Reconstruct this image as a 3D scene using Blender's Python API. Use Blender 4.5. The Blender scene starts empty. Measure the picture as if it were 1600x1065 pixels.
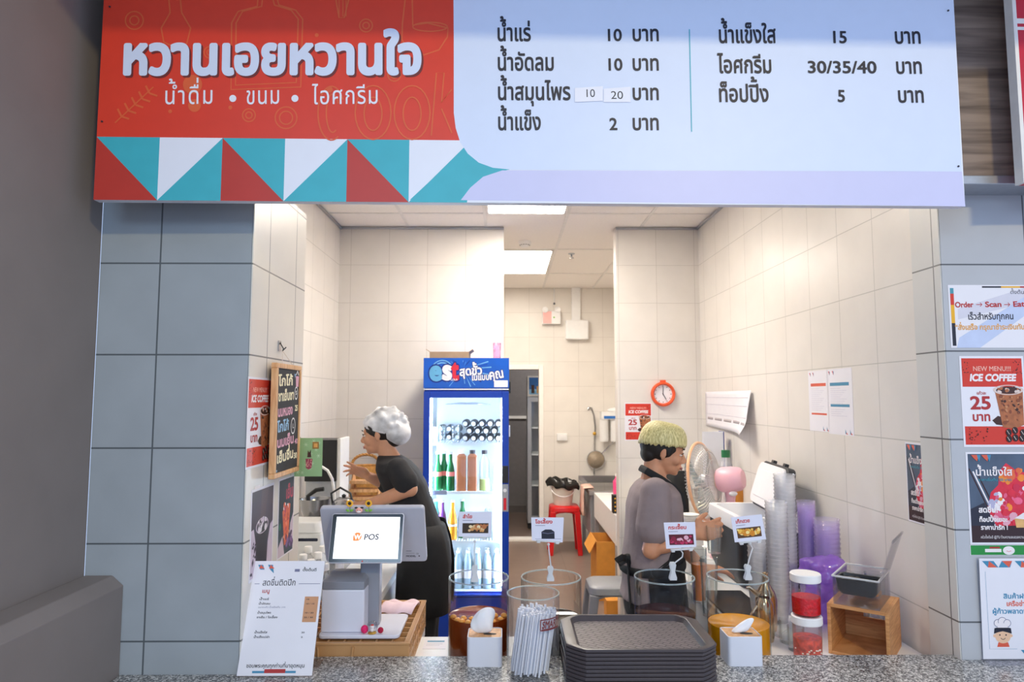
import bpy, math, random
from mathutils import Vector, Matrix
from mathutils.geometry import delaunay_2d_cdt
random.seed(7)
SC = bpy.context.scene
COL = SC.collection
# ---------------------------------------------------------------- camera, world, lights, exposure
EYE = Vector((0, 0, 1.70)); FOC = 1067.0
PITCH = math.radians(4.77); YAW = math.radians(0.48)
FWD = Vector((math.sin(YAW)*math.cos(PITCH), math.cos(YAW)*math.cos(PITCH), math.sin(PITCH)))
RGT = Vector((math.cos(YAW), -math.sin(YAW), 0)); UPV = RGT.cross(FWD)
cam = bpy.data.cameras.new('camera'); cam.sensor_width = 36; cam.lens = 36*FOC/1600; cam.clip_start = 0.05; cam.dof.use_dof = True; cam.dof.focus_distance = 2.3; cam.dof.aperture_fstop = 5.6
camo = bpy.data.objects.new('camera', cam); COL.objects.link(camo)
camo.matrix_world = Matrix((( *RGT,),( *UPV,),( *(-FWD),))).transposed().to_4x4(); camo.location = EYE
SC.camera = camo
SC.view_settings.view_transform = 'Standard'; SC.view_settings.look = 'None'
SC.cycles.transparent_max_bounces = 48; SC.cycles.max_bounces = 16; SC.cycles.diffuse_bounces = 6; SC.view_settings.exposure = 0.0; SC.view_settings.gamma = 1.0; SC.view_settings.use_curve_mapping = False
wd = bpy.data.worlds.new('mall_ambient'); SC.world = wd; wd.use_nodes = True
wd.node_tree.nodes['Background'].inputs[0].default_value = (0.52, 0.68, 1.0, 1); wd.node_tree.nodes['Background'].inputs[1].default_value = 1.3
def area(name, loc, target, sx, sy, power, color):
    l = bpy.data.lights.new(name, 'AREA'); l.shape = 'RECTANGLE'; l.size = sx; l.size_y = sy; l.energy = power; l.color = color
    o = bpy.data.objects.new(name, l); COL.objects.link(o); o.location = loc
    o.rotation_euler = (Vector(target)-Vector(loc)).to_track_quat('-Z', 'Y').to_euler(); return o
area('mall_downlight', (2.0, -2.6, 4.1), (0.2, 2.1, 1.6), 0.45, 0.16, 100, (1.0, 0.82, 0.42))
area('interior_fill_light', (-0.9, -1.6, 2.95), (1.3, 2.8, 1.5), 1.6, 0.5, 30, (0.58, 0.79, 1.0))  # added bluish fill aimed at the inner right wall, not a ceiling fixture
PANEL_EMIT = 29.0

def ray(px, py): return (FWD*FOC + RGT*(px-800) + UPV*(532.5-py)).normalized()
def P(px, py, Y):
    d = ray(px, py); return EYE + d*(Y/d.y)
def PX(px, py, X):
    d = ray(px, py); return EYE + d*(X/d.x)
def PZ(px, py, Z):
    d = ray(px, py); return EYE + d*((Z-EYE.z)/d.z)
# ---------------------------------------------------------------- materials
def lin(c):
    if isinstance(c, str): c = [int(c[i:i+2], 16) for i in (0, 2, 4)]
    return [((x/255)/12.92 if x/255 <= 0.04045 else ((x/255+0.055)/1.055)**2.4) for x in c]
MATS = {}
def mk(key, col, rough=0.5, metal=0.0, var=0.05, scale=18.0, bump=0.0, emit=0.0, trans=0.0, spec=0.5, stretch=None, coat=0.0, sss=0.0):
    m = bpy.data.materials.new(key); m.use_nodes = True; nt = m.node_tree; b = nt.nodes['Principled BSDF']
    c = lin(col); b.inputs['Roughness'].default_value = rough; b.inputs['Metallic'].default_value = metal
    b.inputs['Specular IOR Level'].default_value = spec; b.inputs['Coat Weight'].default_value = coat
    if trans: b.inputs['Transmission Weight'].default_value = trans
    if sss:
        b.inputs['Subsurface Weight'].default_value = sss; b.inputs['Subsurface Radius'].default_value = (0.012, 0.005, 0.003); b.inputs['Subsurface Scale'].default_value = 0.6
    tc = nt.nodes.new('ShaderNodeTexCoord'); n = nt.nodes.new('ShaderNodeTexNoise'); n.inputs['Scale'].default_value = scale; n.inputs['Detail'].default_value = 4
    if stretch:
        mp = nt.nodes.new('ShaderNodeMapping'); mp.inputs['Scale'].default_value = stretch
        nt.links.new(tc.outputs['Object'], mp.inputs[0]); nt.links.new(mp.outputs[0], n.inputs['Vector'])
    else: nt.links.new(tc.outputs['Object'], n.inputs['Vector'])
    r = nt.nodes.new('ShaderNodeMapRange'); r.inputs[1].default_value = 0.3; r.inputs[2].default_value = 0.7
    r.inputs[3].default_value = 1-var; r.inputs[4].default_value = 1+var
    nt.links.new(n.outputs['Fac'], r.inputs[0])
    mx = nt.nodes.new('ShaderNodeVectorMath'); mx.operation = 'SCALE'; mx.inputs[0].default_value = c
    nt.links.new(r.outputs[0], mx.inputs['Scale']); nt.links.new(mx.outputs[0], b.inputs['Base Color'])
    if bump:
        bp = nt.nodes.new('ShaderNodeBump'); bp.inputs['Strength'].default_value = bump; bp.inputs['Distance'].default_value = 0.01
        nt.links.new(n.outputs['Fac'], bp.inputs['Height']); nt.links.new(bp.outputs[0], b.inputs['Normal'])
    if emit:
        b.inputs['Emission Color'].default_value = (*c, 1); b.inputs['Emission Strength'].default_value = emit
    MATS[key] = m; return m
def mk_clear(key, tint=(255, 255, 255), edge=(150, 165, 170), gloss=0.10, body=0.0, bodycol=(255, 255, 255), rough=0.03):
    """thin clear plastic or glass wall: see-through, tinted towards the edge, with a mirror reflection that grows at grazing angles"""
    m = bpy.data.materials.new(key); m.use_nodes = True; nt = m.node_tree; nt.nodes.remove(nt.nodes['Principled BSDF'])
    out = [n for n in nt.nodes if n.type == 'OUTPUT_MATERIAL'][0]
    lw = nt.nodes.new('ShaderNodeLayerWeight'); lw.inputs['Blend'].default_value = 0.22
    mc = nt.nodes.new('ShaderNodeMix'); mc.data_type = 'RGBA'; mc.inputs[6].default_value = (*lin(tint), 1); mc.inputs[7].default_value = (*lin(edge), 1)
    nt.links.new(lw.outputs['Facing'], mc.inputs[0])
    tr = nt.nodes.new('ShaderNodeBsdfTransparent'); nt.links.new(mc.outputs[2], tr.inputs[0]); last = tr.outputs[0]
    if body:
        tc = nt.nodes.new('ShaderNodeTexCoord'); nz = nt.nodes.new('ShaderNodeTexNoise'); nz.inputs['Scale'].default_value = 30; nt.links.new(tc.outputs['Object'], nz.inputs['Vector'])
        mr = nt.nodes.new('ShaderNodeMapRange'); mr.inputs[3].default_value = body*0.7; mr.inputs[4].default_value = min(1, body*1.3); nt.links.new(nz.outputs['Fac'], mr.inputs[0])
        df = nt.nodes.new('ShaderNodeBsdfPrincipled'); df.inputs['Base Color'].default_value = (*lin(bodycol), 1); df.inputs['Roughness'].default_value = 0.3
        mb = nt.nodes.new('ShaderNodeMixShader'); nt.links.new(mr.outputs[0], mb.inputs[0]); nt.links.new(last, mb.inputs[1]); nt.links.new(df.outputs[0], mb.inputs[2]); last = mb.outputs[0]
    gl = nt.nodes.new('ShaderNodeBsdfGlossy'); gl.inputs['Roughness'].default_value = rough
    ms = nt.nodes.new('ShaderNodeMixShader'); fr = nt.nodes.new('ShaderNodeMath'); fr.operation = 'MULTIPLY_ADD'; fr.inputs[1].default_value = 0.38; fr.inputs[2].default_value = gloss*0.5
    nt.links.new(lw.outputs['Fresnel'], fr.inputs[0]); nt.links.new(fr.outputs[0], ms.inputs[0]); nt.links.new(last, ms.inputs[1]); nt.links.new(gl.outputs[0], ms.inputs[2])
    nt.links.new(ms.outputs[0], out.inputs['Surface']); MATS[key] = m; return m
def mk_tile(key, tile, grout, off=(0, 0), var=0.05, rough=0.35, mort=0.0022, size=0.3, w=None, bump=0.3):
    m = bpy.data.materials.new(key); m.use_nodes = True; nt = m.node_tree; b = nt.nodes['Principled BSDF']; b.inputs['Roughness'].default_value = rough
    uv = nt.nodes.new('ShaderNodeUVMap'); uv.uv_map = 'UVMap'
    mp = nt.nodes.new('ShaderNodeMapping'); mp.inputs['Location'].default_value = (-off[0], -off[1], 0); nt.links.new(uv.outputs[0], mp.inputs[0])
    br = nt.nodes.new('ShaderNodeTexBrick'); br.offset = 0; br.inputs['Scale'].default_value = 1; br.inputs['Brick Width'].default_value = w or size; br.inputs['Row Height'].default_value = size
    br.inputs['Mortar Size'].default_value = mort; br.inputs['Mortar Smooth'].default_value = 0.2; br.inputs['Bias'].default_value = 0
    t = lin(tile); br.inputs['Color1'].default_value = (*[x*(1-var*.5) for x in t], 1); br.inputs['Color2'].default_value = (*[min(1, x*(1+var*.5)) for x in t], 1); br.inputs['Mortar'].default_value = (*lin(grout), 1)
    nt.links.new(mp.outputs[0], br.inputs['Vector'])
    n = nt.nodes.new('ShaderNodeTexNoise'); n.inputs['Scale'].default_value = 5; n.inputs['Detail'].default_value = 6; nt.links.new(mp.outputs[0], n.inputs['Vector'])
    r = nt.nodes.new('ShaderNodeMapRange'); r.inputs[1].default_value = .3; r.inputs[2].default_value = .7; r.inputs[3].default_value = 1-var; r.inputs[4].default_value = 1+var; nt.links.new(n.outputs['Fac'], r.inputs[0])
    sc = nt.nodes.new('ShaderNodeVectorMath'); sc.operation = 'SCALE'; nt.links.new(br.outputs['Color'], sc.inputs[0]); nt.links.new(r.outputs[0], sc.inputs['Scale']); nt.links.new(sc.outputs[0], b.inputs['Base Color'])
    bp = nt.nodes.new('ShaderNodeBump'); bp.invert = True; bp.inputs['Strength'].default_value = bump; bp.inputs['Distance'].default_value = 0.002
    nt.links.new(br.outputs['Fac'], bp.inputs['Height']); nt.links.new(bp.outputs[0], b.inputs['Normal']); MATS[key] = m; return m
def M(k):
    if k in MATS: return MATS[k]
    return mk(k, k)          # plain hex colour
# ---------------------------------------------------------------- mesh builder
class Fr:
    """a plane in the room: origin, unit u (right), v (up), n (towards the viewer)"""
    def __init__(s, O, u=(1, 0, 0), v=(0, 0, 1)):
        s.O = Vector(O); s.u = Vector(u).normalized(); s.v = Vector(v).normalized(); s.n = s.u.cross(s.v).normalized()
    def pt(s, x, y, z=0): return s.O + s.u*x + s.v*y + s.n*z
    def uv(s, px, py):
        d = ray(px, py); t = (s.O-EYE).dot(s.n)/d.dot(s.n); q = EYE + d*t - s.O; return (q.dot(s.u), q.dot(s.v))
def Rz(a): return Matrix.Rotation(a, 3, 'Z')
def Rx(a): return Matrix.Rotation(a, 3, 'X')
def Ry(a): return Matrix.Rotation(a, 3, 'Y')
class MB:
    def __init__(s): s.v = []; s.f = []; s.m = []; s.mats = []
    def mi(s, k):
        if k not in s.mats: s.mats.append(k)
        return s.mats.index(k)
    def add(s, vs, fs, k):
        o = len(s.v); i = s.mi(k); s.v += [tuple(p) for p in vs]
        for f in fs: s.f.append([o+j for j in f]); s.m.append(i)
        return s
    def box(s, c, d, k, R=None):
        c = Vector(c); h = Vector(d)/2; vs = []
        for z in (-1, 1):
            for x, y in ((-1, -1), (1, -1), (1, 1), (-1, 1)):
                q = Vector((x*h.x, y*h.y, z*h.z)); vs.append(c + (R @ q if R else q))
        return s.add(vs, [(3, 2, 1, 0), (4, 5, 6, 7), (0, 1, 5, 4), (1, 2, 6, 5), (2, 3, 7, 6), (3, 0, 4, 7)], k)
    def bx(s, x0, x1, y0, y1, z0, z1, k): return s.box(((x0+x1)/2, (y0+y1)/2, (z0+z1)/2), (abs(x1-x0), abs(y1-y0), abs(z1-z0)), k)
    def loft(s, rings, k, caps=(True, True), closed=False):
        n = len(rings[0]); vs = [p for r in rings for p in r]; fs = []
        L = len(rings)
        for i in range(L if closed else L-1):
            a = i*n; b = ((i+1) % L)*n
            for j in range(n): fs.append((a+j, a+(j+1) % n, b+(j+1) % n, b+j))
        if not closed:
            if caps[0]: fs.append(tuple(range(n-1, -1, -1)))
            if caps[1]: fs.append(tuple(range((L-1)*n, L*n)))
        return s.add(vs, fs, k)
    def lathe(s, prof, c=(0, 0, 0), k='', seg=32, R=None, sx=1, sy=1, caps=(False, False), closed=False):
        c = Vector(c); rings = []
        for r, z in prof:
            ring = []
            for j in range(seg):
                a = 2*math.pi*j/seg; q = Vector((max(r, 1e-5)*math.cos(a)*sx, max(r, 1e-5)*math.sin(a)*sy, z)); ring.append(c + (R @ q if R else q))
            rings.append(ring)
        return s.loft(rings, k, caps, closed)
    def cyl(s, c, r, h, k, seg=24, R=None): return s.lathe([(r, 0), (r, h)], c, k, seg, R, caps=(True, True))
    def sph(s, c, r, k, seg=16, rg=10, sc=(1, 1, 1), R=None):
        c = Vector(c); rings = []
        for i in range(rg+1):
            t = -math.pi/2 + math.pi*i/rg; rr = max(math.cos(t), 1e-4); ring = []
            for j in range(seg):
                a = 2*math.pi*j/seg; q = Vector((r*rr*math.cos(a)*sc[0], r*rr*math.sin(a)*sc[1], r*math.sin(t)*sc[2])); ring.append(c + (R @ q if R else q))
            rings.append(ring)
        return s.loft(rings, k, (True, True))
    def tube(s, pts, r, k, seg=8, closed=False, flat=None):
        pts = [Vector(p) for p in pts]; n = len(pts); rs = r if isinstance(r, (list, tuple)) else [r]*n; rings = []
        up = None
        for i, p in enumerate(pts):
            if closed: t = (pts[(i+1) % n]-pts[i-1])
            else: t = pts[min(i+1, n-1)]-pts[max(i-1, 0)]
            t = t.normalized() if t.length > 1e-9 else Vector((0, 0, 1))
            if up is None:
                up = Vector((0, 0, 1)) if abs(t.z) < 0.9 else Vector((1, 0, 0))
            a = (up - t*up.dot(t)); a = a.normalized() if a.length > 1e-6 else t.orthogonal().normalized(); b = t.cross(a); up = a
            fa, fb = flat if flat else (1, 1)
            rings.append([p + a*(rs[i]*fa*math.cos(2*math.pi*j/seg)) + b*(rs[i]*fb*math.sin(2*math.pi*j/seg)) for j in range(seg)])
        return s.loft(rings, k, (True, True), closed)
    def prism(s, poly, fr, z0, z1, k):
        """2D outline in a plane frame, extruded from z0 to z1 along its normal"""
        n = len(poly); vs = [fr.pt(x, y, z0) for x, y in poly] + [fr.pt(x, y, z1) for x, y in poly]
        ar = sum(poly[i][0]*poly[(i+1) % n][1]-poly[(i+1) % n][0]*poly[i][1] for i in range(n))
        fs = [tuple(range(n-1, -1, -1)), tuple(range(n, 2*n))] + [(j, (j+1) % n, n+(j+1) % n, n+j) for j in range(n)]
        if ar < 0: fs = [f[::-1] for f in fs]
        return s.add(vs, fs, k)
    def flat(s, poly, fr, z, k):
        n = len(poly); ar = sum(poly[i][0]*poly[(i+1) % n][1]-poly[(i+1) % n][0]*poly[i][1] for i in range(n))
        f = list(range(n)); return s.add([fr.pt(x, y, z) for x, y in poly], [f if ar > 0 else f[::-1]], k)
    def build(s, name, parent=None, smooth=35, bevel=0, bseg=2, sub=0, solid=0, origin=None, remesh=0, sm_it=0, loc=None):
        off = Vector((0, 0, 0))
        if parent is not None:
            q = parent
            while q is not None: off += q.location; q = q.parent
        elif origin is not None: off = Vector(origin)
        else:
            xs = [p[0] for p in s.v]; ys = [p[1] for p in s.v]; zs = [p[2] for p in s.v]
            off = Vector(((min(xs)+max(xs))/2, (min(ys)+max(ys))/2, min(zs)))
        me = bpy.data.meshes.new(name); me.from_pydata([(p[0]-off.x, p[1]-off.y, p[2]-off.z) for p in s.v], [], s.f)
        for k in s.mats: me.materials.append(M(k))
        if len(s.mats) > 1: me.polygons.foreach_set('material_index', s.m)
        uvl = me.uv_layers.new(name='UVMap'); uvs = []
        for p in me.polygons:
            nx, ny, nz = (abs(t) for t in p.normal)
            for li in p.loop_indices:
                w = s.v[me.loops[li].vertex_index]
                uvs += (w[0], w[1]) if nz >= nx and nz >= ny else ((w[1], w[2]) if nx > ny else (w[0], w[2]))
        uvl.data.foreach_set('uv', uvs)
        if smooth:
            me.polygons.foreach_set('use_smooth', [True]*len(me.polygons)); me.set_sharp_from_angle(angle=math.radians(smooth))
        me.update()
        o = bpy.data.objects.new(name, me); COL.objects.link(o)
        if parent is not None: o.parent = parent
        else: o.location = off
        if remesh:
            r = o.modifiers.new('r', 'REMESH'); r.mode = 'VOXEL'; r.voxel_size = remesh; r.use_smooth_shade = True
        if sm_it:
            q = o.modifiers.new('s', 'SMOOTH'); q.iterations = sm_it; q.factor = 0.5
        if solid: q = o.modifiers.new('t', 'SOLIDIFY'); q.thickness = solid; q.offset = 0
        if bevel:
            q = o.modifiers.new('b', 'BEVEL'); q.width = bevel; q.segments = bseg; q.limit_method = 'ANGLE'; q.angle_limit = math.radians(40); q.harden_normals = False
        if sub: q = o.modifiers.new('u', 'SUBSURF'); q.levels = sub; q.render_levels = sub
        return o
def bake(o):
    dg = bpy.context.evaluated_depsgraph_get(); me = bpy.data.meshes.new_from_object(o.evaluated_get(dg)); o.modifiers.clear(); o.data = me; return o
# ---------------------------------------------------------------- naming
def tag(o, label, cat, group=None, kind=None):
    o['label'] = label; o['category'] = cat
    if group: o['group'] = group
    if kind: o['kind'] = kind
    return o
def struct(o): o['kind'] = 'structure'; return o
def thing(name, label, cat, loc=(0, 0, 0), group=None):
    o = bpy.data.objects.new(name, None); o.empty_display_size = 0.05; COL.objects.link(o); o.location = loc; return tag(o, label, cat, group)
def kids(o): return [c for c in KID.get(o.name, [])]
KID = {}
def dup(root, loc, rot=(0, 0, 0), label=None, scale=None):
    r = root.copy(); COL.objects.link(r); r.location = loc; r.rotation_euler = rot
    if scale: r.scale = (scale,)*3
    if label: r['label'] = label
    for ch in root.children:
        c = ch.copy(); COL.objects.link(c); c.parent = r
        for g in ch.children:
            d = g.copy(); COL.objects.link(d); d.parent = c
    return r
# ---------------------------------------------------------------- lettering
GL = {}; TONE = '่้๊๋็์'; UPV_TH = 'ัิีึื'
def _curves(body):
    c = bpy.data.curves.new('glyph', 'FONT'); c.body = body; c.size = 1.0; o = bpy.data.objects.new('glyph', c); COL.objects.link(o)
    dg = bpy.context.evaluated_depsgraph_get(); cu = o.evaluated_get(dg).to_curve(dg); loops = []
    for sp in cu.splines:
        bp = sp.bezier_points; n = len(bp); L = []
        for i in range(n):
            a, b = bp[i], bp[(i+1) % n]; p0, p1, p2, p3 = a.co.xy, a.handle_right.xy, b.handle_left.xy, b.co.xy
            straight = (p1-p0).length < 1e-5 or abs((p1-p0).cross(p3-p0)) < 1e-5 and abs((p2-p0).cross(p3-p0)) < 1e-5
            for t in ((0,) if straight else (0, .25, .5, .75)):
                q = p0*(1-t)**3 + p1*3*t*(1-t)**2 + p2*3*t*t*(1-t) + p3*t**3
                if not L or (q-L[-1]).length > 1e-4: L.append(q.copy())
        if len(L) > 2 and (L[0]-L[-1]).length < 1e-4: L.pop()
        if len(L) > 2: loops.append(L)
    o.evaluated_get(dg).to_curve_clear(); bpy.data.objects.remove(o); bpy.data.curves.remove(c); return loops
def _area(L): return sum(L[i-1].x*L[i].y-L[i].x*L[i-1].y for i in range(len(L)))/2
BAR0 = None
def glyph(ch, bold=0.0):
    global BAR0
    if (ch, bold) in GL: return GL[(ch, bold)]
    if BAR0 is None: BAR0 = min(p.x for L in _curves('|') for p in L)
    if (ch, 'raw') not in GL:
        adv = min(p.x for p in max(_curves(ch+'|'), key=lambda L: min(p.x for p in L)))-BAR0 if ch not in TONE+UPV_TH+'ุู' else 0
        GL[(ch, 'raw')] = (_curves(ch) if ch != ' ' else [], adv)
    loops, adv = GL[(ch, 'raw')]
    if not loops: GL[(ch, bold)] = ([], [], adv); return GL[(ch, bold)]
    sg = 1 if _area(max(loops, key=lambda L: abs(_area(L)))) > 0 else -1
    if bold:
        nl = []
        for L in loops:
            n = len(L); Q = []
            for i in range(n):
                a = (L[i]-L[i-1]); b = (L[(i+1) % n]-L[i])
                if a.length < 1e-6 or b.length < 1e-6: continue
                a.normalize(); b.normalize(); na = Vector((a.y, -a.x))*sg; nb = Vector((b.y, -b.x))*sg
                mvec = na+nb
                if na.dot(nb) < 0.3:
                    Q.append(L[i]+na*bold); 
                    if mvec.length > .1 and (a.x*b.y-a.y*b.x)*sg > 0: Q.append(L[i]+mvec.normalized()*bold)
                    Q.append(L[i]+nb*bold)
                else: Q.append(L[i]+mvec.normalized()*min(bold/max(0.4, mvec.length/2), bold*2))
            if len(Q) > 2: nl.append(Q)
        loops = nl
    vs = []; es = []
    for L in loops:
        o = len(vs); vs += L; es += [(o+i, o+(i+1) % len(L)) for i in range(len(L))]
    r = delaunay_2d_cdt(vs, es, [], 0, 1e-5); V = r[0]; T = []
    for f in r[2]:
        cx = sum(V[i].x for i in f)/len(f); cy = sum(V[i].y for i in f)/len(f); w = 0
        for L in loops:
            for i in range(len(L)):
                a = L[i-1]; b = L[i]
                if (a.y > cy) != (b.y > cy):
                    if a.x+(cy-a.y)*(b.x-a.x)/(b.y-a.y) > cx: w += 1 if b.y > a.y else -1
        if w*sg > 0: T.append(list(f))
    GL[(ch, bold)] = ([(p.x, p.y) for p in V], T, adv); return GL[(ch, bold)]
def text_tris(s, bold=0.0, track=0.0):
    """triangles of a line of lettering at size 1 with Thai marks stacked; returns verts, tris, width"""
    vs = []; fs = []; x = 0; base = ''
    for i, ch in enumerate(s):
        V, T, adv = glyph(ch, bold); dy = 0; dx = 0
        if ch in TONE:
            if i and s[i-1] in UPV_TH: dy = 0.22
            elif i+1 < len(s) and s[i+1] == 'ำ': dy = 0.2
        if ch in TONE+UPV_TH:
            if base in 'ปฝฟ': dx = -0.09
        else: base = ch
        if ch in TONE+UPV_TH+'ุู': dx -= track
        o = len(vs); vs += [(p[0]+x+dx, p[1]+dy) for p in V]; fs += [[o+j for j in f] for f in T]
        if ch not in TONE+UPV_TH+'ุู': x += adv+track
    return vs, fs, x
def glyph_h(s): 
    ch = 'น' if any('\u0e00' < c < '\u0e7f' for c in s) else 'H'
    V = glyph(ch)[0]; return max(p[1] for p in V)
class Sheet(MB):
    """something printed: a base plus flat inks in a plane frame; pixel positions of the photograph are cast onto that plane"""
    def __init__(s, fr, step=0.000018, z=0.0001): super().__init__(); s.fr = fr; s.z = z; s.step = step
    def lay(s): s.z += s.step; return s.z
    def q(s, pts): return [s.fr.uv(*p) for p in pts]
    def rect(s, x0, y0, x1, y1, k): return s.flat([(x0, y0), (x1, y0), (x1, y1), (x0, y1)], s.fr, s.lay(), k)
    def poly(s, pts, k): return s.flat(pts, s.fr, s.lay(), k)
    def pp(s, pts, k): return s.poly(s.q(pts), k)
    def circ(s, x, y, r, k, n=24, ry=None): return s.poly([(x+r*math.cos(2*math.pi*i/n), y+(ry or r)*math.sin(2*math.pi*i/n)) for i in range(n)], k)
    def ring(s, x, y, r0, r1, k, n=28, a0=0, a1=2*math.pi, sy=1): 
        z = s.lay(); vs = []; N = n+1
        for i in range(N):
            a = a0+(a1-a0)*i/n; vs += [s.fr.pt(x+r0*math.cos(a), y+r0*math.sin(a)*sy, z), s.fr.pt(x+r1*math.cos(a), y+r1*math.sin(a)*sy, z)]
        return s.add(vs, [(2*i, 2*i+1, 2*i+3, 2*i+2) for i in range(n)], k)
    def line(s, pts, w, k, closed=False):
        z = s.lay(); n = len(pts); vs = []; P2 = [Vector(p) for p in pts]
        for i, p in enumerate(P2):
            t = (P2[(i+1) % n]-P2[i-1]) if closed else P2[min(i+1, n-1)]-P2[max(i-1, 0)]
            t = t.normalized() if t.length > 1e-9 else Vector((1, 0)); a = Vector((-t.y, t.x))*(w/2)
            vs += [s.fr.pt(*(p+a), z), s.fr.pt(*(p-a), z)]
        return s.add(vs, [(2*i, 2*i+1, 2*((i+1) % n)+1, 2*((i+1) % n)) for i in range(n if closed else n-1)], k)
    def pline(s, pts, w, k, closed=False): return s.line(s.q(pts), w, k, closed)
    def txt(s, t, x, y, w, h, k, bold=0.0, skew=0.0, ang=0.0, align='l', track=0.0):
        """one line of lettering, baseline at x, y; letter height h; width w (None = natural)"""
        vs, fs, W = text_tris(t, bold, track); sy = h/glyph_h(t); sx = (w/W) if w else sy; z = s.lay(); ca, sa = math.cos(ang), math.sin(ang)
        if align == 'c': x -= W*sx/2*ca; y -= W*sx/2*sa
        out = []
        for a, b in vs:
            a2 = a*sx+b*sy*skew; b2 = b*sy; out.append(s.fr.pt(x+a2*ca-b2*sa, y+a2*sa+b2*ca, z))
        return s.add(out, fs, k)
    def ptxt(s, t, p0, p1, hpx, k, bold=0.0, skew=0.0, track=0.0):
        a = Vector(s.fr.uv(*p0)); b = Vector(s.fr.uv(*p1)); h = (Vector(s.fr.uv(p0[0], p0[1]-hpx))-a).length; d = b-a
        return s.txt(t, a.x, a.y, d.length, h, k, bold, skew, math.atan2(d.y, d.x), 'l', track)
# ---------------------------------------------------------------- materials of the place
mk_tile('tile_in', (226, 221, 214), (202, 196, 188), (-0.02, 1.84), 0.03)
mk_tile('tile_side', (226, 221, 214), (190, 186, 178), (2.17, 1.84), 0.03)
mk_tile('tile_pillar_side', (222, 217, 208), (120, 118, 114), (2.38, 1.84), 0.03, mort=0.003)
mk_tile('tile_pillar_left', (162, 169, 174), (92, 98, 102), (-1.135, 1.84), 0.06, mort=0.003)
mk_tile('tile_pillar_right', (186, 188, 192), (96, 98, 102), (1.80, 1.86), 0.04, mort=0.003)
mk_tile('tile_pillar_return', (214, 214, 210), (110, 110, 108), (2.36, 1.86), 0.03, mort=0.003)
mk_tile('floor_tile', (134, 116, 106), (110, 96, 88), (0, 0), 0.05, size=0.6, mort=0.003)
mk('grey_wall', (134, 125, 120), 0.7, var=0.04, scale=6, bump=0.08)
mk('ceiling_tile', (248, 243, 238), 0.8, var=0.02, scale=60, bump=0.1)
mk('white_metal', (235, 232, 228), 0.4)
mk('shadow_gap', (70, 68, 66), 0.8)
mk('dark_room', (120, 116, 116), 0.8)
mk('aluminium', (178, 182, 188), 0.35, 0.6, var=0.05, scale=40)
mk('white_plastic', (236, 236, 236), 0.35, var=0.02)
mk('white_paint', (240, 237, 232), 0.5, var=0.02)
mk('panel_light', (255, 245, 231), emit=PANEL_EMIT)
def mk_granite():
    m = bpy.data.materials.new('granite'); m.use_nodes = True; nt = m.node_tree; b = nt.nodes['Principled BSDF']; b.inputs['Roughness'].default_value = 0.25
    tc = nt.nodes.new('ShaderNodeTexCoord'); v = nt.nodes.new('ShaderNodeTexVoronoi'); v.inputs['Scale'].default_value = 240
    n = nt.nodes.new('ShaderNodeTexNoise'); n.inputs['Scale'].default_value = 110; n.inputs['Detail'].default_value = 5
    for q in (v, n): nt.links.new(tc.outputs['Object'], q.inputs['Vector'])
    a = nt.nodes.new('ShaderNodeMath'); a.operation = 'MULTIPLY_ADD'; a.inputs[1].default_value = 0.55; nt.links.new(v.outputs['Color'], a.inputs[0]); nt.links.new(n.outputs['Fac'], a.inputs[2])
    cr = nt.nodes.new('ShaderNodeValToRGB'); e = cr.color_ramp.elements; e[0].position = 0.5; e[0].color = (*lin((52, 52, 54)), 1); e[1].position = 0.98; e[1].color = (*lin((212, 210, 206)), 1)
    for p, c in ((0.64, (104, 104, 104)), (0.80, (142, 142, 140))):
        q = e.new(p); q.color = (*lin(c), 1)
    nt.links.new(a.outputs[0], cr.inputs[0]); nt.links.new(cr.outputs[0], b.inputs['Base Color']); MATS['granite'] = m
mk_granite()
def mk_wood(key, c1, c2, scale=3.0, axis=(1, 12, 12), rough=0.5):
    m = bpy.data.materials.new(key); m.use_nodes = True; nt = m.node_tree; b = nt.nodes['Principled BSDF']; b.inputs['Roughness'].default_value = rough
    tc = nt.nodes.new('ShaderNodeTexCoord'); mp = nt.nodes.new('ShaderNodeMapping'); mp.inputs['Scale'].default_value = axis; nt.links.new(tc.outputs['Object'], mp.inputs[0])
    n = nt.nodes.new('ShaderNodeTexNoise'); n.inputs['Scale'].default_value = scale; n.inputs['Detail'].default_value = 8; n.inputs['Distortion'].default_value = 0.6; nt.links.new(mp.outputs[0], n.inputs['Vector'])
    cr = nt.nodes.new('ShaderNodeValToRGB'); e = cr.color_ramp.elements; e[0].position = 0.34; e[0].color = (*lin(c1), 1); e[1].position = 0.66; e[1].color = (*lin(c2), 1)
    nt.links.new(n.outputs['Fac'], cr.inputs[0]); nt.links.new(cr.outputs[0], b.inputs['Base Color']); MATS[key] = m
mk_wood('fascia_wood', (88, 74, 68), (150, 132, 120), 2.2, (0.8, 10, 14))
mk_wood('bamboo', (190, 128, 74), (222, 164, 106), 4, (3, 3, 30))
mk_wood('pale_wood', (205, 150, 98), (232, 184, 132), 5, (14, 14, 2))
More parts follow.
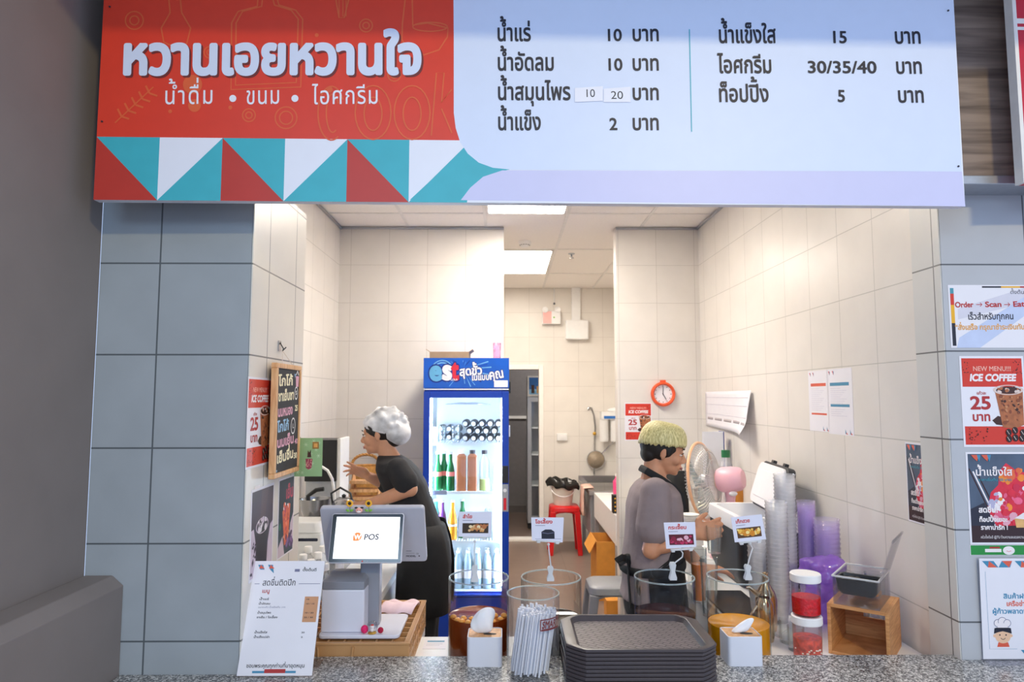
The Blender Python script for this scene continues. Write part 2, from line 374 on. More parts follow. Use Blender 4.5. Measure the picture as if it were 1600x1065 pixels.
# ---------------------------------------------------------------- the stall's shell
XL, XR, YB, YR, ZC, ZT, ZI = -1.31, 1.515, 5.30, 8.30, 3.045, 0.84, 0.78
def slab(name, x0, x1, y0, y1, z0, z1, k, bevel=0): return struct(MB().bx(x0, x1, y0, y1, z0, z1, k).build(name, smooth=0, bevel=bevel))
slab('floor', -3.0, 4.0, -4.0, 11.5, -0.06, 0, 'floor_tile')
slab('ceiling', -1.45, 2.3, 2.34, 8.4, ZC, ZC+0.08, 'ceiling_tile')
slab('wall_left', XL-0.12, XL, 2.80, YB+0.1, 0, ZC, 'tile_side')
slab('wall_right', XR, XR+0.12, 2.49, YB+0.1, 0, ZC, 'tile_side')
slab('wall_back_left', XL, -0.02, YB, YB+0.12, 0, ZC, 'tile_in')
slab('wall_back_right', P(965, 621, YB).x, XR, YB, YB+0.12, 0, ZC, 'tile_in')
dx0, dx1, dz = -0.45, P(842, 621, YR).x, P(840, 577, YR).z
w = MB().bx(-1.31, dx0, YR, YR+0.12, 0, ZC, 'tile_in').bx(dx1, 2.2, YR, YR+0.12, 0, ZC, 'tile_in').bx(dx0, dx1, YR, YR+0.12, dz, ZC, 'tile_in'); struct(w.build('wall_rear', smooth=0))
slab('wall_rear_right', 1.62, 1.74, YB+0.1, YR, 0, ZC, 'tile_side')
slab('wall_rear_left', -1.43, -1.31, YB+0.1, YR, 0, ZC, 'tile_side')
w = MB()
fw = 0.055
w.bx(dx0-fw, dx0, YR-0.02, YR+0.14, 0, dz+fw, 'white_paint').bx(dx1, dx1+fw, YR-0.02, YR+0.14, 0, dz+fw, 'white_paint').bx(dx0, dx1, YR-0.02, YR+0.14, dz, dz+fw, 'white_paint').bx(dx0, dx1, YR-0.02, YR+0.14, 0, 0.03, 'white_paint')
struct(w.build('door_1', smooth=0, bevel=0.004))
# the store room behind the rear doorway
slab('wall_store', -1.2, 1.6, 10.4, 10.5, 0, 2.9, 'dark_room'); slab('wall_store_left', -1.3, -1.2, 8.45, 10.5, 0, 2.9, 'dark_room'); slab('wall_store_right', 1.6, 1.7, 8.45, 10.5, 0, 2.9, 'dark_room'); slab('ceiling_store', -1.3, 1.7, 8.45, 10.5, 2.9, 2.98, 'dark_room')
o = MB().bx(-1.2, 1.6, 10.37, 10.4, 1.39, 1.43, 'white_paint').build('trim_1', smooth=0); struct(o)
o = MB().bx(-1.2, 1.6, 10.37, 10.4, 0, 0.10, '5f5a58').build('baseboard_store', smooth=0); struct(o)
# ceiling grid
g = MB()
for x in (-1.38+0.0, -0.77, -0.16, 0.45, 1.06, 1.67):
    g.bx(x-0.011, x+0.011, 2.4, 8.3, ZC-0.006, ZC+0.002, 'white_metal')
for y in (2.5, 3.1, 3.7, 4.9, 6.1, 7.3):
    g.bx(-1.4, 2.2, y-0.011, y+0.011, ZC-0.0055, ZC+0.002, 'white_metal')
struct(g.build('ceiling_grid', smooth=0))
t = MB(); tr = 0.018
t.bx(XL, XL+tr, 2.8, YB, ZC-0.02, ZC-0.0062, 'aluminium').bx(XR-tr, XR, 2.5, YB, ZC-0.02, ZC-0.0062, 'aluminium').bx(XL, -0.02, YB-tr, YB, ZC-0.02, ZC-0.0062, 'aluminium').bx(0.866, XR, YB-tr, YB, ZC-0.02, ZC-0.0062, 'aluminium')
struct(t.build('trim_2', smooth=0))
def light_panel(x0, x1, y0, y1, label):
    r = thing('ceiling_light', label, 'ceiling light', ((x0+x1)/2, (y0+y1)/2, ZC-0.012), 'square light panels in the ceiling')
    f = MB(); b = 0.018
    f.bx(x0, x1, y0, y0+b, ZC-0.012, ZC, 'white_metal').bx(x0, x1, y1-b, y1, ZC-0.012, ZC, 'white_metal').bx(x0, x0+b, y0+b, y1-b, ZC-0.012, ZC, 'white_metal').bx(x1-b, x1, y0+b, y1-b, ZC-0.012, ZC, 'white_metal')
    f.build('frame', r, smooth=0); MB().bx(x0+b, x1-b, y0+b, y1-b, ZC-0.008, ZC-0.001, 'panel_light').build('diffuser', r, smooth=0)
light_panel(-0.145, 0.435, 3.72, 4.88, 'lit white ceiling panel nearest the menu board, its edge just below the sign')
light_panel(-0.145, 0.435, 6.12, 7.28, 'lit white ceiling panel over the back passage beside the sprinkler')
# pillars, counter, fascia
slab('pillar_left', -1.33, -0.8365, 2.22, 2.80, 0, 2.46, 'tile_pillar_left')
o = MB().bx(-0.8365, -0.833, 2.2235, 2.80, 0, 2.46, 'tile_pillar_side').build('pillar_left_tiles', smooth=0); struct(o)
slab('pillar_right', 1.505, 2.35, 2.32, 2.485, 0, 2.46, 'tile_pillar_right')
o = MB().bx(1.5015, 1.505, 2.3225, 2.485, 0, 2.46, 'tile_pillar_return').build('pillar_right_tiles', smooth=0); struct(o)
slab('wall_front', -1.33, 2.35, 2.21, 2.345, 2.435, 3.20, 'fascia_wood')
o = MB().bx(-1.33, 2.35, 2.195, 2.35, 2.405, 2.435, 'aluminium').build('trim_3', smooth=0, bevel=0.003); struct(o)
slab('ceiling_mall', -1.6, 2.6, 1.25, 2.21, 3.06, 3.14, 'ceiling_tile')
# grey side wall of the stall front with its chamfered plinth
w = MB(); gx = -1.33
px0 = P(188, 903, 2.2).x; pz = P(140, 901, 2.2).z
w.bx(gx-0.25, gx, -0.6, 2.22, 0, 3.06, 'grey_wall')
prof = [(gx, 0), (px0, 0), (px0, pz-0.03), (px0-0.035, pz), (gx, pz)]
w.prism(prof, Fr((0, 2.22, 0)), 0, 2.8, 'grey_wall')
struct(w.build('wall_mall_left', smooth=0, bevel=0.003))
c = thing('serving_counter', 'grey speckled granite serving counter across the front of the stall', 'counter', (0.3, 2.0, 0))
MB().bx(px0+0.003, 2.35, 1.78, 2.2185, ZT-0.04, ZT, 'granite').bx(-0.832, 1.50, 2.2185, 2.365, ZT-0.04, ZT, 'granite').bx(1.50, 2.35, 2.2185, 2.318, ZT-0.04, ZT, 'granite').build('countertop', c, smooth=0)
MB().bx(px0+0.02, 2.35, 1.86, 2.21, 0, ZT-0.04, 'white_paint').build('front_panel', c, smooth=0)
# white worktops inside
c = thing('work_counter', 'white inner worktop behind the granite, running along both side walls', 'counter', (0.2, 2.6, 0))
MB().bx(-0.83, 1.50, 2.37, 2.73, ZI-0.04, ZI, 'white_plastic').bx(-0.83, -0.33, 2.73, 2.87, ZI-0.04, ZI, 'white_plastic').bx(XL+0.005, -0.59, 2.87, 5.0, ZI-0.04, ZI, 'white_plastic').bx(0.915, 1.50, 2.73, 5.2, ZI-0.04, ZI, 'white_plastic').build('worktop', c, smooth=0)
mk('beige_panel', (205, 198, 188), 0.5); mk('grey_panel', (150, 150, 150), 0.5)
MB().bx(-0.80, 1.49, 2.375, 2.68, 0, ZI-0.04, 'grey_panel').bx(0.93, 1.49, 2.68, 5.15, 0, ZI-0.04, 'grey_panel').bx(XL+0.01, -0.61, 2.83, 4.98, 0, ZI-0.04, 'beige_panel').build('cabinet_front', c, smooth=0)

light_panel(0.2, 0.8, 9.0, 9.6, 'lit ceiling panel in the store room behind the rear doorway') if False else None
area('store_room_fill', (0.9, 9.2, 2.85), (0.6, 9.8, 1.0), 0.3, 0.3, 30, (1, 0.95, 0.90))  # unseen area light added to brighten the room beyond the doorway
# ---------------------------------------------------------------- menu board
mk('sign_red', (220, 58, 34), 0.45, var=0.03); mk('sign_red_deep', (188, 52, 40), 0.45, var=0.03); mk('sign_teal', (60, 176, 192), 0.45, var=0.03); mk('sign_white', (232, 236, 248), 0.45, var=0.01)
mk('sign_blue', (214, 226, 250), 0.45, var=0.01); mk('sign_lilac', (205, 206, 240), 0.45, var=0.01); mk('ink', (28, 30, 46), 0.5); mk('sign_orange', (222, 96, 50), 0.5); mk('sticker', (236, 238, 250), 0.5, var=0.01); mk('sign_letter_shadow', (110, 40, 40), 0.5)
A = P(146, 312, 2.05); B = P(1508, 317, 2.10)
bf = Fr(A, (B.x-A.x, B.y-A.y, 0), (0, 0, 1))
bw = (Vector((B.x, B.y, 0))-Vector((A.x, A.y, 0))).length; bh = 0.86
board = thing('menu_board', 'wide menu signboard above the opening, red at one end, pale blue with prices', 'menu board', A)
sk = bf.uv(160, 0)[0]/bf.uv(160, 0)[1]
MB().prism([(0, 0), (bw, 0), (bw, bh), (0, bh)], bf, -0.03, 0, 'sign_white').build('panel', board, smooth=0, bevel=0.001)
s = Sheet(bf)
x7 = lambda px, py: bf.uv(px, py)
top = bh
yb = bf.uv(400, 216)[1]                        # top edge of the triangle row
xs = [bf.uv(x, 312)[0] for x in (146, 244, 343, 442, 541.5, 640.5)]; xs[0] = 0
st = xs[2]-xs[1]
s.rect(0, yb, bf.uv(712, 100)[0]+0.02, top, 'sign_red')
for i in range(3):
    a, b, c2 = xs[0]+2*i*st, xs[0]+(2*i+1)*st, xs[0]+(2*i+2)*st
    s.poly([(a, 0), (b, 0), (a, yb)], 'sign_red_deep'); s.poly([(b, 0), (b, yb), (a, yb)], 'sign_teal')
    if i < 2: s.poly([(b, 0), (c2, 0), (c2, yb)], 'sign_teal'); s.poly([(b, 0), (c2, yb), (b, yb)], 'sign_white')
# the pale blue price panel with its rounded corner, over the row of triangles
e = xs[0]+5*st
s.poly([(e, 0), (e+0.18, 0), (e+0.2, yb-0.012), (e+0.172, yb-0.02)], 'sign_teal'); s.poly([(e, 0), (e+0.19, yb+0.0), (e, yb)], 'sign_white')
pts = s.q([(708, -90), (709, 60), (709, 176), (712, 200), (719, 222), (731, 240), (748, 254), (770, 262), (800, 265)])
s.poly(s.q([(e*0+640.5, 312)])+s.q([(722, 236), (731, 230), (748, 245), (772, 258), (805, 263), (780, 268), (752, 280), (735, 295), (722, 312)]), 'sign_teal')
s.poly(s.q([(720, 312.5), (735, 293), (755, 276), (785, 266), (1503, 268)])+[(bw, 0)], 'sign_lilac')
s.poly(pts+[s.fr.uv(1503, 268), (bw, top)], 'sign_blue')
# faint kitchen doodles on the red field
def doodle(pp, w=0.006, closed=False): s.pline(pp, w, 'sign_orange', closed)
def arc(cx, cy, rx, ry, a0=0, a1=360, n=24): return [(cx+rx*math.cos(math.radians(a0+(a1-a0)*i/n)), cy+ry*math.sin(math.radians(a0+(a1-a0)*i/n))) for i in range(n+1)]
for k in (0, 7):
    doodle([(405+k, -20), (402+k, 10), (372+k, 18), (362+k, 36), (361+k, 140-k), (470-k, 136-k), (473-k, 30), (462-k, 16), (436-k, 8), (428-k, -20)], 0.0045)
doodle([(262, -20), (266, 20), (252, 44), (256, 66), (274, 74), (292, 68), (298, 44), (284, 20), (280, -20)], 0.0045)
doodle([(634, -10), (629, 36), (628, 62), (640, 80), (662, 86), (686, 78), (699, 58), (700, 44), (668, 36), (645, 40), (644, -10)], 0.0045); doodle(arc(672, 42, 27, 7), 0.004)
for (cx, cy, r) in ((210, 32, 14), (389, 180, 10), (447, 184, 17), (572, 40, 10), (616, 117, 10), (328, 82, 9)):
    doodle(arc(cx, cy, r, r), 0.004, True)
    if r < 15: doodle(arc(cx, cy, r*.5, r*.5), 0.004, True)
    else: doodle(arc(cx, cy, r*.6, r*.6), 0.004, True)
for (cx, cy, r) in ((301, 132, 15), (304, 165, 10), (529, 78, 7), (266, 174, 3), (360, 168, 3), (495, 55, 3), (515, 140, 5)):
    s.pp(arc(cx, cy, r, r), 'sign_orange')
for a in range(5):
    bx0, by0 = 190+a*11, 182-a*9; doodle([(bx0, by0), (bx0-6, by0-12)], 0.006); doodle([(bx0, by0), (bx0+12, by0+4)], 0.006)
doodle([(180, 192), (240, 136)], 0.004)
doodle(arc(518, 177, 21, 42, 60, 330), 0.0045); doodle(arc(520, 177, 10, 30, 60, 330), 0.0045)
for cx in (583, 644): doodle(arc(cx, 176, 28, 42), 0.0045, True); doodle(arc(cx, 178, 14, 26), 0.0045, True)
doodle([(674, 212), (682, 114), (694, 114), (690, 160), (706, 140)], 0.0045); doodle([(690, 170), (706, 208)], 0.0045); doodle([(525, 0), (530, 28), (538, 28), (545, 0)], 0.0045)
for x in (530, 536, 541): doodle([(x, 0), (x, 26)], 0.003)
# shop name and what it sells
s.ptxt('หวานเอยหวานใจ', (192, 118), (663, 117), 44, 'sign_letter_shadow', 0.044)
s.ptxt('หวานเอยหวานใจ', (189, 115), (660, 114), 44, 'sign_blue', 0.044)
s.ptxt('น้ำดื่ม', (256, 163), (337, 162), 21, 'sign_white', 0.004, track=0.08)
s.ptxt('ขนม', (384, 163), (440, 162), 21, 'sign_white', 0.004, track=0.05)
s.ptxt('ไอศกรีม', (488, 163), (594, 162), 21, 'sign_white', 0.004, track=0.05)
for cx, r in ((364, 5.5), (461, 5.5)): s.pp(arc(cx, 154, r, r), 'sign_white')
BO = 0.022
for row, (nm, x1, pr, px0_, px1_, by) in enumerate((('น้ำแร่', 830, '10', 945, 972, 65), ('น้ำอัดลม', 867, '10', 946, 973, 111), ('น้ำสมุนไพร', 892, '', 0, 0, 157), ('น้ำแข็ง', 846, '2', 952, 965, 204))):
    s.ptxt(nm, (776+row*.3, by-1), (x1, by-1), 20, 'ink', BO)
    if pr: s.ptxt(pr, (px0_, by-1), (px1_, by-1), 18, 'ink', BO)
    s.ptxt('บาท', (987, by-1), (1031, by-1), 18, 'ink', BO)
for nm, x1, pr, pa, pb, b0, by in (('น้ำแข็งใส', 1213, '15', 1297, 1324, 1397, 67), ('ไอศกรีม', 1207, '30/35/40', 1261, 1370, 1399, 114), ('ท็อปปิ้ง', 1202, '5', 1308, 1321, 1402, 159)):
    s.ptxt(nm, (1122, by), (x1, by), 20, 'ink', BO); s.ptxt(pr, (pa, by), (pb, by+.5), 18, 'ink', BO); s.ptxt('บาท', (b0, by+1), (b0+43, by+1), 18, 'ink', BO)
s.pline([(1077, 46), (1080.5, 206)], 0.003, 'sign_teal')
o = s.build('printed_face', board, smooth=0)
for t, pp, ink in (('10', [(898, 138), (942, 135), (942, 158), (898, 160)], [(913, 152), (930, 152)]), ('20', [(943, 139), (985, 136), (985, 160), (943, 160)], [(954, 155), (974, 155)]), ('', [(936, 94), (980, 92), (980, 107), (936, 109)], None)):
    q = Sheet(bf, z=(s.z+0.0006 if t else s.z*0.5)); 
    if t:
        q.pp(pp, 'sticker'); q.ptxt(t, ink[0], ink[1], 12, 'ink', 0.0); o = q.build('price_sticker', board, smooth=0); o['label'] = 'white paper price patch reading ' + t
mk('screw_dark', (60, 60, 70), 0.4, 0.5)
for px, py in ((1481, 17), (1497, 260), (172, 11), (160, 190)):
    u_, v_ = bf.uv(px, py); q = MB(); q.lathe([(0.003, 0), (0.003, 0.0025), (0.0015, 0.004)], bf.pt(u_, v_, 0.001), 'screw_dark', 10, R=Rx(math.pi/2), caps=(True, True)); q.build('screw', board)
# neighbour's red sign at the far right
rf = Fr(P(1604, 300, 2.1), (1, 0.03, 0)); q = Sheet(rf, z=0.001); mk('neighbour_red', (200, 36, 60), 0.4)
r = thing('neighbour_sign', 'red sign of the next stall with two white stripes, at the right edge', 'sign', rf.O)
MB().prism([(0, 0.03), (0.5, 0.03), (0.5, 0.75), (0, 0.75)], rf, -0.03, 0, 'neighbour_red').build('panel', r, smooth=0)
MB().bx(rf.O.x-0.012, rf.O.x, rf.O.y-0.006, rf.O.y+0.03, rf.O.z+0.03, rf.O.z+0.75, 'white_metal').build('edge_strip', r, smooth=0)
q.rect(0, rf.uv(1590, 37)[1], 0.5, rf.uv(1590, 29)[1], 'white_metal').rect(0, rf.uv(1590, 47)[1], 0.5, rf.uv(1590, 42)[1], 'white_metal'); q.build('stripe', r, smooth=0)
# bead chain hanging by the grey wall
q = MB(); a = P(21, -30, 1.86); b = P(-3, 300, 1.86)
n = 60
for i in range(n):
    p = a.lerp(Vector((a.x, a.y, b.z)), i/n); q.sph(p, 0.0042, 'white_plastic', 6, 4)
q.tube([a, (a.x, a.y, b.z)], 0.0015, 'white_plastic', 5)
tag(q.build('bead_chain'), 'thin white bead chain hanging down the grey side wall', 'chain')
# ---------------------------------------------------------------- things on the granite counter
mk_clear('glass', (255, 255, 255), (196, 208, 210), 0.06); mk_clear('clear_plastic', (254, 254, 254), (222, 224, 228), 0.06, 0.05, (240, 240, 246))
mk_clear('acrylic', (254, 254, 255), (222, 222, 228), 0.04, 0.015); mk('glass_rim', (225, 238, 238), 0.08, var=0, trans=0.75)
mk('tissue_box_white', (222, 224, 234), 0.4, var=0.01); mk('tissue', (240, 240, 244), 0.8, var=0.01, sss=0.1); mk('straw_paper', (232, 234, 242), 0.6, var=0.03)
mk('tray_plastic', (72, 65, 68), 0.38, var=0.04, scale=60)
def mk_weave():
    m = bpy.data.materials.new('tray_weave'); m.use_nodes = True; nt = m.node_tree; b = nt.nodes['Principled BSDF']; b.inputs['Roughness'].default_value = 0.42
    uv = nt.nodes.new('ShaderNodeUVMap'); uv.uv_map = 'UVMap'; mp = nt.nodes.new('ShaderNodeMapping'); mp.inputs['Rotation'].default_value = (0, 0, math.radians(38)); nt.links.new(uv.outputs[0], mp.inputs[0])
    br = nt.nodes.new('ShaderNodeTexBrick'); br.inputs['Scale'].default_value = 1; br.inputs['Brick Width'].default_value = 0.034; br.inputs['Row Height'].default_value = 0.016; br.inputs['Mortar Size'].default_value = 0.0024; br.inputs['Mortar Smooth'].default_value = 0.6
    br.inputs['Color1'].default_value = (*lin((116, 106, 110)), 1); br.inputs['Color2'].default_value = (*lin((104, 95, 98)), 1); br.inputs['Mortar'].default_value = (*lin((48, 43, 46)), 1)
    nt.links.new(mp.outputs[0], br.inputs['Vector']); nt.links.new(br.outputs['Color'], b.inputs['Base Color'])
    bp = nt.nodes.new('ShaderNodeBump'); bp.invert = True; bp.inputs['Strength'].default_value = 0.7; bp.inputs['Distance'].default_value = 0.0015; nt.links.new(br.outputs['Fac'], bp.inputs['Height']); nt.links.new(bp.outputs[0], b.inputs['Normal']); MATS['tray_weave'] = m
mk_weave()
def rrect(hx, hy, r, n=5, ch=0.0):
    """rounded rectangle outline; ch flattens the corner arcs into chamfers"""
    out = []
    for cx, cy, a0 in ((1, 1, 0), (-1, 1, 90), (-1, -1, 180), (1, -1, 270)):
        a, b = Vector((1, 0)), Vector((0, 1)); arc_ = []
        for i in range(n):
            t = i/(n-1); an = math.radians(a0+90*t); p = Vector((math.cos(an), math.sin(an)))
            l = Vector((math.cos(math.radians(a0)), math.sin(math.radians(a0)))).lerp(Vector((math.cos(math.radians(a0+90)), math.sin(math.radians(a0+90)))), t)
            q = p.lerp(l, ch); arc_.append((cx*(hx-r)+q.x*r, cy*(hy-r)+q.y*r))
        out += arc_
    return out
def ring3(out2, z, c=(0, 0)): return [(x+c[0], y+c[1], z) for x, y in out2]
# serving trays
TX, TY = 0.408, 2.243
def tray_mesh(parent):
    hx, hy = 0.228, 0.166; n = 6
    o0 = rrect(hx, hy, 0.055, n, 0.8); o1 = rrect(hx-0.004, hy-0.004, 0.053, n, 0.8)
    i0 = rrect(hx-0.034, hy-0.011, 0.036, n, 0.6); i1 = rrect(hx-0.044, hy-0.026, 0.026, n, 0.4)
    m = MB(); c = (0, 0)
    R = [ring3(i1, 0.0), ring3(i0, 0.0145), ring3(rrect(hx-0.007, hy-0.007, 0.052, n, 0.8), 0.0145), ring3(o1, 0.009), ring3(o0, 0.0095), ring3(o0, 0.0175), ring3(o1, 0.0190), ring3(i0, 0.0185), ring3(i1, 0.003)]
    m.loft(R, 'tray_plastic', (True, False))
    m.build('rim', parent, smooth=30, bevel=0.0008, bseg=1)
    b = MB(); r = ring3(i1, 0.0032); b.add(r, [tuple(range(len(r)))], 'tray_weave'); b.build('woven_base', parent, smooth=0)
ORD = ['bottom', 'second lowest', 'third lowest', 'fourth lowest', 'fifth lowest', 'fifth from top', 'fourth from top', 'third from top', 'second from top', 'topmost']
NT, TP = 10, 0.0115
t0 = thing('serving_tray', 'brown-black plastic serving tray, bottom of the stack on the granite counter', 'tray', (0, 0, 0), 'stack of serving trays')
tray_mesh(t0); t0.location = (TX, TY, ZT)
bpy.context.view_layer.update()
for i in range(1, NT):
    dup(t0, (TX+0.0012*math.sin(i*2.3), TY+0.001*math.cos(i*1.7), ZT+i*TP), (0, 0, 0.006*math.sin(i*1.9)), 'brown-black plastic serving tray, %s of the stack on the granite counter' % ORD[i] if i < NT-1 else 'topmost serving tray of the stack, its woven brown-black base facing up')
# tissue boxes
def tissue_box(x, y, label, seed, pts):
    r = thing('tissue_box', label, 'tissue box', (x, y, ZT), 'white tissue boxes on the granite counter'); w, d, h = 0.113, 0.098, 0.092; rr = 0.012
    m = MB(); O = rrect(w/2, d/2, rr, 5); I = rrect(w/2-0.003, d/2-0.003, rr-0.003, 5)
    m.loft([ring3(O, ZT, (x, y)), ring3(O, ZT+h-0.001, (x, y)), ring3(rrect(w/2-.001, d/2-.001, rr, 5), ZT+h, (x, y)), ring3(I, ZT+h, (x, y)), ring3(I, ZT+h-0.005, (x, y))], 'tissue_box_white', (True, False)); m.build('body', r)
    m = MB(); L = rrect(w/2-0.0035, d/2-0.0035, rr-0.003, 5); m.loft([ring3(L, ZT+h-0.006, (x, y)), ring3(L, ZT+h-0.002, (x, y))], 'pale_wood', (True, True)); m.build('lid', r, bevel=0.0005)
    m = MB(); m.lathe([(0.009, 0), (0.009, 0.0006)], (x+0.016, y-0.01, ZT+h-0.002), 'shadow_gap', 14, sx=2.4, caps=(True, True)); m.build('slot', r)
    # tissue: a folded sheet pulled up out of the slot
    rg = random.Random(seed); m = MB(); rings = []; n = 26
    for (px, py, pz, rx, ry) in pts:
        ring = []
        for j in range(n):
            a = 2*math.pi*j/n; k = 1+0.15*math.sin(3*a+seed+pz*70)+0.11*math.sin(7*a+pz*110+seed*2); ring.append((x+px+rx*k*math.cos(a), y+py+ry*k*math.sin(a), ZT+h-0.002+pz))
        rings.append(ring)
    m.loft(rings, 'tissue', (True, True)); m.build('tissue', r, smooth=60, sub=1)
q1 = PZ(757, 1042, ZT); q2 = PZ(1165.5, 1041, ZT)
tissue_box(q1.x, q1.y+0.05, 'white tissue box with a tall tissue, in front of the brown tea jar', 3,
    [(-0.006, 0, 0, 0.018, 0.010), (-0.008, 0, 0.012, 0.036, 0.018), (-0.009, 0.002, 0.03, 0.038, 0.02), (-0.004, 0.003, 0.052, 0.034, 0.017), (0.002, 0.004, 0.068, 0.027, 0.012), (0.008, 0.004, 0.078, 0.016, 0.006), (0.010, 0.004, 0.081, 0.006, 0.002)])
tissue_box(q2.x+0.002, q2.y+0.05, 'white tissue box with a sideways folded tissue, in front of the amber tea jar', 8,
    [(-0.012, 0, 0, 0.022, 0.010), (-0.004, 0, 0.008, 0.026, 0.014), (0.010, 0.002, 0.02, 0.022, 0.014), (0.024, 0.003, 0.032, 0.017, 0.012), (0.036, 0.003, 0.041, 0.012, 0.009), (0.040, 0.003, 0.045, 0.005, 0.003)])
# straw holder and straws
hx_, hy_ = 0.0855, 2.222; HR, HH = 0.083, 0.245
r = thing('straw_holder', 'clear cylinder holding white wrapped straws, between tissue box and trays', 'straw holder', (hx_, hy_, ZT))
m = MB(); m.lathe([(0.001, 0), (HR-0.003, 0), (HR, 0.003), (HR, HH)], (hx_, hy_, ZT), 'clear_plastic', 48); m.build('cylinder', r, smooth=40)
m = MB(); m.lathe([(HR-0.0035, HH-0.001), (HR+0.0008, HH-0.001), (HR+0.0008, HH+0.002), (HR-0.0035, HH+0.002)], (hx_, hy_, ZT), 'glass_rim', 48, closed=True); m.build('rim', r, smooth=40)
mk('smart_red', (120, 52, 52), 0.5)
class CylF:
    """wraps flat lettering round the holder: x runs along the arc"""
    def __init__(s, c, R, a0): s.c = Vector(c); s.R = R; s.a0 = a0
    def pt(s, x, y, z=0):
        a = s.a0 + x/s.R; return s.c+Vector((math.cos(a)*(s.R+z), math.sin(a)*(s.R+z), y))
cf = CylF((hx_, hy_, ZT+0.155), HR+0.0006, math.radians(-77))
q = Sheet(cf); z_ = q.txt('SMART', 0.004, 0.006, 0.066, 0.020, 'smart_red', 0.03, 0.15)
for a, b in (((0, 0), (0.075, 0)), ((0, 0.031), (0.075, 0.031))):
    q.line([(a[0]+(b[0]-a[0])*i/12, a[1]) for i in range(13)], 0.0035, 'smart_red')
q.line([(0, 0), (0, 0.031)], 0.003, 'smart_red'); q.line([(0.075, 0), (0.075, 0.031)], 0.003, 'smart_red'); q.line([(0.004+0.066*i/8, 0.001) for i in range(9)], 0.006, 'smart_red'); o = q.build('lettering', r, smooth=0)
rg = random.Random(5); m0 = None; sp_ = 0.0112
for iy in range(-8, 9):
    for ix in range(-8, 9):
        gx_, gy_ = (ix+0.5*(iy % 2))*sp_, iy*sp_*0.866
        if math.hypot(gx_, gy_) > 0.0605: continue
        b_ = Vector((hx_-0.0125+gx_, hy_+gy_, ZT+0.0065)); t_ = b_+Vector((0.025+rg.uniform(-.0015, .0015), rg.uniform(-.0015, .0015), 0.18))
        if m0 is None:
            q = MB(); q.tube([(0, 0, 0), (0, 0, 0.004), (0, 0, 0.168), (0, 0, 0.18)], [0.0046, 0.0040, 0.0040, 0.0048], 'straw_paper', 7, flat=(1, .8)); m0 = q.build('wrapped_straw', None, origin=(0, 0, 0)); o = m0
        else: o = m0.copy(); COL.objects.link(o)
        o.location = b_+Vector((0, 0, rg.uniform(0, .016))); o.rotation_mode = 'QUATERNION'; o.rotation_quaternion = (t_-b_).to_track_quat('Z', 'Y')
        tag(o, 'white paper wrapped straw standing in the clear cylinder', 'straw', 'wrapped straws in the holder')
# ---------------------------------------------------------------- drink jars on the inner worktop
JR, JH = 0.1085, 0.278
JARS = [(748, 'brown', (92, 36, 12), 0.148, 'glass jar of brown longan tea with golden fruit floating, leftmost of four'),
        (861, 'black coffee', (20, 15, 14), 0.139, 'glass jar of black iced coffee, behind the straw holder'),
        (1038, 'roselle', (34, 10, 16), 0.156, 'glass jar of dark purple red roselle drink, behind the trays'),
        (1152, 'amber', (206, 138, 20), 0.118, 'glass jar of amber chrysanthemum tea, rightmost of four')]
def mk_liquid(key, col, depth):
    m = mk(key, col, 0.05, var=0.12, scale=14, trans=depth); m.node_tree.nodes['Principled BSDF'].inputs['IOR'].default_value = 1.33; return m
mk_liquid('brown_tea', (140, 56, 18), 0.15); mk_liquid('black_coffee', (18, 13, 12), 0.0); mk_liquid('roselle', (36, 10, 16), 0.0); mk_liquid('amber_tea', (242, 164, 20), 0.12)
JP = []
for (px, nm, col, lv, lab), lm in zip(JARS, ('brown_tea', 'black_coffee', 'roselle', 'amber_tea')):
    X = P(px, 900, 2.52).x; c = (X, 2.52, ZI); JP.append(c)
    r = thing('drink_jar', lab, 'jar', c, 'glass drink jars behind the counter')
    m = MB(); m.lathe([(0.001, 0), (JR-0.004, 0), (JR, 0.004), (JR, JH-0.002)], c, 'glass', 56); m.build('glass', r, smooth=40)
    m = MB(); m.lathe([(JR-0.0045, JH-0.002), (JR-0.0005, JH-0.002), (JR, JH), (JR-0.001, JH+0.0025), (JR-0.004, JH+0.0025), (JR-0.005, JH)], c, 'glass_rim', 56, closed=True); m.build('rim', r, smooth=60)
    m = MB(); R_ = JR-0.003; m.lathe([(0.001, 0.013), (R_, 0.013), (R_, lv), (R_-0.003, lv-0.0012), (0.001, lv-0.0012)], c, lm, 56); m.build('drink', r, smooth=40)
mk('longan', (226, 160, 70), 0.3, var=0.1, sss=0.1)
g0 = None; rg = random.Random(11); c = JP[0]
for k in range(16):
    a = math.radians(-165+k*19+rg.uniform(-5, 5)) if k < 9 else math.radians(20+k*22); rad = JR-0.0175 if k < 9 else (JR-0.03)*rg.uniform(.5, 1)
    if g0 is None: g0 = MB().sph((0, 0, 0), 0.0115, 'longan', 14, 9, (1, 1, .88)).build('longan', None, origin=(0, 0, 0)); o = g0
    else: o = g0.copy(); COL.objects.link(o)
    o.location = (c[0]+rad*math.cos(a), c[1]+rad*math.sin(a), ZI+0.1455+rg.uniform(-.002, .002)); tag(o, 'peeled golden longan floating in the brown tea', 'fruit', 'longans in the brown tea jar')
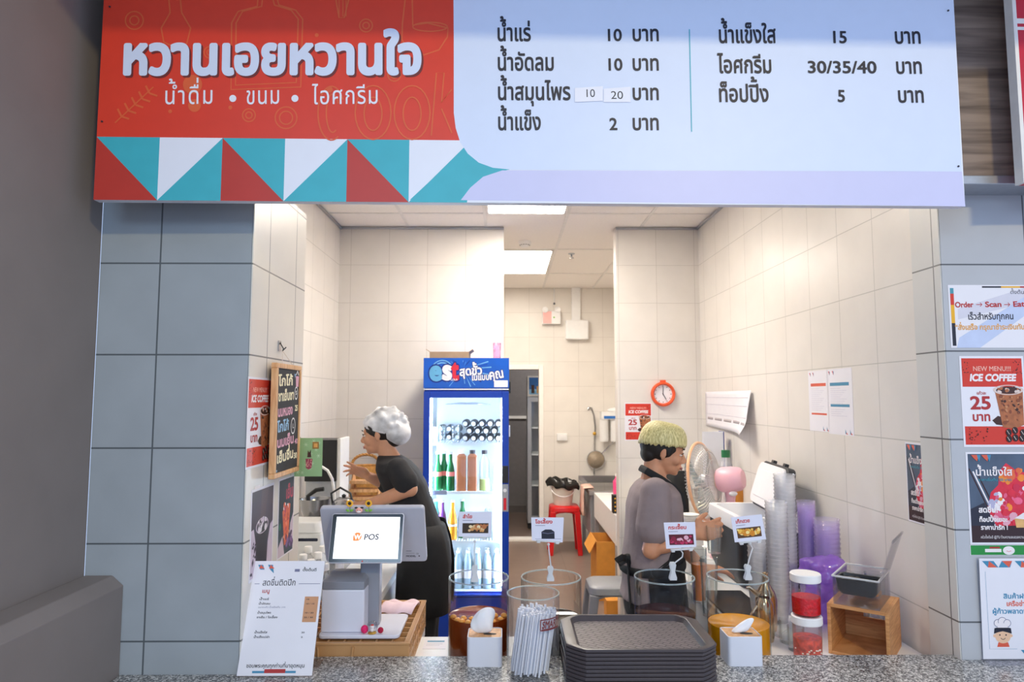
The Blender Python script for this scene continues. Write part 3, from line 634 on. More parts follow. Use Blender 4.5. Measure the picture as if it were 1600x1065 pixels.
# card clips on the jar rims
mk('clip_plastic', (238, 240, 242), 0.2, var=0, trans=0.35); mk('card_white', (226, 226, 240), 0.5, var=0.01); mk('card_red', (200, 52, 40), 0.5); mk('card_grey', (120, 120, 150), 0.5); mk('card_dark', (56, 40, 26), 0.5)
def blobs(s, quad, base, cols, n, seed, r0, r1):
    """a small printed photograph: a dark rectangle strewn with rounded patches that stay inside it"""
    rg = random.Random(seed); a, b, c, d = [Vector(p) for p in s.q(quad)]; s.poly([a, b, c, d], base); W = (b-a).length; H = (d-a).length; u = (b-a)/W; v = (d-a)/H
    for i in range(n):
        r = rg.uniform(r0, r1)*W; x = rg.uniform(r, W-r); y = rg.uniform(min(r, H*.5), max(H-r, H*.5)); ry = min(r*rg.uniform(.6, 1), y, H-y)
        p = a+u*x+v*y; nn = 9; s.poly([p+u*(r*math.cos(2*math.pi*j/nn))+v*(ry*math.sin(2*math.pi*j/nn)) for j in range(nn)], rg.choice(cols))
CY = 2.52-JR
for ji, (quad, word, stem, clip, art, lab) in enumerate((
    ([(717, 799), (769, 799), (767, 839), (716, 838)], 'ลำไย', [(742, 845), (741, 858), (742, 884)], (742, 884, 910), ('card_dark', ['e0b884', 'd89a5c', 'f0dcb0', 'b87040'], 22), 'card with a longan picture on a clear clip, above the brown tea jar'),
    ([(830, 808), (881, 808), (879, 847), (831, 844)], 'โอเลี้ยง', [(857, 850), (858, 862), (861, 886)], (860, 886, 909), None, 'card with a black coffee picture on a clear clip, second from left'),
    ([(1037, 816), (1086, 815), (1088, 854), (1041, 857)], 'กระเจี๊ยบ', [(1063, 858), (1067, 864), (1066, 870), (1053, 880)], (1051, 880, 908), ('5a1020', ['8a1438', 'c02858', '6a0c28', 'e8b0c0'], 26), 'card with a crimson roselle picture on a clear clip, beside the grey shirt'),
    ([(1142, 808), (1190, 803), (1197, 842), (1148, 847)], 'เก๊กฮวย', [(1172, 849), (1176, 856), (1172, 868), (1168, 884)], (1168, 884, 908), ('5a3a18', ['e0a030', 'f0c050', 'd88820', 'fae090'], 40), 'card with a yellow flower picture on a clear clip, above the amber tea jar'))):
    fr = Fr((0, CY-0.004, 0)); q0 = P(clip[0], clip[1], CY)
    r = thing('card_clip', lab, 'sign', q0, 'drink cards clipped to the jars')
    pts = [P(x, y, CY-0.002) for x, y in stem]; m = MB(); m.tube(pts, 0.0024, 'clip_plastic', 8); m.build('stem', r)
    for p in (pts[0], pts[-1]): MB().sph(p, 0.0052, 'clip_plastic', 10, 7).build('ball_joint', r)
    m = MB(); zt = P(0, clip[1], CY).z; zb = P(0, clip[2], CY).z; x = q0.x
    for sy, k in ((-0.006, 'clip_plastic'), (0.008, 'clip_plastic')):
        f2 = Fr((x, CY+sy, zb), (1, 0, 0)); H = zt-zb
        m.prism([(-0.012, 0), (0.012, 0), (0.013, 0.008), (0.0065, H*.5), (0.011, H*.86), (0.007, H), (-0.007, H), (-0.011, H*.86), (-0.0065, H*.5), (-0.013, 0.008)], f2, -0.0012, 0.0012, k)
    m.bx(x-0.006, x+0.006, CY-0.006, CY+0.008, zt-H*.3, zt-H*.12, 'clip_plastic'); m.build('clip', r, bevel=0.0008)
    a, b, c_, d_ = [fr.uv(*p) for p in quad]; m = MB(); m.prism([d_, c_, b, a], fr, 0, 0.0006, 'card_white'); s = Sheet(fr, z=0.0008)
    w_ = quad[1][0]-quad[0][0]; sl = (quad[1][1]-quad[0][1])/w_; x0, y0 = quad[0]
    def q_(fx, fy): return (quad[0][0]+(quad[1][0]-quad[0][0])*fx+(quad[3][0]-quad[0][0])*fy, quad[0][1]+(quad[1][1]-quad[0][1])*fx+(quad[3][1]-quad[0][1])*fy)
    s.v, s.f, s.m, s.mats = m.v, m.f, m.m, m.mats
    s.ptxt(word, q_(.12, .26), q_(.12+.06*len(word)+.05, .26), 4.2, 'card_red', 0.035); s.pline([q_(.12, .35), q_(.42, .35)], 0.0016, 'card_grey')
    if art: blobs(s, [q_(.12, .86), q_(.9, .86), q_(.9, .46), q_(.12, .46)], art[0], art[1], art[2], ji, 0.03, 0.11)
    else:
        s.pp([q_(.3, .92), q_(.3, .62), q_(.42, .52), q_(.6, .52), q_(.7, .62), q_(.7, .92)], 'ink'); s.pline([q_(.32, .66), q_(.5, .7), q_(.68, .66)], 0.0018, 'card_grey'); s.pline([q_(.1, .93), q_(.9, .93)], 0.001, 'card_grey')
    s.build('card', r, smooth=0)
    m = MB(); cz = fr.pt(*fr.uv(*q_(.5, 1.03))); dx = (w_*CY/1067)*0.36; ang = math.atan2(quad[2][1]-quad[3][1], quad[2][0]-quad[3][0])
    m.box(cz, (dx*2, 0.008, 0.006), 'clip_plastic', Ry(ang))
    for k in (-0.8, 0.75): m.box(Vector(cz)+Vector((dx*k, -0.003, -0.003-dx*k*math.sin(ang))), (0.012, 0.008, 0.008), 'clip_plastic', Ry(ang))
    m.build('card_clamp', r, bevel=0.001)
# ---------------------------------------------------------------- posters and notices
mk('paper', (236, 234, 240), 0.55, var=0.01); mk('poster_red', (214, 56, 36), 0.45, var=0.03); mk('poster_deep_red', (180, 44, 44), 0.5); mk('poster_pink', (244, 176, 160), 0.5); mk('coffee_tan', (176, 104, 62), 0.5, var=0.2, scale=60); mk('coffee_dark', (66, 34, 24), 0.5); mk('cup_rim', (226, 206, 196), 0.5)
mk('bean_black', (40, 22, 18), 0.5); mk('poster_slate', (78, 92, 112), 0.45, var=0.25, scale=9); mk('poster_navy', (40, 40, 56), 0.45, var=0.2); mk('poster_maroon', (52, 24, 26), 0.45); mk('syrup_red', (222, 40, 62), 0.4, var=0.15, scale=30); mk('syrup_pink', (232, 96, 130), 0.4, var=0.2); mk('fruit_orange', (244, 140, 44), 0.4, var=0.15); mk('toast', (226, 176, 110), 0.5, var=0.15, scale=40); mk('cream_white', (244, 236, 236), 0.5)
mk('poster_teal', (70, 150, 168), 0.5); mk('deco_blue', (66, 140, 176), 0.5); mk('deco_red', (224, 96, 70), 0.5)
def sheet_base(fr, w, h, k='paper', t=0.0008):
    s = Sheet(fr, z=t+0.0002); s.prism([(0, 0), (w, 0), (w, h), (0, h)], fr, 0.0001, t, k); return s
def speck(s, x0, x1, y0, y1, n, seed, k, r):
    rg = random.Random(seed)
    for i in range(n):
        x, y, a = rg.uniform(x0, x1), rg.uniform(y0, y1), rg.uniform(0, 6.28); rr = r*rg.uniform(.6, 1.3)
        s.poly([(x+rr*math.cos(a+t)*q, y+rr*math.sin(a+t)*q) for t, q in ((0, 1), (1.6, .6), (3.14, 1), (4.7, .6))], k)
def ice_coffee(fr, w, h, label, seed=1):
    s = sheet_base(fr, w, h); b = 0.02*w
    X = lambda f: f*w
    Y = lambda f: h*(1-f)
    s.rect(X(.03), Y(.34), X(.97), Y(.025), 'poster_red'); s.rect(X(.03), Y(.975), X(.97), Y(.775), 'poster_red')
    speck(s, X(.04), X(.18), Y(.2), Y(.04), 12, seed, 'bean_black', .012*w); speck(s, X(.82), X(.96), Y(.2), Y(.04), 16, seed+1, 'bean_black', .013*w)
    s.txt('NEW MENU!!!', X(.20), Y(.165), .60*w, .05*h, 'poster_pink', 0.02); s.txt('ICE COFFEE', X(.14), Y(.275), .72*w, .072*h, 'cream_white', 0.05, 0.15)
    s.txt('แก้วละ', X(.24), Y(.425), .15*w, .025*h, 'poster_deep_red', 0.02); s.txt('25', X(.13), Y(.585), .33*w, .135*h, 'poster_deep_red', 0.03); s.txt('บาท', X(.15), Y(.715), .29*w, .07*h, 'poster_deep_red', 0.03)
    # the cup of iced coffee
    s.poly([(X(.46), Y(.71)), (X(.55), Y(.66)), (X(.64), Y(.68)), (X(.68), Y(.77)), (X(.52), Y(.755))], 'coffee_dark')
    s.poly([(X(.62), Y(.785)), (X(.53), Y(.405)), (X(.96), Y(.36)), (X(.95), Y(.76)), (X(.80), Y(.80))], 'coffee_tan')
    s.ring(X(.735), Y(.375), .20*w, .235*w, 'cup_rim', sy=.33); s.circ(X(.735), Y(.378), .19*w, 'coffee_dark', ry=.055*w); blobs_uv(s, X(.58), X(.9), Y(.40), Y(.355), ['coffee_tan', 'coffee_dark', 'cup_rim'], 14, seed, .035*w)
    blobs_uv(s, X(.60), X(.92), Y(.74), Y(.44), ['coffee_dark', '8a4a2c', 'c48458'], 34, seed+5, .028*w)
    speck(s, X(.07), X(.38), Y(.96), Y(.80), 26, seed+2, 'bean_black', .014*w)
    for (fx, fy) in ((.70, .84), (.80, .82), (.92, .845), (.70, .91), (.80, .90), (.90, .905)):
        s.circ(X(fx), Y(fy), .045*w, 'bean_black', 14, .055*w); s.line([(X(fx)-.006, Y(fy)+.03*w), (X(fx)+.002, Y(fy)-.03*w)], .008*w, 'cup_rim')
    o = s.build('poster', None, smooth=0); return tag(o, label, 'poster', 'ice coffee posters')
def blobs_uv(s, x0, x1, y0, y1, cols, n, seed, r):
    rg = random.Random(seed)
    for i in range(n):
        x, y = rg.uniform(x0, x1), rg.uniform(y0, y1); rr = r*rg.uniform(.5, 1.2); a = rg.uniform(0, 6); k = rg.uniform(.5, 1); m = 9
        s.poly([(x+rr*math.cos(t*6.283/m)*math.cos(a)-rr*k*math.sin(t*6.283/m)*math.sin(a), y+rr*math.cos(t*6.283/m)*math.sin(a)+rr*k*math.sin(t*6.283/m)*math.cos(a)) for t in range(m)], rg.choice(cols))
def shaved_ice(fr, w, h, label, seed=1):
    s = sheet_base(fr, w, h); X = lambda f: f*w; Y = lambda f: h*(1-f)
    s.rect(X(.03), Y(.98), X(.97), Y(.02), 'poster_slate')
    s.poly([(X(.03), Y(.80)), (X(.97), Y(.80)), (X(.97), Y(.98)), (X(.03), Y(.98))], 'poster_maroon'); s.poly([(X(.03), Y(.62)), (X(.25), Y(.55)), (X(.4), Y(.8)), (X(.03), Y(.8))], 'poster_navy')
    for i, x in enumerate((.04, .10, .17)): s.line([(X(x), Y(.18+.03*i)), (X(x+.28), Y(.64+.02*i))], .022*w, ['poster_maroon', 'cream_white', 'poster_maroon'][i])
    # the syrup covered mound of ice
    s.poly([(X(.30), Y(.60)), (X(.36), Y(.44)), (X(.48), Y(.36)), (X(.52), Y(.2)), (X(.62), Y(.12)), (X(.74), Y(.18)), (X(.84), Y(.3)), (X(.97), Y(.36)), (X(.97), Y(.80)), (X(.42), Y(.80)), (X(.34), Y(.7))], 'syrup_red')
    blobs_uv(s, X(.36), X(.5), Y(.62), Y(.44), ['syrup_pink', 'cream_white', 'b8b4d0'], 16, seed, .07*w); blobs_uv(s, X(.56), X(.92), Y(.34), Y(.2), ['fruit_orange', 'syrup_red', 'e86a3c'], 18, seed+1, .07*w)
    blobs_uv(s, X(.5), X(.9), Y(.62), Y(.38), ['fruit_orange', 'syrup_pink', 'syrup_red', 'cream_white', 'd02848'], 26, seed+2, .06*w); blobs_uv(s, X(.4), X(.7), Y(.78), Y(.6), ['syrup_pink', 'syrup_red', 'e8a8b8'], 14, seed+3, .07*w)
    s.poly([(X(.70), Y(.72)), (X(.84), Y(.66)), (X(.97), Y(.68)), (X(.97), Y(.82)), (X(.72), Y(.82))], 'toast'); s.poly([(X(.70), Y(.72)), (X(.84), Y(.66)), (X(.97), Y(.68)), (X(.84), Y(.73))], 'cream_white')
    for x in (.08, .24): s.poly([(X(x), Y(.03)), (X(x+.12), Y(.03)), (X(x+.09), Y(.10)), (X(x+.03), Y(.06))], 'deco_red'); s.poly([(X(x+.09), Y(.03)), (X(x+.15), Y(.03)), (X(x+.12), Y(.11))], 'deco_blue')
    s.txt('น้ำแข็งใส', X(.13), Y(.255), .58*w, .062*h, 'cream_white', 0.02); s.txt('ราคาเริ่มต้น 20 บาท', X(.17), Y(.315), .52*w, .022*h, 'poster_teal', 0.02)
    s.txt('สดชื่น!', X(.15), Y(.655), .30*w, .045*h, 'cream_white', 0.04); s.txt('ท็อปปิ้งเยอะ', X(.15), Y(.755), .44*w, .036*h, 'cream_white', 0.04); s.txt('ราคาน่ารัก !', X(.17), Y(.84), .42*w, .036*h, 'cream_white', 0.04); s.txt('ครัวตั้งต้นดี @TU ร้านความอบอวลความหวาน', X(.16), Y(.935), .76*w, .022*h, 'cream_white', 0.0)
    o = s.build('poster', None, smooth=0); return tag(o, label, 'poster', 'shaved ice posters')
PL = -0.833
def wall_fr(kind, bl):          # a frame on one of the walls with its corner at the given photograph position
    if kind == 'L': q = PX(bl[0], bl[1], PL+0.0003); return Fr(q, (0, 1, 0))
    if kind == 'R': q = PX(bl[0], bl[1], XR-0.0003); return Fr(q, (0, -1, 0))
    if kind == 'B': return Fr(P(bl[0], bl[1], YB-0.0003))
    if kind == 'F': return Fr(P(bl[0], bl[1], 2.3197))
def span(fr, px, py): return fr.uv(px, py)
f = wall_fr('L', (383, 734)); a, b = f.uv(389, 588); ice_coffee(f, f.uv(424, 592)[0], b, 'red and white iced coffee poster on the left pillar, half behind the blackboard', 3)
f = wall_fr('B', (976.5, 688)); a, b = f.uv(1018, 629); ice_coffee(f, a, b, 'small red iced coffee poster on the back wall under the orange clock', 6)
f = wall_fr('F', (1506, 698)); a, b = f.uv(1500, 556); ice_coffee(f, b/1.40, b, 'red iced coffee poster on the right pillar below the order scan eat sign', 9)
f = wall_fr('F', (1516, 850)); a, b = f.uv(1510, 706); shaved_ice(f, b/1.40, b, 'shaved ice poster on the right pillar above the green strip', 4)
f = wall_fr('R', (1420, 813)); a, b = f.uv(1461, 824); shaved_ice(f, f.uv(1461, 700)[0], f.uv(1413, 690)[1], 'narrow looking shaved ice poster on the inner right wall', 7)
# photographs of drinks on the left pillar
mk('photo_plum', (66, 52, 66), 0.45, var=0.25, scale=5); mk('photo_teal', (46, 66, 78), 0.45, var=0.2, scale=5); mk('photo_black', (30, 26, 34), 0.4, var=0.2); mk('photo_smoke', (206, 190, 204), 0.5, var=0.1, scale=20); mk('photo_orange', (226, 112, 78), 0.45, var=0.15, scale=30); mk('photo_pink', (198, 84, 106), 0.5); mk('photo_purple', (84, 66, 104), 0.5, var=0.2)
f = wall_fr('L', (388, 912)); W_ = f.uv(428, 760)[0]; H_ = f.uv(395, 765)[1]; s = sheet_base(f, W_, H_); X = lambda t: t*W_; Y = lambda t: H_*(1-t)
s.rect(X(.04), Y(.97), X(.97), Y(.03), 'photo_plum'); s.poly([(X(.45), Y(.03)), (X(.75), Y(.03)), (X(.6), Y(.4)), (X(.4), Y(.4))], '574348')
s.poly([(X(.04), Y(.45)), (X(.14), Y(.44)), (X(.24), Y(.62)), (X(.26), Y(.97)), (X(.04), Y(.97))], 'photo_smoke'); s.poly([(X(.97), Y(.44)), (X(.86), Y(.47)), (X(.76), Y(.66)), (X(.72), Y(.97)), (X(.97), Y(.97))], 'photo_smoke')
s.poly([(X(.24), Y(.50)), (X(.76), Y(.46)), (X(.68), Y(.97)), (X(.32), Y(.97))], 'photo_black'); s.ring(X(.5), Y(.44), .24*W_, .27*W_, 'photo_smoke', sy=.45); blobs_uv(s, X(.30), X(.72), Y(.48), Y(.37), ['photo_smoke', 'photo_black', '7a6a70', 'e8e0e4'], 34, 3, .05*W_); speck(s, X(.06), X(.22), Y(.93), Y(.6), 10, 2, 'photo_plum', .05*W_)
s.rect(X(.12), Y(.005), X(.34), Y(-.03), 'cream_white'); tag(s.build('drink_photo', None, smooth=0), 'taped photo of an iced black drink on the left pillar', 'poster', 'drink photos on the left pillar')
f = wall_fr('L', (432, 876)); W_ = f.uv(460, 742)[0]; H_ = f.uv(434, 750)[1]; s = sheet_base(f, W_, H_); X = lambda t: t*W_; Y = lambda t: H_*(1-t)
s.rect(X(.04), Y(.98), X(.97), Y(.02), 'photo_teal'); s.txt('เย็น', X(.45), Y(.28), .48*W_, .12*H_, 'photo_pink', 0.03)
s.poly([(X(.04), Y(.86)), (X(.3), Y(.74)), (X(.44), Y(.98)), (X(.04), Y(.98))], 'photo_smoke'); s.poly([(X(.97), Y(.5)), (X(.78), Y(.62)), (X(.72), Y(.8)), (X(.97), Y(.84))], 'photo_smoke')
s.poly([(X(.26), Y(.42)), (X(.76), Y(.36)), (X(.66), Y(.84)), (X(.42), Y(.87))], 'photo_orange'); blobs_uv(s, X(.3), X(.72), Y(.42), Y(.34), ['photo_orange', 'photo_pink', 'cream_white'], 18, 8, .07*W_); blobs_uv(s, X(.36), X(.68), Y(.8), Y(.45), ['photo_pink', 'c85c40', 'f0a080'], 16, 9, .05*W_); blobs_uv(s, X(.5), X(.9), Y(.9), Y(.76), ['photo_purple', '5c4a78', '8a6aa0'], 14, 10, .09*W_); s.circ(X(.12), Y(.6), .07*W_, '3a7a62')
tag(s.build('drink_photo', None, smooth=0), 'photo of an orange red iced drink on the left pillar, under the blackboard', 'poster', 'drink photos on the left pillar')
# order sign, green strip, standing sign at the right
f = wall_fr('F', (1486, 543)); a, h_ = f.uv(1478, 445); w_ = 0.46; s = sheet_base(f, w_, h_)
mk('sign_stripe_grey', (216, 214, 226), 0.5); mk('sign_stripe_blue', (196, 208, 236), 0.5); mk('sign_yellow', (238, 178, 36), 0.5); mk('sign_gold', (226, 164, 84), 0.5)
s.poly([(0.03, .45*h_), (w_*.75, h_*.8), (w_*.75, h_), (w_*.65, h_), (.03, .62*h_)], 'sign_stripe_grey'); s.poly([(.02, .0), (.10, 0), (w_*.8, h_*.85), (w_*.8, h_), (w_*.72, h_), (.03, .16*h_)], 'sign_stripe_blue')
yb_ = [(.95, .86, 'poster_teal'), (.86, .68, 'poster_red'), (.68, .39, 'sign_yellow'), (.39, .03, 'ink')]
for t1, t0_, k in yb_: s.rect(.006, h_*t0_, .0185, h_*t1, k)
for i, k in enumerate(('ink', 'sign_yellow', 'poster_deep_red', 'poster_teal')): s.rect(.118+.066*i, h_*.955, .118+.066*(i+1), h_*.98, k)
s.ptxt('Order', (1492, 480), (1520.5, 479.5), 8, 'poster_deep_red', 0.035); s.ptxt('Scan', (1539, 479.5), (1565, 479), 8, 'poster_deep_red', 0.035); s.ptxt('Eat', (1582.5, 479), (1600.5, 478.5), 8, 'poster_deep_red', 0.035)
for x in (1525, 1568.5):
    s.pline([(x, 475.8), (x+9, 475.6)], 0.0024, 'poster_deep_red'); s.pline([(x+6, 472.8), (x+9, 475.6), (x+6, 478.6)], 0.0024, 'poster_deep_red')
s.ptxt('เร็วสำหรับทุกคน', (1512, 499), (1584, 498.5), 7.5, 'ink', 0.02); s.ptxt('“สั่งเสร็จ กรุณาชำระเงินทันที”', (1492, 515), (1612, 514), 6, 'sign_gold', 0.03); s.ptxt('ตั้งต้นดี', (1578, 459), (1606, 459), 4.5, 'ink', 0.0)
tag(s.build('order_sign', None, smooth=0), 'white order scan eat sign with a coloured edge stripe on the right pillar', 'sign')
f = wall_fr('F', (1516, 867)); h_ = f.uv(1516, 851)[1]; s = sheet_base(f, 0.24, h_); mk('strip_green', (36, 142, 60), 0.5)
s.rect(.002, .001, .238, h_-.001, 'strip_green'); s.circ(.13, h_*.46, .02, 'cream_white', 20, h_*.42); s.rect(.05, h_*.3, .105, h_*.62, 'cream_white'); s.rect(.066, h_*.66, .1, h_*.82, 'poster_deep_red'); s.line([(.122, h_*.42), (.13, h_*.35), (.138, h_*.42)], .0015, 'poster_red')
tag(s.build('sticker_strip', None, smooth=0), 'green sticker strip on the right pillar between poster and standing sign', 'sticker')
BLr = PZ(1536, 1029, ZT+0.004); TLr = P(1517, 872, 2.309); TLr.x = BLr.x
f = Fr(BLr, (1, 0, 0), TLr-BLr); H_ = (TLr-BLr).length; W_ = H_*0.70
r = thing('standing_sign', 'white standing notice with a chef drawing in an acrylic holder, right end of counter', 'sign', BLr)
s = sheet_base(f, W_, H_, 'paper', 0.0012)
for i, x in enumerate((.04, .28, .52)): 
    d_ = .17*W_; x0 = x*W_; y1 = H_*.975; y0 = H_*.91
    if i % 2 == 0: s.poly([(x0, y1), (x0+d_, y1), (x0+d_*1.4, y0), (x0+d_*.5, y0)], 'deco_blue'); s.poly([(x0+d_*.6, y1), (x0+d_*1.3, y0), (x0+d_*.5, y0)], 'deco_red')
    else: s.poly([(x0+d_*.3, y1), (x0+d_*1.2, y1), (x0+d_, y0), (x0, y0)], 'deco_blue'); s.poly([(x0+d_*.3, y1), (x0+d_*1.2, y1), (x0+d_*.9, y0)], 'deco_red')
for t, yy, x0, x1, k in (('สินค้าฝากขาย', .60, .33, .90, 'deco_blue'), ('เครือข่ายพี่น้อง', .525, .37, .93, 'deco_red'), ('ผู้ก้าวพลาดจากคายน', .45, .16, 1.0, 'deco_blue')): s.txt(t, x0*W_, yy*H_, (x1-x0)*W_, .036*H_, k, 0.03)
s.txt('ตั้งต้นดี', .84*W_, .93*H_, .14*W_, .022*H_, 'ink'); s.line([(.08*W_, .87*H_), (.1*W_, .1*H_), (.5*W_, .1*H_)], .0008, 'deco_blue')
mk('face_tan', (240, 196, 160), 0.5); cx, cy = .30*W_, .23*H_
s.poly([(cx-.09*W_, .12*H_), (cx+.09*W_, .12*H_), (cx+.07*W_, .165*H_), (cx-.07*W_, .165*H_)], 'deco_red'); s.circ(cx, cy, .115*W_, 'face_tan', 24, .075*H_); s.circ(cx-.12*W_, cy, .022*W_, 'face_tan'); s.circ(cx+.12*W_, cy, .022*W_, 'face_tan')
s.poly([(cx-.13*W_, cy+.02*H_), (cx-.12*W_, cy+.075*H_), (cx, cy+.095*H_), (cx+.12*W_, cy+.075*H_), (cx+.13*W_, cy+.02*H_), (cx+.06*W_, cy+.035*H_), (cx, cy+.045*H_), (cx-.07*W_, cy+.035*H_)], 'ink')
for x in (-.045, .045): s.circ(cx+x*W_, cy+.008*H_, .011*W_, 'ink')
s.ring(cx, cy-.012*H_, .03*W_, .038*W_, 'ink', a0=3.5, a1=5.9)
for x, y, r_ in ((-.07, .125, .055), (0, .14, .065), (.07, .125, .055)): s.circ(cx+x*W_, cy+y*H_, r_*W_, 'card_grey'); s.circ(cx+x*W_, cy+y*H_, (r_-.008)*W_, 'cream_white')
s.rect(cx-.075*W_, cy+.08*H_, cx+.075*W_, cy+.125*H_, 'cream_white'); s.poly([(.55*W_, .09*H_), (.72*W_, .09*H_), (.80*W_, .02*H_), (.64*W_, .02*H_)], 'deco_blue'); s.poly([(.68*W_, .09*H_), (.80*W_, .02*H_), (.64*W_, .02*H_)], 'deco_red')
s.build('printed_notice', r, smooth=0)
m = MB(); m.prism([(-.004, -.006), (W_+.004, -.006), (W_+.004, H_+.002), (-.004, H_+.002)], f, -0.003, -0.0003, 'acrylic'); m.bx(BLr.x-.004, BLr.x+W_, BLr.y-.05, BLr.y+.035, ZT+.0005, ZT+.0035, 'acrylic'); m.build('acrylic_holder', r, smooth=0)
# leaning menu stand at the left
BL_ = Vector((PL-0.001, 2.20, ZT+0.003)); BR_ = PZ(488, 1031, ZT+0.003); BR_.y = 2.20; tp = P(498, 876, 2.325)
f = Fr(BL_, (1, 0, 0), (0, tp.y-2.20, tp.z-BL_.z)); H_ = (tp-Vector((tp.x, 2.20, BL_.z))).length; W_ = P(488, 1031, 2.20).x-BL_.x
r = thing('menu_stand', 'white printed menu leaning on a stand beside the left pillar', 'menu', BL_); s = sheet_base(f, W_, H_, 'paper', 0.0012)
mk('patch_tan', (204, 150, 110), 0.6)
for x0 in (.06, .20): s.poly([(x0*W_, .965*H_), ((x0+.07)*W_, .965*H_), ((x0+.10)*W_, (.92-(.035 if x0 > .1 else 0))*H_), ((x0+.04)*W_, .92*H_)], 'deco_blue'); s.poly([((x0+.04)*W_, .965*H_), ((x0+.10)*W_, .93*H_), ((x0+.02)*W_, .93*H_)], 'deco_red')
s.txt('ตั้งต้นดี', .70*W_, .905*H_, .2*W_, .02*H_, 'ink', 0.02); s.rect(.59*W_, .9*H_, .66*W_, .925*H_, 'card_grey')
s.txt('สดชื่นติดปีก', .16*W_, .775*H_, .47*W_, .042*H_, 'ink', 0.005); s.line([(.05*W_, .79*H_), (.12*W_, .79*H_)], .0015, 'card_grey'); s.line([(.67*W_, .79*H_), (.97*W_, .79*H_)], .0015, 'card_grey'); s.txt('เมนู', .17*W_, .71*H_, .11*W_, .026*H_, 'poster_deep_red', 0.02)
s.rect(.78*W_, .45*H_, .97*W_, .675*H_, 'patch_tan')
for t, pr, y in (('น้ำแร่', '10', .645), ('น้ำอัดลม', '10 / 15', .605), ('น้ำสมุนไพร', '10 / 20', .525), ('ชาเย็น / โอเลี้ยง', '25 / 30', .485), ('น้ำแข็งใส', '20', .355), ('น้ำแข็งเปล่า', '2', .315)):
    s.txt(t, .15*W_, y*H_, (.05+.014*len(t))*W_, .013*H_, 'ink', 0.02); s.txt(pr, (.80 if y > .45 else .79)*W_, y*H_, (.016*len(pr)+.012)*W_, .012*H_, 'ink', 0.02)
s.txt('ขนาดแก้ว น้ำแข็งเต็ม บาท', .15*W_, .575*H_, .38*W_, .010*H_, 'card_grey'); s.txt('ขอบพระคุณทุกท่านที่มาอุดหนุน', .11*W_, .068*H_, .78*W_, .024*H_, 'ink', 0.015)
s.rect(.20*W_, .022*H_, .36*W_, .04*H_, 'deco_blue'); s.rect(.36*W_, .022*H_, .64*W_, .055*H_, 'poster_deep_red'); s.rect(.64*W_, .022*H_, .78*W_, .04*H_, 'deco_blue'); s.build('printed_menu', r, smooth=0)
m = MB(); m.prism([(0.001, -.002), (W_+.002, -.002), (W_+.002, H_), (0.001, H_)], f, -0.003, -0.0003, 'acrylic'); m.bx(BL_.x+.003, BL_.x+W_, 2.195, 2.34, ZT+.0005, ZT+.0025, 'acrylic'); m.build('acrylic_stand', r, smooth=0)
# notices on the inner right wall
f = wall_fr('R', (1264.5, 673)); 
for k, (bl, tl, tr, bar, lab) in enumerate((((1266, 672), (1263, 580), (1293.5, 576), 'deco_red', 'white notice with orange bars on the right wall'), ((1295.5, 677), (1294.5, 577), (1330.5, 573), 'deco_blue', 'white notice with blue bars on the right wall'))):
    f = wall_fr('R', bl); w_ = f.uv(*tr)[0]; h_ = f.uv(*tl)[1]; s = sheet_base(f, w_, h_)
    s.rect(.12*w_, (.74-.04*k*0)*h_, .88*w_, .79*h_, bar); s.rect(.12*w_, (.27 if k == 0 else .42)*h_, .88*w_, (.30 if k == 0 else .46)*h_, bar)
    for i in range(14):
        y = .70-.032*i
        if abs(y-(.285 if k == 0 else .44)) > .035: s.line([(.13*w_, y*h_), ((.55+.3*((i*7) % 4)/4)*w_, y*h_)], .0022, 'sign_stripe_grey')
    for x in (.06, .22): s.poly([(x*w_, .97*h_), ((x+.06)*w_, .97*h_), ((x+.06)*w_, .91*h_)], 'deco_red'); s.poly([((x+.04)*w_, .97*h_), ((x+.08)*w_, .96*h_), ((x+.07)*w_, .9*h_)], 'deco_blue')
    for x in (.68, .86): s.poly([(x*w_, .09*h_), ((x+.06)*w_, .02*h_), (x*w_, .02*h_)], 'deco_blue'); s.poly([((x+.03)*w_, .05*h_), ((x+.1)*w_, .015*h_), ((x+.04)*w_, .015*h_)], 'deco_red')
    tag(s.build('notice', None, smooth=0), lab, 'notice')
# curling roster sheet near the back corner
bl = (1104, 664); f = Fr(PX(1104, 664, XR-0.004), (0, -1, 0)); a0, b0 = f.uv(1101, 612); a1, b1 = f.uv(1176, 609); W_ = a1; H_ = b0; m = MB(); n = 16; vs = []; rows = 10
def curl(u_, v_): return 0.004+0.075*max(0, (u_-.55)/.45)**2*max(0, 1-v_*.9)+0.03*max(0, .25-v_)*4*u_
for j in range(rows+1):
    for i in range(n+1):
        u_, v_ = i/n, j/rows; vs.append(f.pt(u_*W_*(1.0+.05*(1-v_)), v_*H_-.02*(1-v_)*u_, curl(u_, v_)))
m.add(vs, [(j*(n+1)+i, j*(n+1)+i+1, (j+1)*(n+1)+i+1, (j+1)*(n+1)+i) for j in range(rows) for i in range(n)], 'paper')
def on(u_, v_, dz=0.0012): return f.pt(u_*W_*(1.0+.05*(1-v_)), v_*H_-.02*(1-v_)*u_, curl(u_, v_)+dz)
mk('roster_grey', (176, 168, 172), 0.6)
for v0, v1, segs in ((.83, .845, ((.04, .97),)), (.63, .645, ((.03, .97),)), (.36, .375, ((.03, .97),)), (.2, .27, ((.05, .18), (.22, .38), (.42, .58), (.62, .78), (.82, .97)))):
    for u0, u1 in segs:
        N = 8; vv = []
        for i in range(N+1): u_ = u0+(u1-u0)*i/N; vv += [on(u_, v0), on(u_, v1)]
        m.add(vv, [(2*i, 2*i+2, 2*i+3, 2*i+1) for i in range(N)], 'roster_grey' if v1 < .3 else 'sign_stripe_grey')
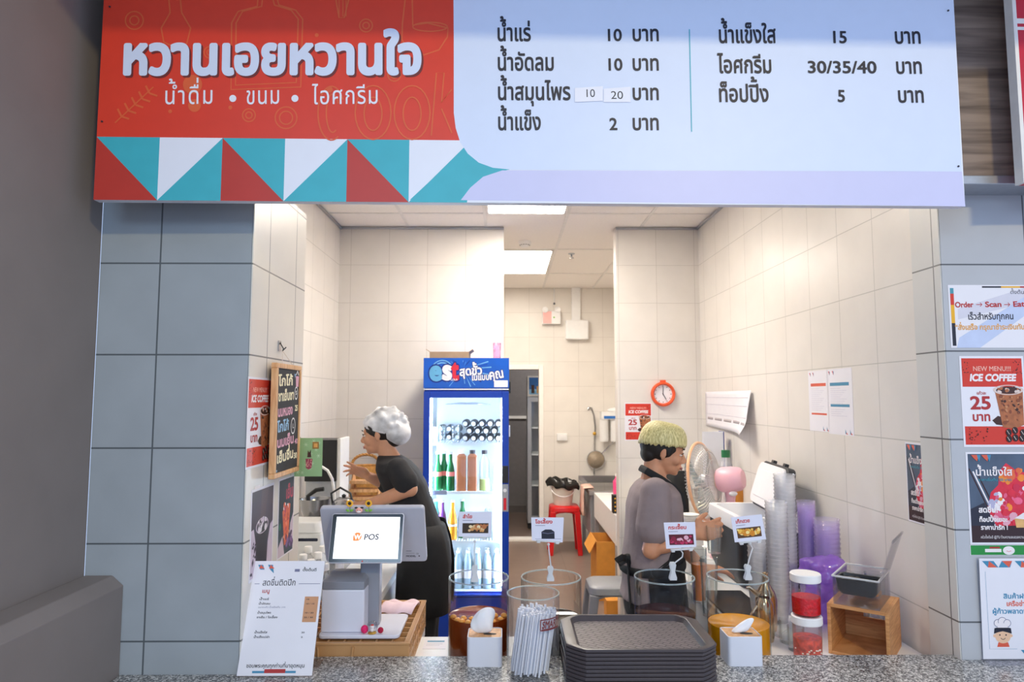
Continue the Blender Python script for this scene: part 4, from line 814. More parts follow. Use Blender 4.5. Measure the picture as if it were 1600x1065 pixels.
tag(m.build('roster_sheet', None, smooth=60, solid=0.0006), 'white roster sheet curling off the right wall behind the fan', 'notice')
# blackboard menu hung on the left pillar
mk('board_black', (46, 46, 50), 0.8, var=0.1); mk('frame_wood_edge', (196, 146, 104), 0.5); mk('chalk_cream', (238, 230, 196), 0.8); mk('chalk_pink', (222, 170, 190), 0.8); mk('chalk_blue', (150, 190, 220), 0.8); mk('chalk_white', (236, 236, 236), 0.8); mk('steel', (176, 176, 178), 0.25, 0.9); mk('string', (208, 196, 180), 0.8); mk('black_plastic', (30, 30, 32), 0.4)
fX = -0.795; BL_ = PX(424, 750.5, fX); TL_ = PX(433.5, 575, fX); TR_ = PX(472, 572, fX)
f = Fr(Vector((fX, BL_.y, BL_.z)), (0, 1, 0)); W_ = TR_.y-BL_.y; H_ = TR_.z-BL_.z; f.O.y = TL_.y; W_ = TR_.y-TL_.y
r = thing('blackboard', 'wood framed chalk menu board hung by string on the left pillar', 'blackboard', f.O); e = 0.018
m = MB()
for x0, x1, y0, y1 in ((0, W_, 0, e), (0, W_, H_-e, H_), (0, e, e, H_-e), (W_-e, W_, e, H_-e)): m.prism([(x0, y0), (x1, y0), (x1, y1), (x0, y1)], f, -0.022, 0, 'pale_wood')
m.build('frame', r, smooth=0, bevel=0.003)
s = Sheet(f, z=-0.0045); s.prism([(e, e), (W_-e, e), (W_-e, H_-e), (e, H_-e)], f, -0.018, -0.005, 'board_black'); s.z = -0.0042
for i, (t, k, wd_) in enumerate((('โกโก้', 'chalk_cream', .56), ('ชาเย็นชา', 'chalk_cream', .62), ('นมหมอง', 'chalk_pink', .58), ('โกโก้', 'chalk_blue', .44), ('นมเย็น', 'chalk_pink', .66), ('เย็นชื่น', 'chalk_cream', .66))): s.txt(t, .11*W_, (.80-.135*i)*H_, wd_*W_, .065*H_, k, 0.035, ang=0.04)
s.ring(.82*W_, .74*H_, .055*W_, .068*W_, 'chalk_white', sy=1.3); s.txt('S', .79*W_, .725*H_, .06*W_, .035*H_, 'chalk_white', 0.02); s.ring(.72*W_, .435*H_, .075*W_, .09*W_, 'chalk_white', sy=1.2); s.txt('L', .70*W_, .415*H_, .05*W_, .04*H_, 'chalk_white', 0.02)
s.txt('25', .78*W_, .575*H_, .12*W_, .05*H_, 'chalk_cream', 0.04); s.txt('40', .80*W_, .265*H_, .13*W_, .045*H_, 'chalk_pink', 0.03); s.txt('30', .78*W_, .13*H_, .13*W_, .05*H_, 'chalk_cream', 0.04)
s.poly([(.80*W_, .80*H_), (.90*W_, .80*H_), (.92*W_, .90*H_), (.78*W_, .90*H_)], 'chalk_pink'); s.line([(.80*W_, .91*H_), (.85*W_, .95*H_), (.91*W_, .91*H_)], .006, 'chalk_white'); s.poly([(.72*W_, .92*H_), (.75*W_, .88*H_), (.78*W_, .92*H_)], 'chalk_blue'); s.poly([(.10*W_, .07*H_), (.12*W_, .045*H_), (.14*W_, .07*H_)], 'chalk_blue'); s.build('chalk_lettering', r, smooth=0)
hk = PX(441, 547, PL+0.012); m = MB(); m.tube([f.pt(.30*W_, H_, -.011), hk, f.pt(.72*W_, H_, -.011)], 0.0012, 'string', 6); m.build('string', r)
m = MB(); m.bx(PL+.0002, PL+.004, hk.y-.012, hk.y+.012, hk.z-.004, hk.z+.035, 'steel'); m.tube([(PL+.002, hk.y, hk.z+.03), (PL+.018, hk.y-.004, hk.z+.005), (PL+.012, hk.y, hk.z-.003), (PL+.022, hk.y+.012, hk.z+.012)], 0.0022, 'black_plastic', 6); tag(m.build('wall_hook'), 'small metal wall hook carrying the blackboard string', 'hook')
# green card at the pillar's inner corner
f = Fr(P(462.5, 744, 2.72)); f.O.x = PL+0.001; W_ = f.uv(504.5, 683)[0]; H_ = f.uv(462, 684)[1]; mk('card_green', (150, 186, 132), 0.6, var=0.05); mk('pineapple_red', (160, 66, 84), 0.6); mk('stamp_brown', (158, 116, 50), 0.6)
r = sheet_base(f, W_, H_, 'card_green'); rg = random.Random(2)
for i in range(15):
    x, y = rg.uniform(.1, .9)*W_, rg.uniform(.08, .92)*H_
    for a in range(3): r.line([(x-.008*math.cos(a*1.05), y-.008*math.sin(a*1.05)), (x+.008*math.cos(a*1.05), y+.008*math.sin(a*1.05))], .0011, 'd6e8c0')
r.poly([(.42*W_, .22*H_), (.52*W_, .18*H_), (.62*W_, .22*H_), (.65*W_, .46*H_), (.40*W_, .46*H_)], 'pineapple_red'); r.poly([(.46*W_, .50*H_), (.60*W_, .50*H_), (.58*W_, .70*H_), (.53*W_, .62*H_), (.48*W_, .68*H_)], 'coffee_dark'); speck(r, .43*W_, .62*W_, .24*H_, .44*H_, 26, 4, 'poster_pink', .0025); r.rect(.64*W_, .72*H_, .87*W_, .90*H_, 'stamp_brown'); r.rect(.69*W_, .76*H_, .82*W_, .86*H_, 'sign_gold')
tag(r.build('greeting_card', None, smooth=0), 'green flowered card with a red pineapple on the left pillar edge', 'card')
# ---------------------------------------------------------------- till on a plastic glass rack
mk('crate_brown', (190, 142, 92), 0.45, var=0.04); mk('pos_white', (222, 222, 232), 0.35, var=0.01); mk('pos_grey', (146, 148, 156), 0.35, 0.2, var=0.02); mk('pos_back', (190, 192, 204), 0.4, 0.1, var=0.02); mk('bezel', (18, 20, 24), 0.15, var=0)
mk('screen_lit', (250, 251, 255), emit=0.95, var=0.0); mk('logo_orange', (240, 138, 70), emit=0.5, var=0); mk('logo_grey', (58, 60, 70), var=0); mk('cloth_pink', (240, 212, 220), 0.9, var=0.04, bump=0.3); mk('pom_pink', (236, 44, 110), 0.9, var=0.2, scale=200); mk('pom_red', (176, 24, 60), 0.9, var=0.2, scale=200); mk('petal', (244, 180, 40), 0.5); mk('leaf', (120, 176, 60), 0.5); mk('gold', (216, 170, 70), 0.3, 0.6)
cx0, cx1, cy0, cy1, cz0, cz1 = -0.826, -0.326, 2.372, 2.858, ZI, ZI+0.102
r = thing('glass_rack', 'tan plastic glass rack with a grid top, carrying the till', 'rack', ((cx0+cx1)/2, (cy0+cy1)/2, ZI)); t = 0.006
m = MB()
m.bx(cx0, cx1, cy0, cy0+t, cz0, cz1, 'crate_brown').bx(cx0, cx1, cy1-t, cy1, cz0, cz1, 'crate_brown').bx(cx0, cx0+t, cy0+t, cy1-t, cz0, cz1, 'crate_brown')
m.build('wall', r, smooth=0, bevel=0.002)
m = MB()      # open lattice side seen from the counter
for i in range(9):
    y = cy0+t+(cy1-cy0-2*t)*i/8; m.bx(cx1-t, cx1, y-0.004, y+0.004, cz0, cz1, 'crate_brown')
for z in (cz0+0.006, cz0+0.05, cz1-0.006): m.bx(cx1-t*.9, cx1-.0005, cy0+t, cy1-t, z-0.006, z+0.006, 'crate_brown')
for i in range(8):
    y0 = cy0+t+(cy1-cy0-2*t)*i/8; y1 = y0+(cy1-cy0-2*t)/8
    for a_, b_ in ((cz0+.01, cz0+.05), (cz0+.05, cz1-.012)): m.tube([(cx1-t/2, y0, a_), (cx1-t/2, y1, b_)], 0.003, 'crate_brown', 6); m.tube([(cx1-t/2, y1, a_), (cx1-t/2, y0, b_)], 0.003, 'crate_brown', 6)
m.build('lattice_side', r, smooth=0)
m = MB()
for i in range(1, 9): x = cx0+t+(cx1-cx0-2*t)*i/9; m.bx(x-.003, x+.003, cy0+t, cy1-t, cz1-.03, cz1-.003, 'crate_brown')
for i in range(1, 9): y = cy0+t+(cy1-cy0-2*t)*i/9; m.bx(cx0+t, cx1-t, y-.003, y+.003, cz1-.0295, cz1-.0035, 'crate_brown')
m.bx(cx0+t, cx1-t, cy0+t, cy1-t, cz0+.001, cz0+.006, 'crate_brown'); m.build('grid', r, smooth=0)
m = MB(); e = 0.018
for x0, x1, y0, y1 in ((cx0-.002, cx1+.002, cy0-.003, cy0+e-.006), (cx0-.002, cx1+.002, cy1-e, cy1+.002), (cx1-e, cx1+.002, cy0+e-.006, cy1-e), (cx0-.002, cx0+e, cy0+e-.006, cy1-e)): m.bx(x0, x1, y0, y1, cz1-.008, cz1, 'crate_brown')
m.build('rim', r, smooth=0, bevel=0.002)
a = P(497, 1000, cy0); b = P(552, 1000, cy0); m = MB(); m.tube([(a.x, cy0-.004, cz1-.012), (a.x+.004, cy0-.006, cz1-.056), (a.x+.012, cy0-.006, cz1-.062), (b.x-.012, cy0-.006, cz1-.062), (b.x-.004, cy0-.006, cz1-.056), (b.x, cy0-.004, cz1-.012)], 0.004, 'crate_brown', 8); m.build('handle', r)
PZc = cz1
# point of sale terminal
bx0_, bx1_ = P(497, 980, 2.41).x, P(624, 980, 2.41).x; by0_, by1_ = 2.405, 2.64
r = thing('till', 'white point of sale till with a lit customer screen on the tan rack', 'till', ((bx0_+bx1_)/2, 2.5, PZc))
m = MB(); m.loft([ring3(rrect((bx1_-bx0_)/2, (by1_-by0_)/2, .018, 5), z, ((bx0_+bx1_)/2, (by0_+by1_)/2)) for z in (PZc+.0005, PZc+.013)], 'pos_white'); m.build('base_plate', r, bevel=0.003)
p0, p1 = P(501, 976, 2.43), P(568.5, 976, 2.43); zt_ = P(530, 921, 2.43).z; zz = P(530, 909, 2.43).z
m = MB(); m.bx(p0.x, p1.x, 2.43, 2.56, PZc+.0135, zt_, 'pos_white'); m.build('printer_body', r, smooth=0, bevel=0.006, bseg=3)
m = MB(); cxm, cym = (p0.x+p1.x)/2, 2.497; m.loft([ring3(rrect((p1.x-p0.x)/2, .067, .008), zt_+.0005, (cxm, cym)), ring3(rrect((p1.x-p0.x)/2, .067, .008), zz, (cxm, cym)), ring3(rrect((p1.x-p0.x)/2-.012, .052, .008), zz+.014, (cxm, cym+.012))], 'pos_grey'); m.build('printer_lid', r, bevel=0.002)
c0, c1 = P(562.5, 900, 2.5).x, P(593, 900, 2.5).x
m = MB(); m.bx(c0, c1, 2.50, 2.555, PZc+.0135, P(570, 872, 2.53).z, 'pos_grey'); m.build('column', r, smooth=0, bevel=0.006, bseg=3)
# main monitor, its back towards us
MT = [P(499, 794, 2.47), P(662.5, 793.4, 2.47)]; MBm = [P(510, 878, 2.58), P(666, 877, 2.58)]
f = Fr(MBm[0], MBm[1]-MBm[0], (0, MT[0].y-MBm[0].y, MT[0].z-MBm[0].z)); H_ = (Vector((0, MT[0].y, MT[0].z))-Vector((0, MBm[0].y, MBm[0].z))).length; W_ = (MBm[1]-MBm[0]).length
f.O.x = min(MT[0].x, MBm[0].x); W_ = max(MT[1].x, MBm[1].x)-f.O.x
m = MB(); O = [(x+W_/2, y+H_/2) for x, y in rrect(W_/2, H_/2, .012, 5)]; m.prism(O, f, -0.022, 0, 'pos_back'); m.build('monitor', r, smooth=0, bevel=0.004)
s = Sheet(f, z=.0004); s.ptxt('CE', (650, 866), (654, 866), 2.2, 'ink'); s.rect(*f.uv(634.5, 861), *f.uv(643, 860.4), 'ink'); s.ptxt('MODEL', (634.5, 870), (650, 870), 2.6, 'ink', 0.03); s.circ(*f.uv(655, 868.5), .0028, 'ink'); s.rect(*f.uv(634.5, 864.4), *f.uv(648, 864), 'ink'); s.build('rating_label', r, smooth=0)
# customer display
DB = [P(511.5, 879.5, 2.40), P(627, 880, 2.40)]; DT = [P(520.5, 801.5, 2.455), P(631.5, 801, 2.455)]
f = Fr(DB[0], DB[1]-DB[0], DT[0]-DB[0]); W_ = (DB[1]-DB[0]).length; H_ = (DT[0]-DB[0]).length
f.u = Vector((1, 0, 0)); f.v = Vector((0, DT[0].y-DB[0].y, DT[0].z-DB[0].z)).normalized(); f.n = f.u.cross(f.v)
m = MB(); O = [(x+W_/2, y+H_/2) for x, y in rrect(W_/2, H_/2, .008, 5)]; m.prism(O, f, -0.016, -0.002, 'pos_white'); m.build('display_shell', r, smooth=0, bevel=0.003)
m = MB(); O = [(x+W_/2, y+H_/2) for x, y in rrect(W_/2-.003, H_/2-.003, .006, 5)]; m.prism(O, f, -0.003, 0, 'bezel'); bz = m.build('bezel', r, smooth=0)
s = Sheet(f, z=.0003); s.pp([(519.8, 872.5), (621.5, 873), (625.5, 807.5), (526.5, 807)], 'screen_lit'); u_, v_ = f.uv(558.5, 838); s.circ(u_, v_, .0145, 'logo_orange'); s.poly([(u_-.0145, v_), (u_, v_-.0145), (u_-.0145, v_-.0145)], 'logo_orange'); s.ptxt('W', (553.2, 842), (563.5, 842), 7, 'screen_lit', 0.03)
s.ptxt('POS', (568, 843), (591.5, 842.5), 8.5, 'logo_grey', 0.02, 0.1); mk('logo_faint', (246, 214, 206), emit=0.8, var=0); s.ptxt('by a restaurant', (553, 851), (590, 850.5), 3, 'logo_faint'); o = s.build('screen', r, smooth=0); o['label'] = 'white lit screen with an orange round logo and POS'
s = Sheet(f, z=.0003); s.circ(*f.uv(566, 876.5), .0025, 'poster_red'); s.ptxt('POS', (569, 877.8), (575, 877.6), 2.4, 'pos_grey'); s.build('bezel_mark', r, smooth=0)
m = MB(); m.bx(c0+.012, c1-.012, 2.435, 2.53, P(570, 850, 2.5).z-.012, P(570, 850, 2.5).z+.012, 'pos_grey'); m.build('display_arm', r, smooth=0)
# little ornaments on the till
tz = MT[0].z
for k, (px, lab) in enumerate(((546.5, 'small sunflower ornament on the till, over the screen logo'), (576, 'small sunflower ornament on the till, beside the pink cow'))):
    q = P(px, 786, 2.452); r = thing('sunflower_ornament', lab, 'ornament', (q.x, 2.452, tz-.012), 'sunflower ornaments on the till')
    for i in range(12):
        pass
    m = MB()
    for i in range(12):
        a = i*math.pi/6; m.sph(q+Vector((.0085*math.cos(a), -.001, .0085*math.sin(a))), .0042, 'petal', 8, 5, (1, .35, 1))
    m.build('petals', r); MB().sph(q+Vector((0, -.0018, 0)), .0062, 'bean_black', 12, 7, (1, .4, 1)).build('flower_centre', r)
    MB().tube([q, (q.x+.001, 2.456, tz-.01)], .0011, 'leaf', 6).build('stem', r)
    for sx in (-1, 1): MB().sph((q.x+sx*.007, 2.451, P(px, 798, 2.452).z+.002), .007, 'leaf', 10, 6, (1, .3, .6), Ry(-sx*.5)).build('leaf', r)
q = P(561, 797, 2.45); r = thing('cow_ornament', 'tiny pink cow face ornament stuck between two sunflowers on the till', 'ornament', (q.x, 2.45, q.z-.01)); MB().sph(q, .0125, 'poster_pink', 16, 10, (1, .4, .75)).build('head', r)
for sx in (-1, 1): MB().sph(q+Vector((sx*.010, 0, .009)), .005, 'black_plastic', 8, 5, (1.3, .4, .7)).build('ear', r); MB().sph(q+Vector((sx*.0045, -.005, .001)), .0014, 'black_plastic', 6, 4).build('eye', r)
MB().sph(q+Vector((0, -.004, -.004)), .006, 'cream_white', 10, 6, (1.2, .4, .6)).build('muzzle', r)
zb_ = PZc+.0138
q = P(569.5, 970, 2.42); tag(MB().sph((q.x, 2.424, zb_+.0135), .0135, 'pom_pink', 14, 9, (.95, .9, 1)).build('pompom'), 'bright pink pompom on the till base', 'pompom')
q = P(594.5, 972, 2.42); tag(MB().sph((q.x, 2.424, zb_+.010), .010, 'pom_red', 14, 9).build('pompom'), 'dark red pompom on the till base', 'pompom')
q = P(581.5, 965, 2.42); r = thing('glass_ornament', 'clear ball ornament with a small figure inside, between two pompoms', 'ornament', (q.x, 2.424, zb_)); MB().lathe([(.008, 0), (.0175, .008), (.0195, .018), (.016, .031), (.008, .037), (.0005, .038)], (q.x, 2.424, zb_+.002), 'glass', 20).build('glass_ball', r); MB().lathe([(.014, 0), (.015, .003), (.010, .005)], (q.x, 2.424, zb_), 'gold', 18, caps=(True, True)).build('base', r)
m = MB(); m.sph((q.x, 2.424, zb_+.011), .0075, 'cream_white', 12, 8).sph((q.x, 2.424, zb_+.021), .0075, 'cream_white', 12, 8); m.build('figure', r); MB().sph((q.x, 2.424, zb_+.0265), .006, 'poster_red', 10, 6, (1, 1, .6)).build('cap', r)
# folded pink cloth on the rack
m = MB(); a = P(592, 952, 2.68); n = 14; vs = []
x0, x1 = P(592, 950, 2.68).x, P(648, 940, 2.76).x
for j in range(9):
    for i in range(n+1):
        u_, v_ = i/n, j/8; vs.append((x0+(x1-x0)*u_+.02*math.sin(v_*3), 2.66+.17*v_+.006*math.sin(u_*9), PZc+.002+.026*(math.sin(min(1, v_*1.6)*3.14)**.7 if 0 < v_ < .62 else 0)*(1-.15*u_)+.004*math.sin(u_*11+v_*5)+.004))
m.add(vs, [(j*(n+1)+i, j*(n+1)+i+1, (j+1)*(n+1)+i+1, (j+1)*(n+1)+i) for j in range(8) for i in range(n)], 'cloth_pink'); tag(m.build('cloth', None, smooth=80, solid=.003), 'folded pale pink cloth on the tan rack behind the till', 'cloth')
# ---------------------------------------------------------------- left worktop
mk('cap_white', (244, 242, 240), 0.4, var=0); mk('syrup_label', (236, 210, 110), 0.5); mk('wicker', (206, 150, 78), 0.6, var=0.2, scale=60); mk('navy', (34, 40, 62), 0.5)
b0 = None
for k, (px, py, Y) in enumerate(((466, 868, 2.95), (486, 872, 3.00), (508, 870, 2.93), (474, 856, 3.10), (497, 857, 3.14), (518, 860, 3.06), (531, 866, 2.95), (482, 846, 3.26), (505, 848, 3.27))):
    X = P(px, py, Y).x
    if b0 is None:
        r = thing('syrup_bottle', '', 'bottle', (0, 0, 0), 'white capped syrup bottles behind the till')
        MB().lathe([(.001, 0), (.030, 0), (.032, .004), (.032, .15), (.026, .18), (.0135, .195), (.0135, .205)], (0, 0, 0), 'clear_plastic', 18).build('body', r); MB().lathe([(.018, .204), (.018, .228), (.016, .231)], (0, 0, 0), 'cap_white', 16, caps=(True, True)).build('cap', r); MB().lathe([(.0325, .04), (.0325, .09)], (0, 0, 0), 'cap_white', 18).build('label', r); MB().lathe([(.0008, .003), (.0295, .003), (.0295, .12), (.0008, .121)], (0, 0, 0), 'syrup_label' if False else 'clear_plastic', 16).build('syrup', r)
        b0 = r; bpy.context.view_layer.update()
    else: r = dup(b0, (0, 0, 0))
    r.location = (X, Y, ZI); r['label'] = 'clear white capped syrup bottle on the left worktop behind the menu stand'
def pc(px, py, Y): return P(px, py, Y)
# white scale like appliance with a dark slot
Y = 3.35; a, b = P(452, 838, Y), P(502, 800, Y); r = thing('receipt_machine', 'low white appliance with a dark slot at the left worktop edge', 'appliance', ((a.x+b.x)/2, Y, ZI))
zb2 = P(470, 850, Y).z; m = MB(); m.prism([(-.19, ZI), (0, ZI), (0, zb2+.075), (-.05, zb2+.17), (-.19, zb2+.18)], Fr((b.x, Y+.16, 0), (0, -1, 0)), 0, -.0001, 'white_plastic') if False else None
m.bx(a.x-.06, b.x, Y, Y+.19, ZI, zb2+.05, 'white_plastic'); m.loft([ring3(rrect((b.x-a.x+.06)/2, .095, .02), zb2+.0505, ((a.x+b.x-.06)/2, Y+.095)), ring3(rrect((b.x-a.x+.06)/2-.02, .08, .02), zb2+.10, ((a.x+b.x-.06)/2, Y+.10))], 'white_plastic'); m.build('body', r, smooth=0, bevel=.006)
m = MB(); m.bx(a.x+.01, b.x-.012, Y-.002, Y+.02, zb2+.012, zb2+.03, 'navy'); m.build('slot', r, smooth=0, bevel=.006)
# steel jug, kettle, tongs
Y = 3.80; q = P(492, 790, Y); ZO = ZI; r = thing('steel_machine', 'stainless steel machine base under the steel bowl and kettle, left worktop', 'machine', (q.x+.06, Y, ZI)); m = MB(); m.prism([(-.11, ZI), (.12, ZI), (.16, ZI+.26), (-.11, ZI+.26)], Fr((q.x+.06, Y-.13, 0)), -.27, 0, 'steel'); m.build('housing', r, smooth=0, bevel=.006); MB().bx(q.x-.02, q.x+.13, Y-.134, Y-.1302, ZI+.19, ZI+.23, 'navy').build('control_panel', r, smooth=0); ZI = ZI+.261; r = thing('steel_mixer_bowl', 'stainless steel bowl with a black handled tool, on the steel machine', 'bowl', (q.x, Y, ZI)); mk('steel_dark', (120, 112, 106), 0.2, 0.9, var=0.2)
m = MB(); m.lathe([(.05, 0), (.055, .01), (.075, .06), (.082, .11), (.084, .113), (.08, .111), (.07, .06), (.02, .012)], (q.x, Y, ZI), 'steel', 28); m.build('bowl', r); MB().tube([(q.x-.02, Y-.02, ZI+.03), (q.x-.03, Y-.03, ZI+.13), (q.x+.02, Y-.05, ZI+.165), (q.x+.06, Y-.05, ZI+.17)], .012, 'black_plastic', 8).build('handle', r)
q = P(537, 795, 3.80); KY = 3.80; r = thing('steel_kettle', 'round shiny steel kettle on the steel machine behind the till', 'kettle', (q.x, KY, ZI)); MB().lathe([(.001, 0), (.055, 0), (.066, .03), (.067, .07), (.055, .10), (.03, .118), (.001, .12)], (q.x, KY, ZI), 'steel', 26).build('body', r); MB().lathe([(.010, .12), (.013, .13), (.001, .137)], (q.x, KY, ZI), 'black_plastic', 12).build('lid_knob', r)
MB().tube([(q.x-.06, KY, ZI+.08), (q.x-.07, KY, ZI+.14), (q.x-.02, KY, ZI+.17), (q.x+.035, KY, ZI+.14), (q.x+.045, KY, ZI+.10)], .006, 'black_plastic', 8).build('handle', r); ZI = ZO
pts = [P(523, 795, 4.02), P(522.5, 770, 4.02), P(519, 748, 4.02), P(512, 735, 4.02), P(503, 729, 4.02), P(497, 732, 4.02)]; m = MB(); m.tube([(pts[0].x, 4.02, ZI)]+pts, .0085, 'white_plastic', 10); tag(m.build('water_tap'), 'white gooseneck tap beside the black panel on the left worktop', 'tap')
# black upright panel with a pale edge
Y = 4.22; a, b = P(496, 752, Y), P(526, 687, Y); r = thing('black_machine', 'tall black fronted machine on the left worktop behind the green card', 'appliance', ((a.x+b.x)/2, Y, ZI)); m = MB(); m.bx(a.x-.08, b.x, Y, Y+.22, a.z, b.z, 'black_plastic'); m.build('front', r, smooth=0, bevel=.004); m = MB(); m.bx(b.x+.0005, b.x+.024, Y+.01, Y+.24, ZI, b.z+.008, 'white_plastic'); m.build('side_panel', r, smooth=0, bevel=.004); MB().bx(a.x-.08, b.x, Y+.03, Y+.22, ZI, a.z-.0005, 'aluminium').build('base', r, smooth=0)
# stacked glass tumblers
g0 = None
for k, (px, n_, lab) in enumerate(((526, 6, 'stack of clear tumblers by the black machine'), (545, 5, 'stack of clear tumblers under the reaching hand'))):
    Y = 4.10; X = P(px+3, 780, Y).x
    for i in range(n_):
        if g0 is None: g0 = MB().lathe([(.001, 0), (.026, 0), (.034, .12), (.0345, .121), (.033, .119), (.025, .006), (.001, .006)], (0, 0, 0), 'clear_plastic', 20).build('tumbler', None, origin=(0, 0, 0)); o = g0
        else: o = g0.copy(); COL.objects.link(o)
        o.location = (X, Y, ZI+i*.042); tag(o, 'clear tumbler, in the ' + lab, 'cup', 'stacked tumblers on the left worktop')
# wooden rack and wicker basket behind the woman's arm
Y = 4.60; x0, x1 = P(549, 780, Y).x, P(592, 780, Y).x; r = thing('wooden_rack', 'small pale wooden shelf rack between the tumblers and the woman', 'rack', ((x0+x1)/2, Y, ZI)); zt_ = P(553, 741, Y).z
for x in (x0, x1): m = MB(); m.tube([(x-.02, Y-.08, ZI+.009), (x+.012, Y, zt_)], .011, 'pale_wood', 4); m.build('post', r, smooth=0); MB().tube([(x+.012, Y+.10, ZI+.009), (x+.012, Y+.012, zt_)], .010, 'pale_wood', 4).build('post', r, smooth=0)
for py in (752, 765, 777): z = P(560, py, Y).z; MB().box(((x0+x1)/2, Y, z), (x1-x0+.01, .09, .020), 'pale_wood').build('slat', r, smooth=0)
Y = 4.89; r = thing('wicker_basket', 'wicker basket with a twisted arched handle behind the woman', 'basket', (P(571, 760, Y).x, Y, ZI)); c = P(572, 722, Y); rx = P(594, 722, Y).x-c.x; zb3 = P(572, 722, Y).z
for ph in (0, math.pi):
    m = MB(); m.tube([(c.x+rx*math.cos(t)+.006*math.cos(t*14+ph)*math.cos(t), Y+.006*math.sin(t*14+ph), zb3-.02+.075*math.sin(t)+.006*math.cos(t*14+ph)*math.sin(t)) for t in [math.pi*i/40 for i in range(41)]], .0065, 'wicker', 6); m.build('handle', r)
m = MB(); m.lathe([(.07, 0), (.09, .08), (.098, zb3-.02-ZI), (.09, zb3-.025-ZI), (.06, .02)], (c.x, Y, ZI), 'wicker', 24, caps=(True, False)); m.build('body', r)
# red ball ornament hanging near the pillar edge
q = P(477.5, 752, 3.0); tag(MB().sph(q, .013, 'poster_red', 12, 8).tube([q+Vector((0, 0, .012)), q+Vector((0, 0, .05)), (-1.30, 3.0, q.z+.06)], .0014, 'steel', 5).build('red_bauble'), 'small shiny red bauble beside the left pillar edge', 'ornament') if False else None
q = PZ(680, 989, ZI); s = sheet_base(Fr((q.x-.03, 2.60, ZI+.0002), (1, 0, 0), (0, 1, 0)), .085, .10); s.rect(.01, .07, .075, .085, 'deco_blue'); s.line([(.01, .05), (.07, .05)], .002, 'card_grey'); s.line([(.01, .035), (.06, .035)], .002, 'card_grey'); tag(s.build('paper_slip', None, smooth=0), 'white slip of paper on the worktop between the tan rack and brown tea jar', 'paper')
# ---------------------------------------------------------------- drinks fridge
mk('fridge_blue', (16, 62, 176), 0.3, var=0.03); mk('fridge_dark', (10, 34, 104), 0.4); mk('fridge_white', (240, 246, 250), 0.4, var=0.01); mk('led', (214, 236, 255), emit=140.0, var=0); mk('header_blue', (22, 92, 200), 0.3, var=0.15, scale=5); mk('header_dark', (10, 40, 140), 0.3); mk('burst', (130, 196, 240), 0.3); mk('logo_sky', (110, 186, 232), 0.3); mk('logo_red', (226, 40, 56), 0.3); mk('logo_white', (246, 248, 252), 0.3); mk('carton', (176, 146, 110), 0.8, var=0.08)
FY = 4.66; x0, x1 = P(661, 700, FY).x, P(795, 700, FY).x; FB = FY+.56; zt_ = P(730, 559, FY).z; zh = P(730, 606, FY).z; zd0 = P(730, 932, FY).z; zd1 = P(730, 611, FY).z; t = .035
r = thing('drinks_fridge', 'tall blue glass door drinks fridge, lit inside, behind the woman', 'fridge', ((x0+x1)/2, (FY+FB)/2, 0))
m = MB(); m.bx(x0, x0+t, FY+.045, FB, 0, zh, 'fridge_blue').bx(x1-t, x1, FY+.045, FB, 0, zh, 'fridge_blue').bx(x0+t, x1-t, FB-t, FB, 0, zh, 'fridge_blue').bx(x0+t, x1-t, FY+.045, FB-t, zd1-.01, zh, 'fridge_blue').bx(x0+t, x1-t, FY+.045, FB-t, .0, zd0+.02, 'fridge_blue'); m.build('cabinet', r, smooth=0)
m = MB(); q = .004; m.bx(x0+t, x0+t+q, FY+.05, FB-t, zd0+.02, zd1-.01, 'fridge_white').bx(x1-t-q, x1-t, FY+.05, FB-t, zd0+.02, zd1-.01, 'fridge_white').bx(x0+t+q, x1-t-q, FB-t-q, FB-t, zd0+.02, zd1-.01, 'fridge_white').bx(x0+t+q, x1-t-q, FY+.05, FB-t-q, zd0+.02, zd0+.024, 'fridge_white').bx(x0+t+q, x1-t-q, FY+.05, FB-t-q, zd1-.014, zd1-.01, 'fridge_white'); m.build('liner', r, smooth=0)
for x in (x0+t+.012, x1-t-.012): MB().bx(x-.006, x+.006, FY+.052, FY+.062, zd0+.06, zd1-.05, 'led').build('light_strip', r, smooth=0)
m = MB(); m.bx(x0-.002, x1+.002, FY+.0, FB, zh, zt_, 'header_blue'); m.build('header', r, smooth=0, bevel=.004)
hf = Fr((x0-.002, FY-.0005, zh)); W_ = x1-x0+.004; H_ = zt_-zh; s = Sheet(hf, z=.0004)
s.rect(0, 0, W_, H_, 'header_blue'); s.rect(0, 0, W_*.25, H_, 'header_dark') if False else None
cx, cy = .46*W_, .62*H_; rg = random.Random(4)
for i in range(46):
    a = rg.uniform(0, 6.283); r0, r1 = rg.uniform(.02, .06), rg.uniform(.07, .2); w_ = rg.uniform(.008, .03)
    pts = [(cx+r0*math.cos(a), cy+r0*.7*math.sin(a)), (cx+r1*math.cos(a-w_), cy+r1*.7*math.sin(a-w_)), (cx+r1*math.cos(a+w_), cy+r1*.7*math.sin(a+w_))]
    if all(0.002 < x < W_-.002 and 0.002 < y < H_-.002 for x, y in pts): s.poly(pts, 'burst' if i % 3 else 'header_dark')
s.ring(*hf.uv(691, 580), .055, .063, 'burst'); s.ring(*hf.uv(691, 580), .072, .078, 'burst', a0=.4, a1=3.0)
for bold, k3 in ((.10, ('header_dark',)*3), (.05, ('logo_sky', 'logo_white', 'logo_red'))):
    s.ptxt('e', (671, 593), (690, 593), 30, k3[0], bold); s.ptxt('s', (691, 592), (706, 592), 30, k3[1], bold); s.ptxt('t', (706, 592), (716, 592), 30, k3[2], bold)
s.ptxt('COLA', (704, 594.5), (715, 594), 2.8, 'logo_white', 0.03)
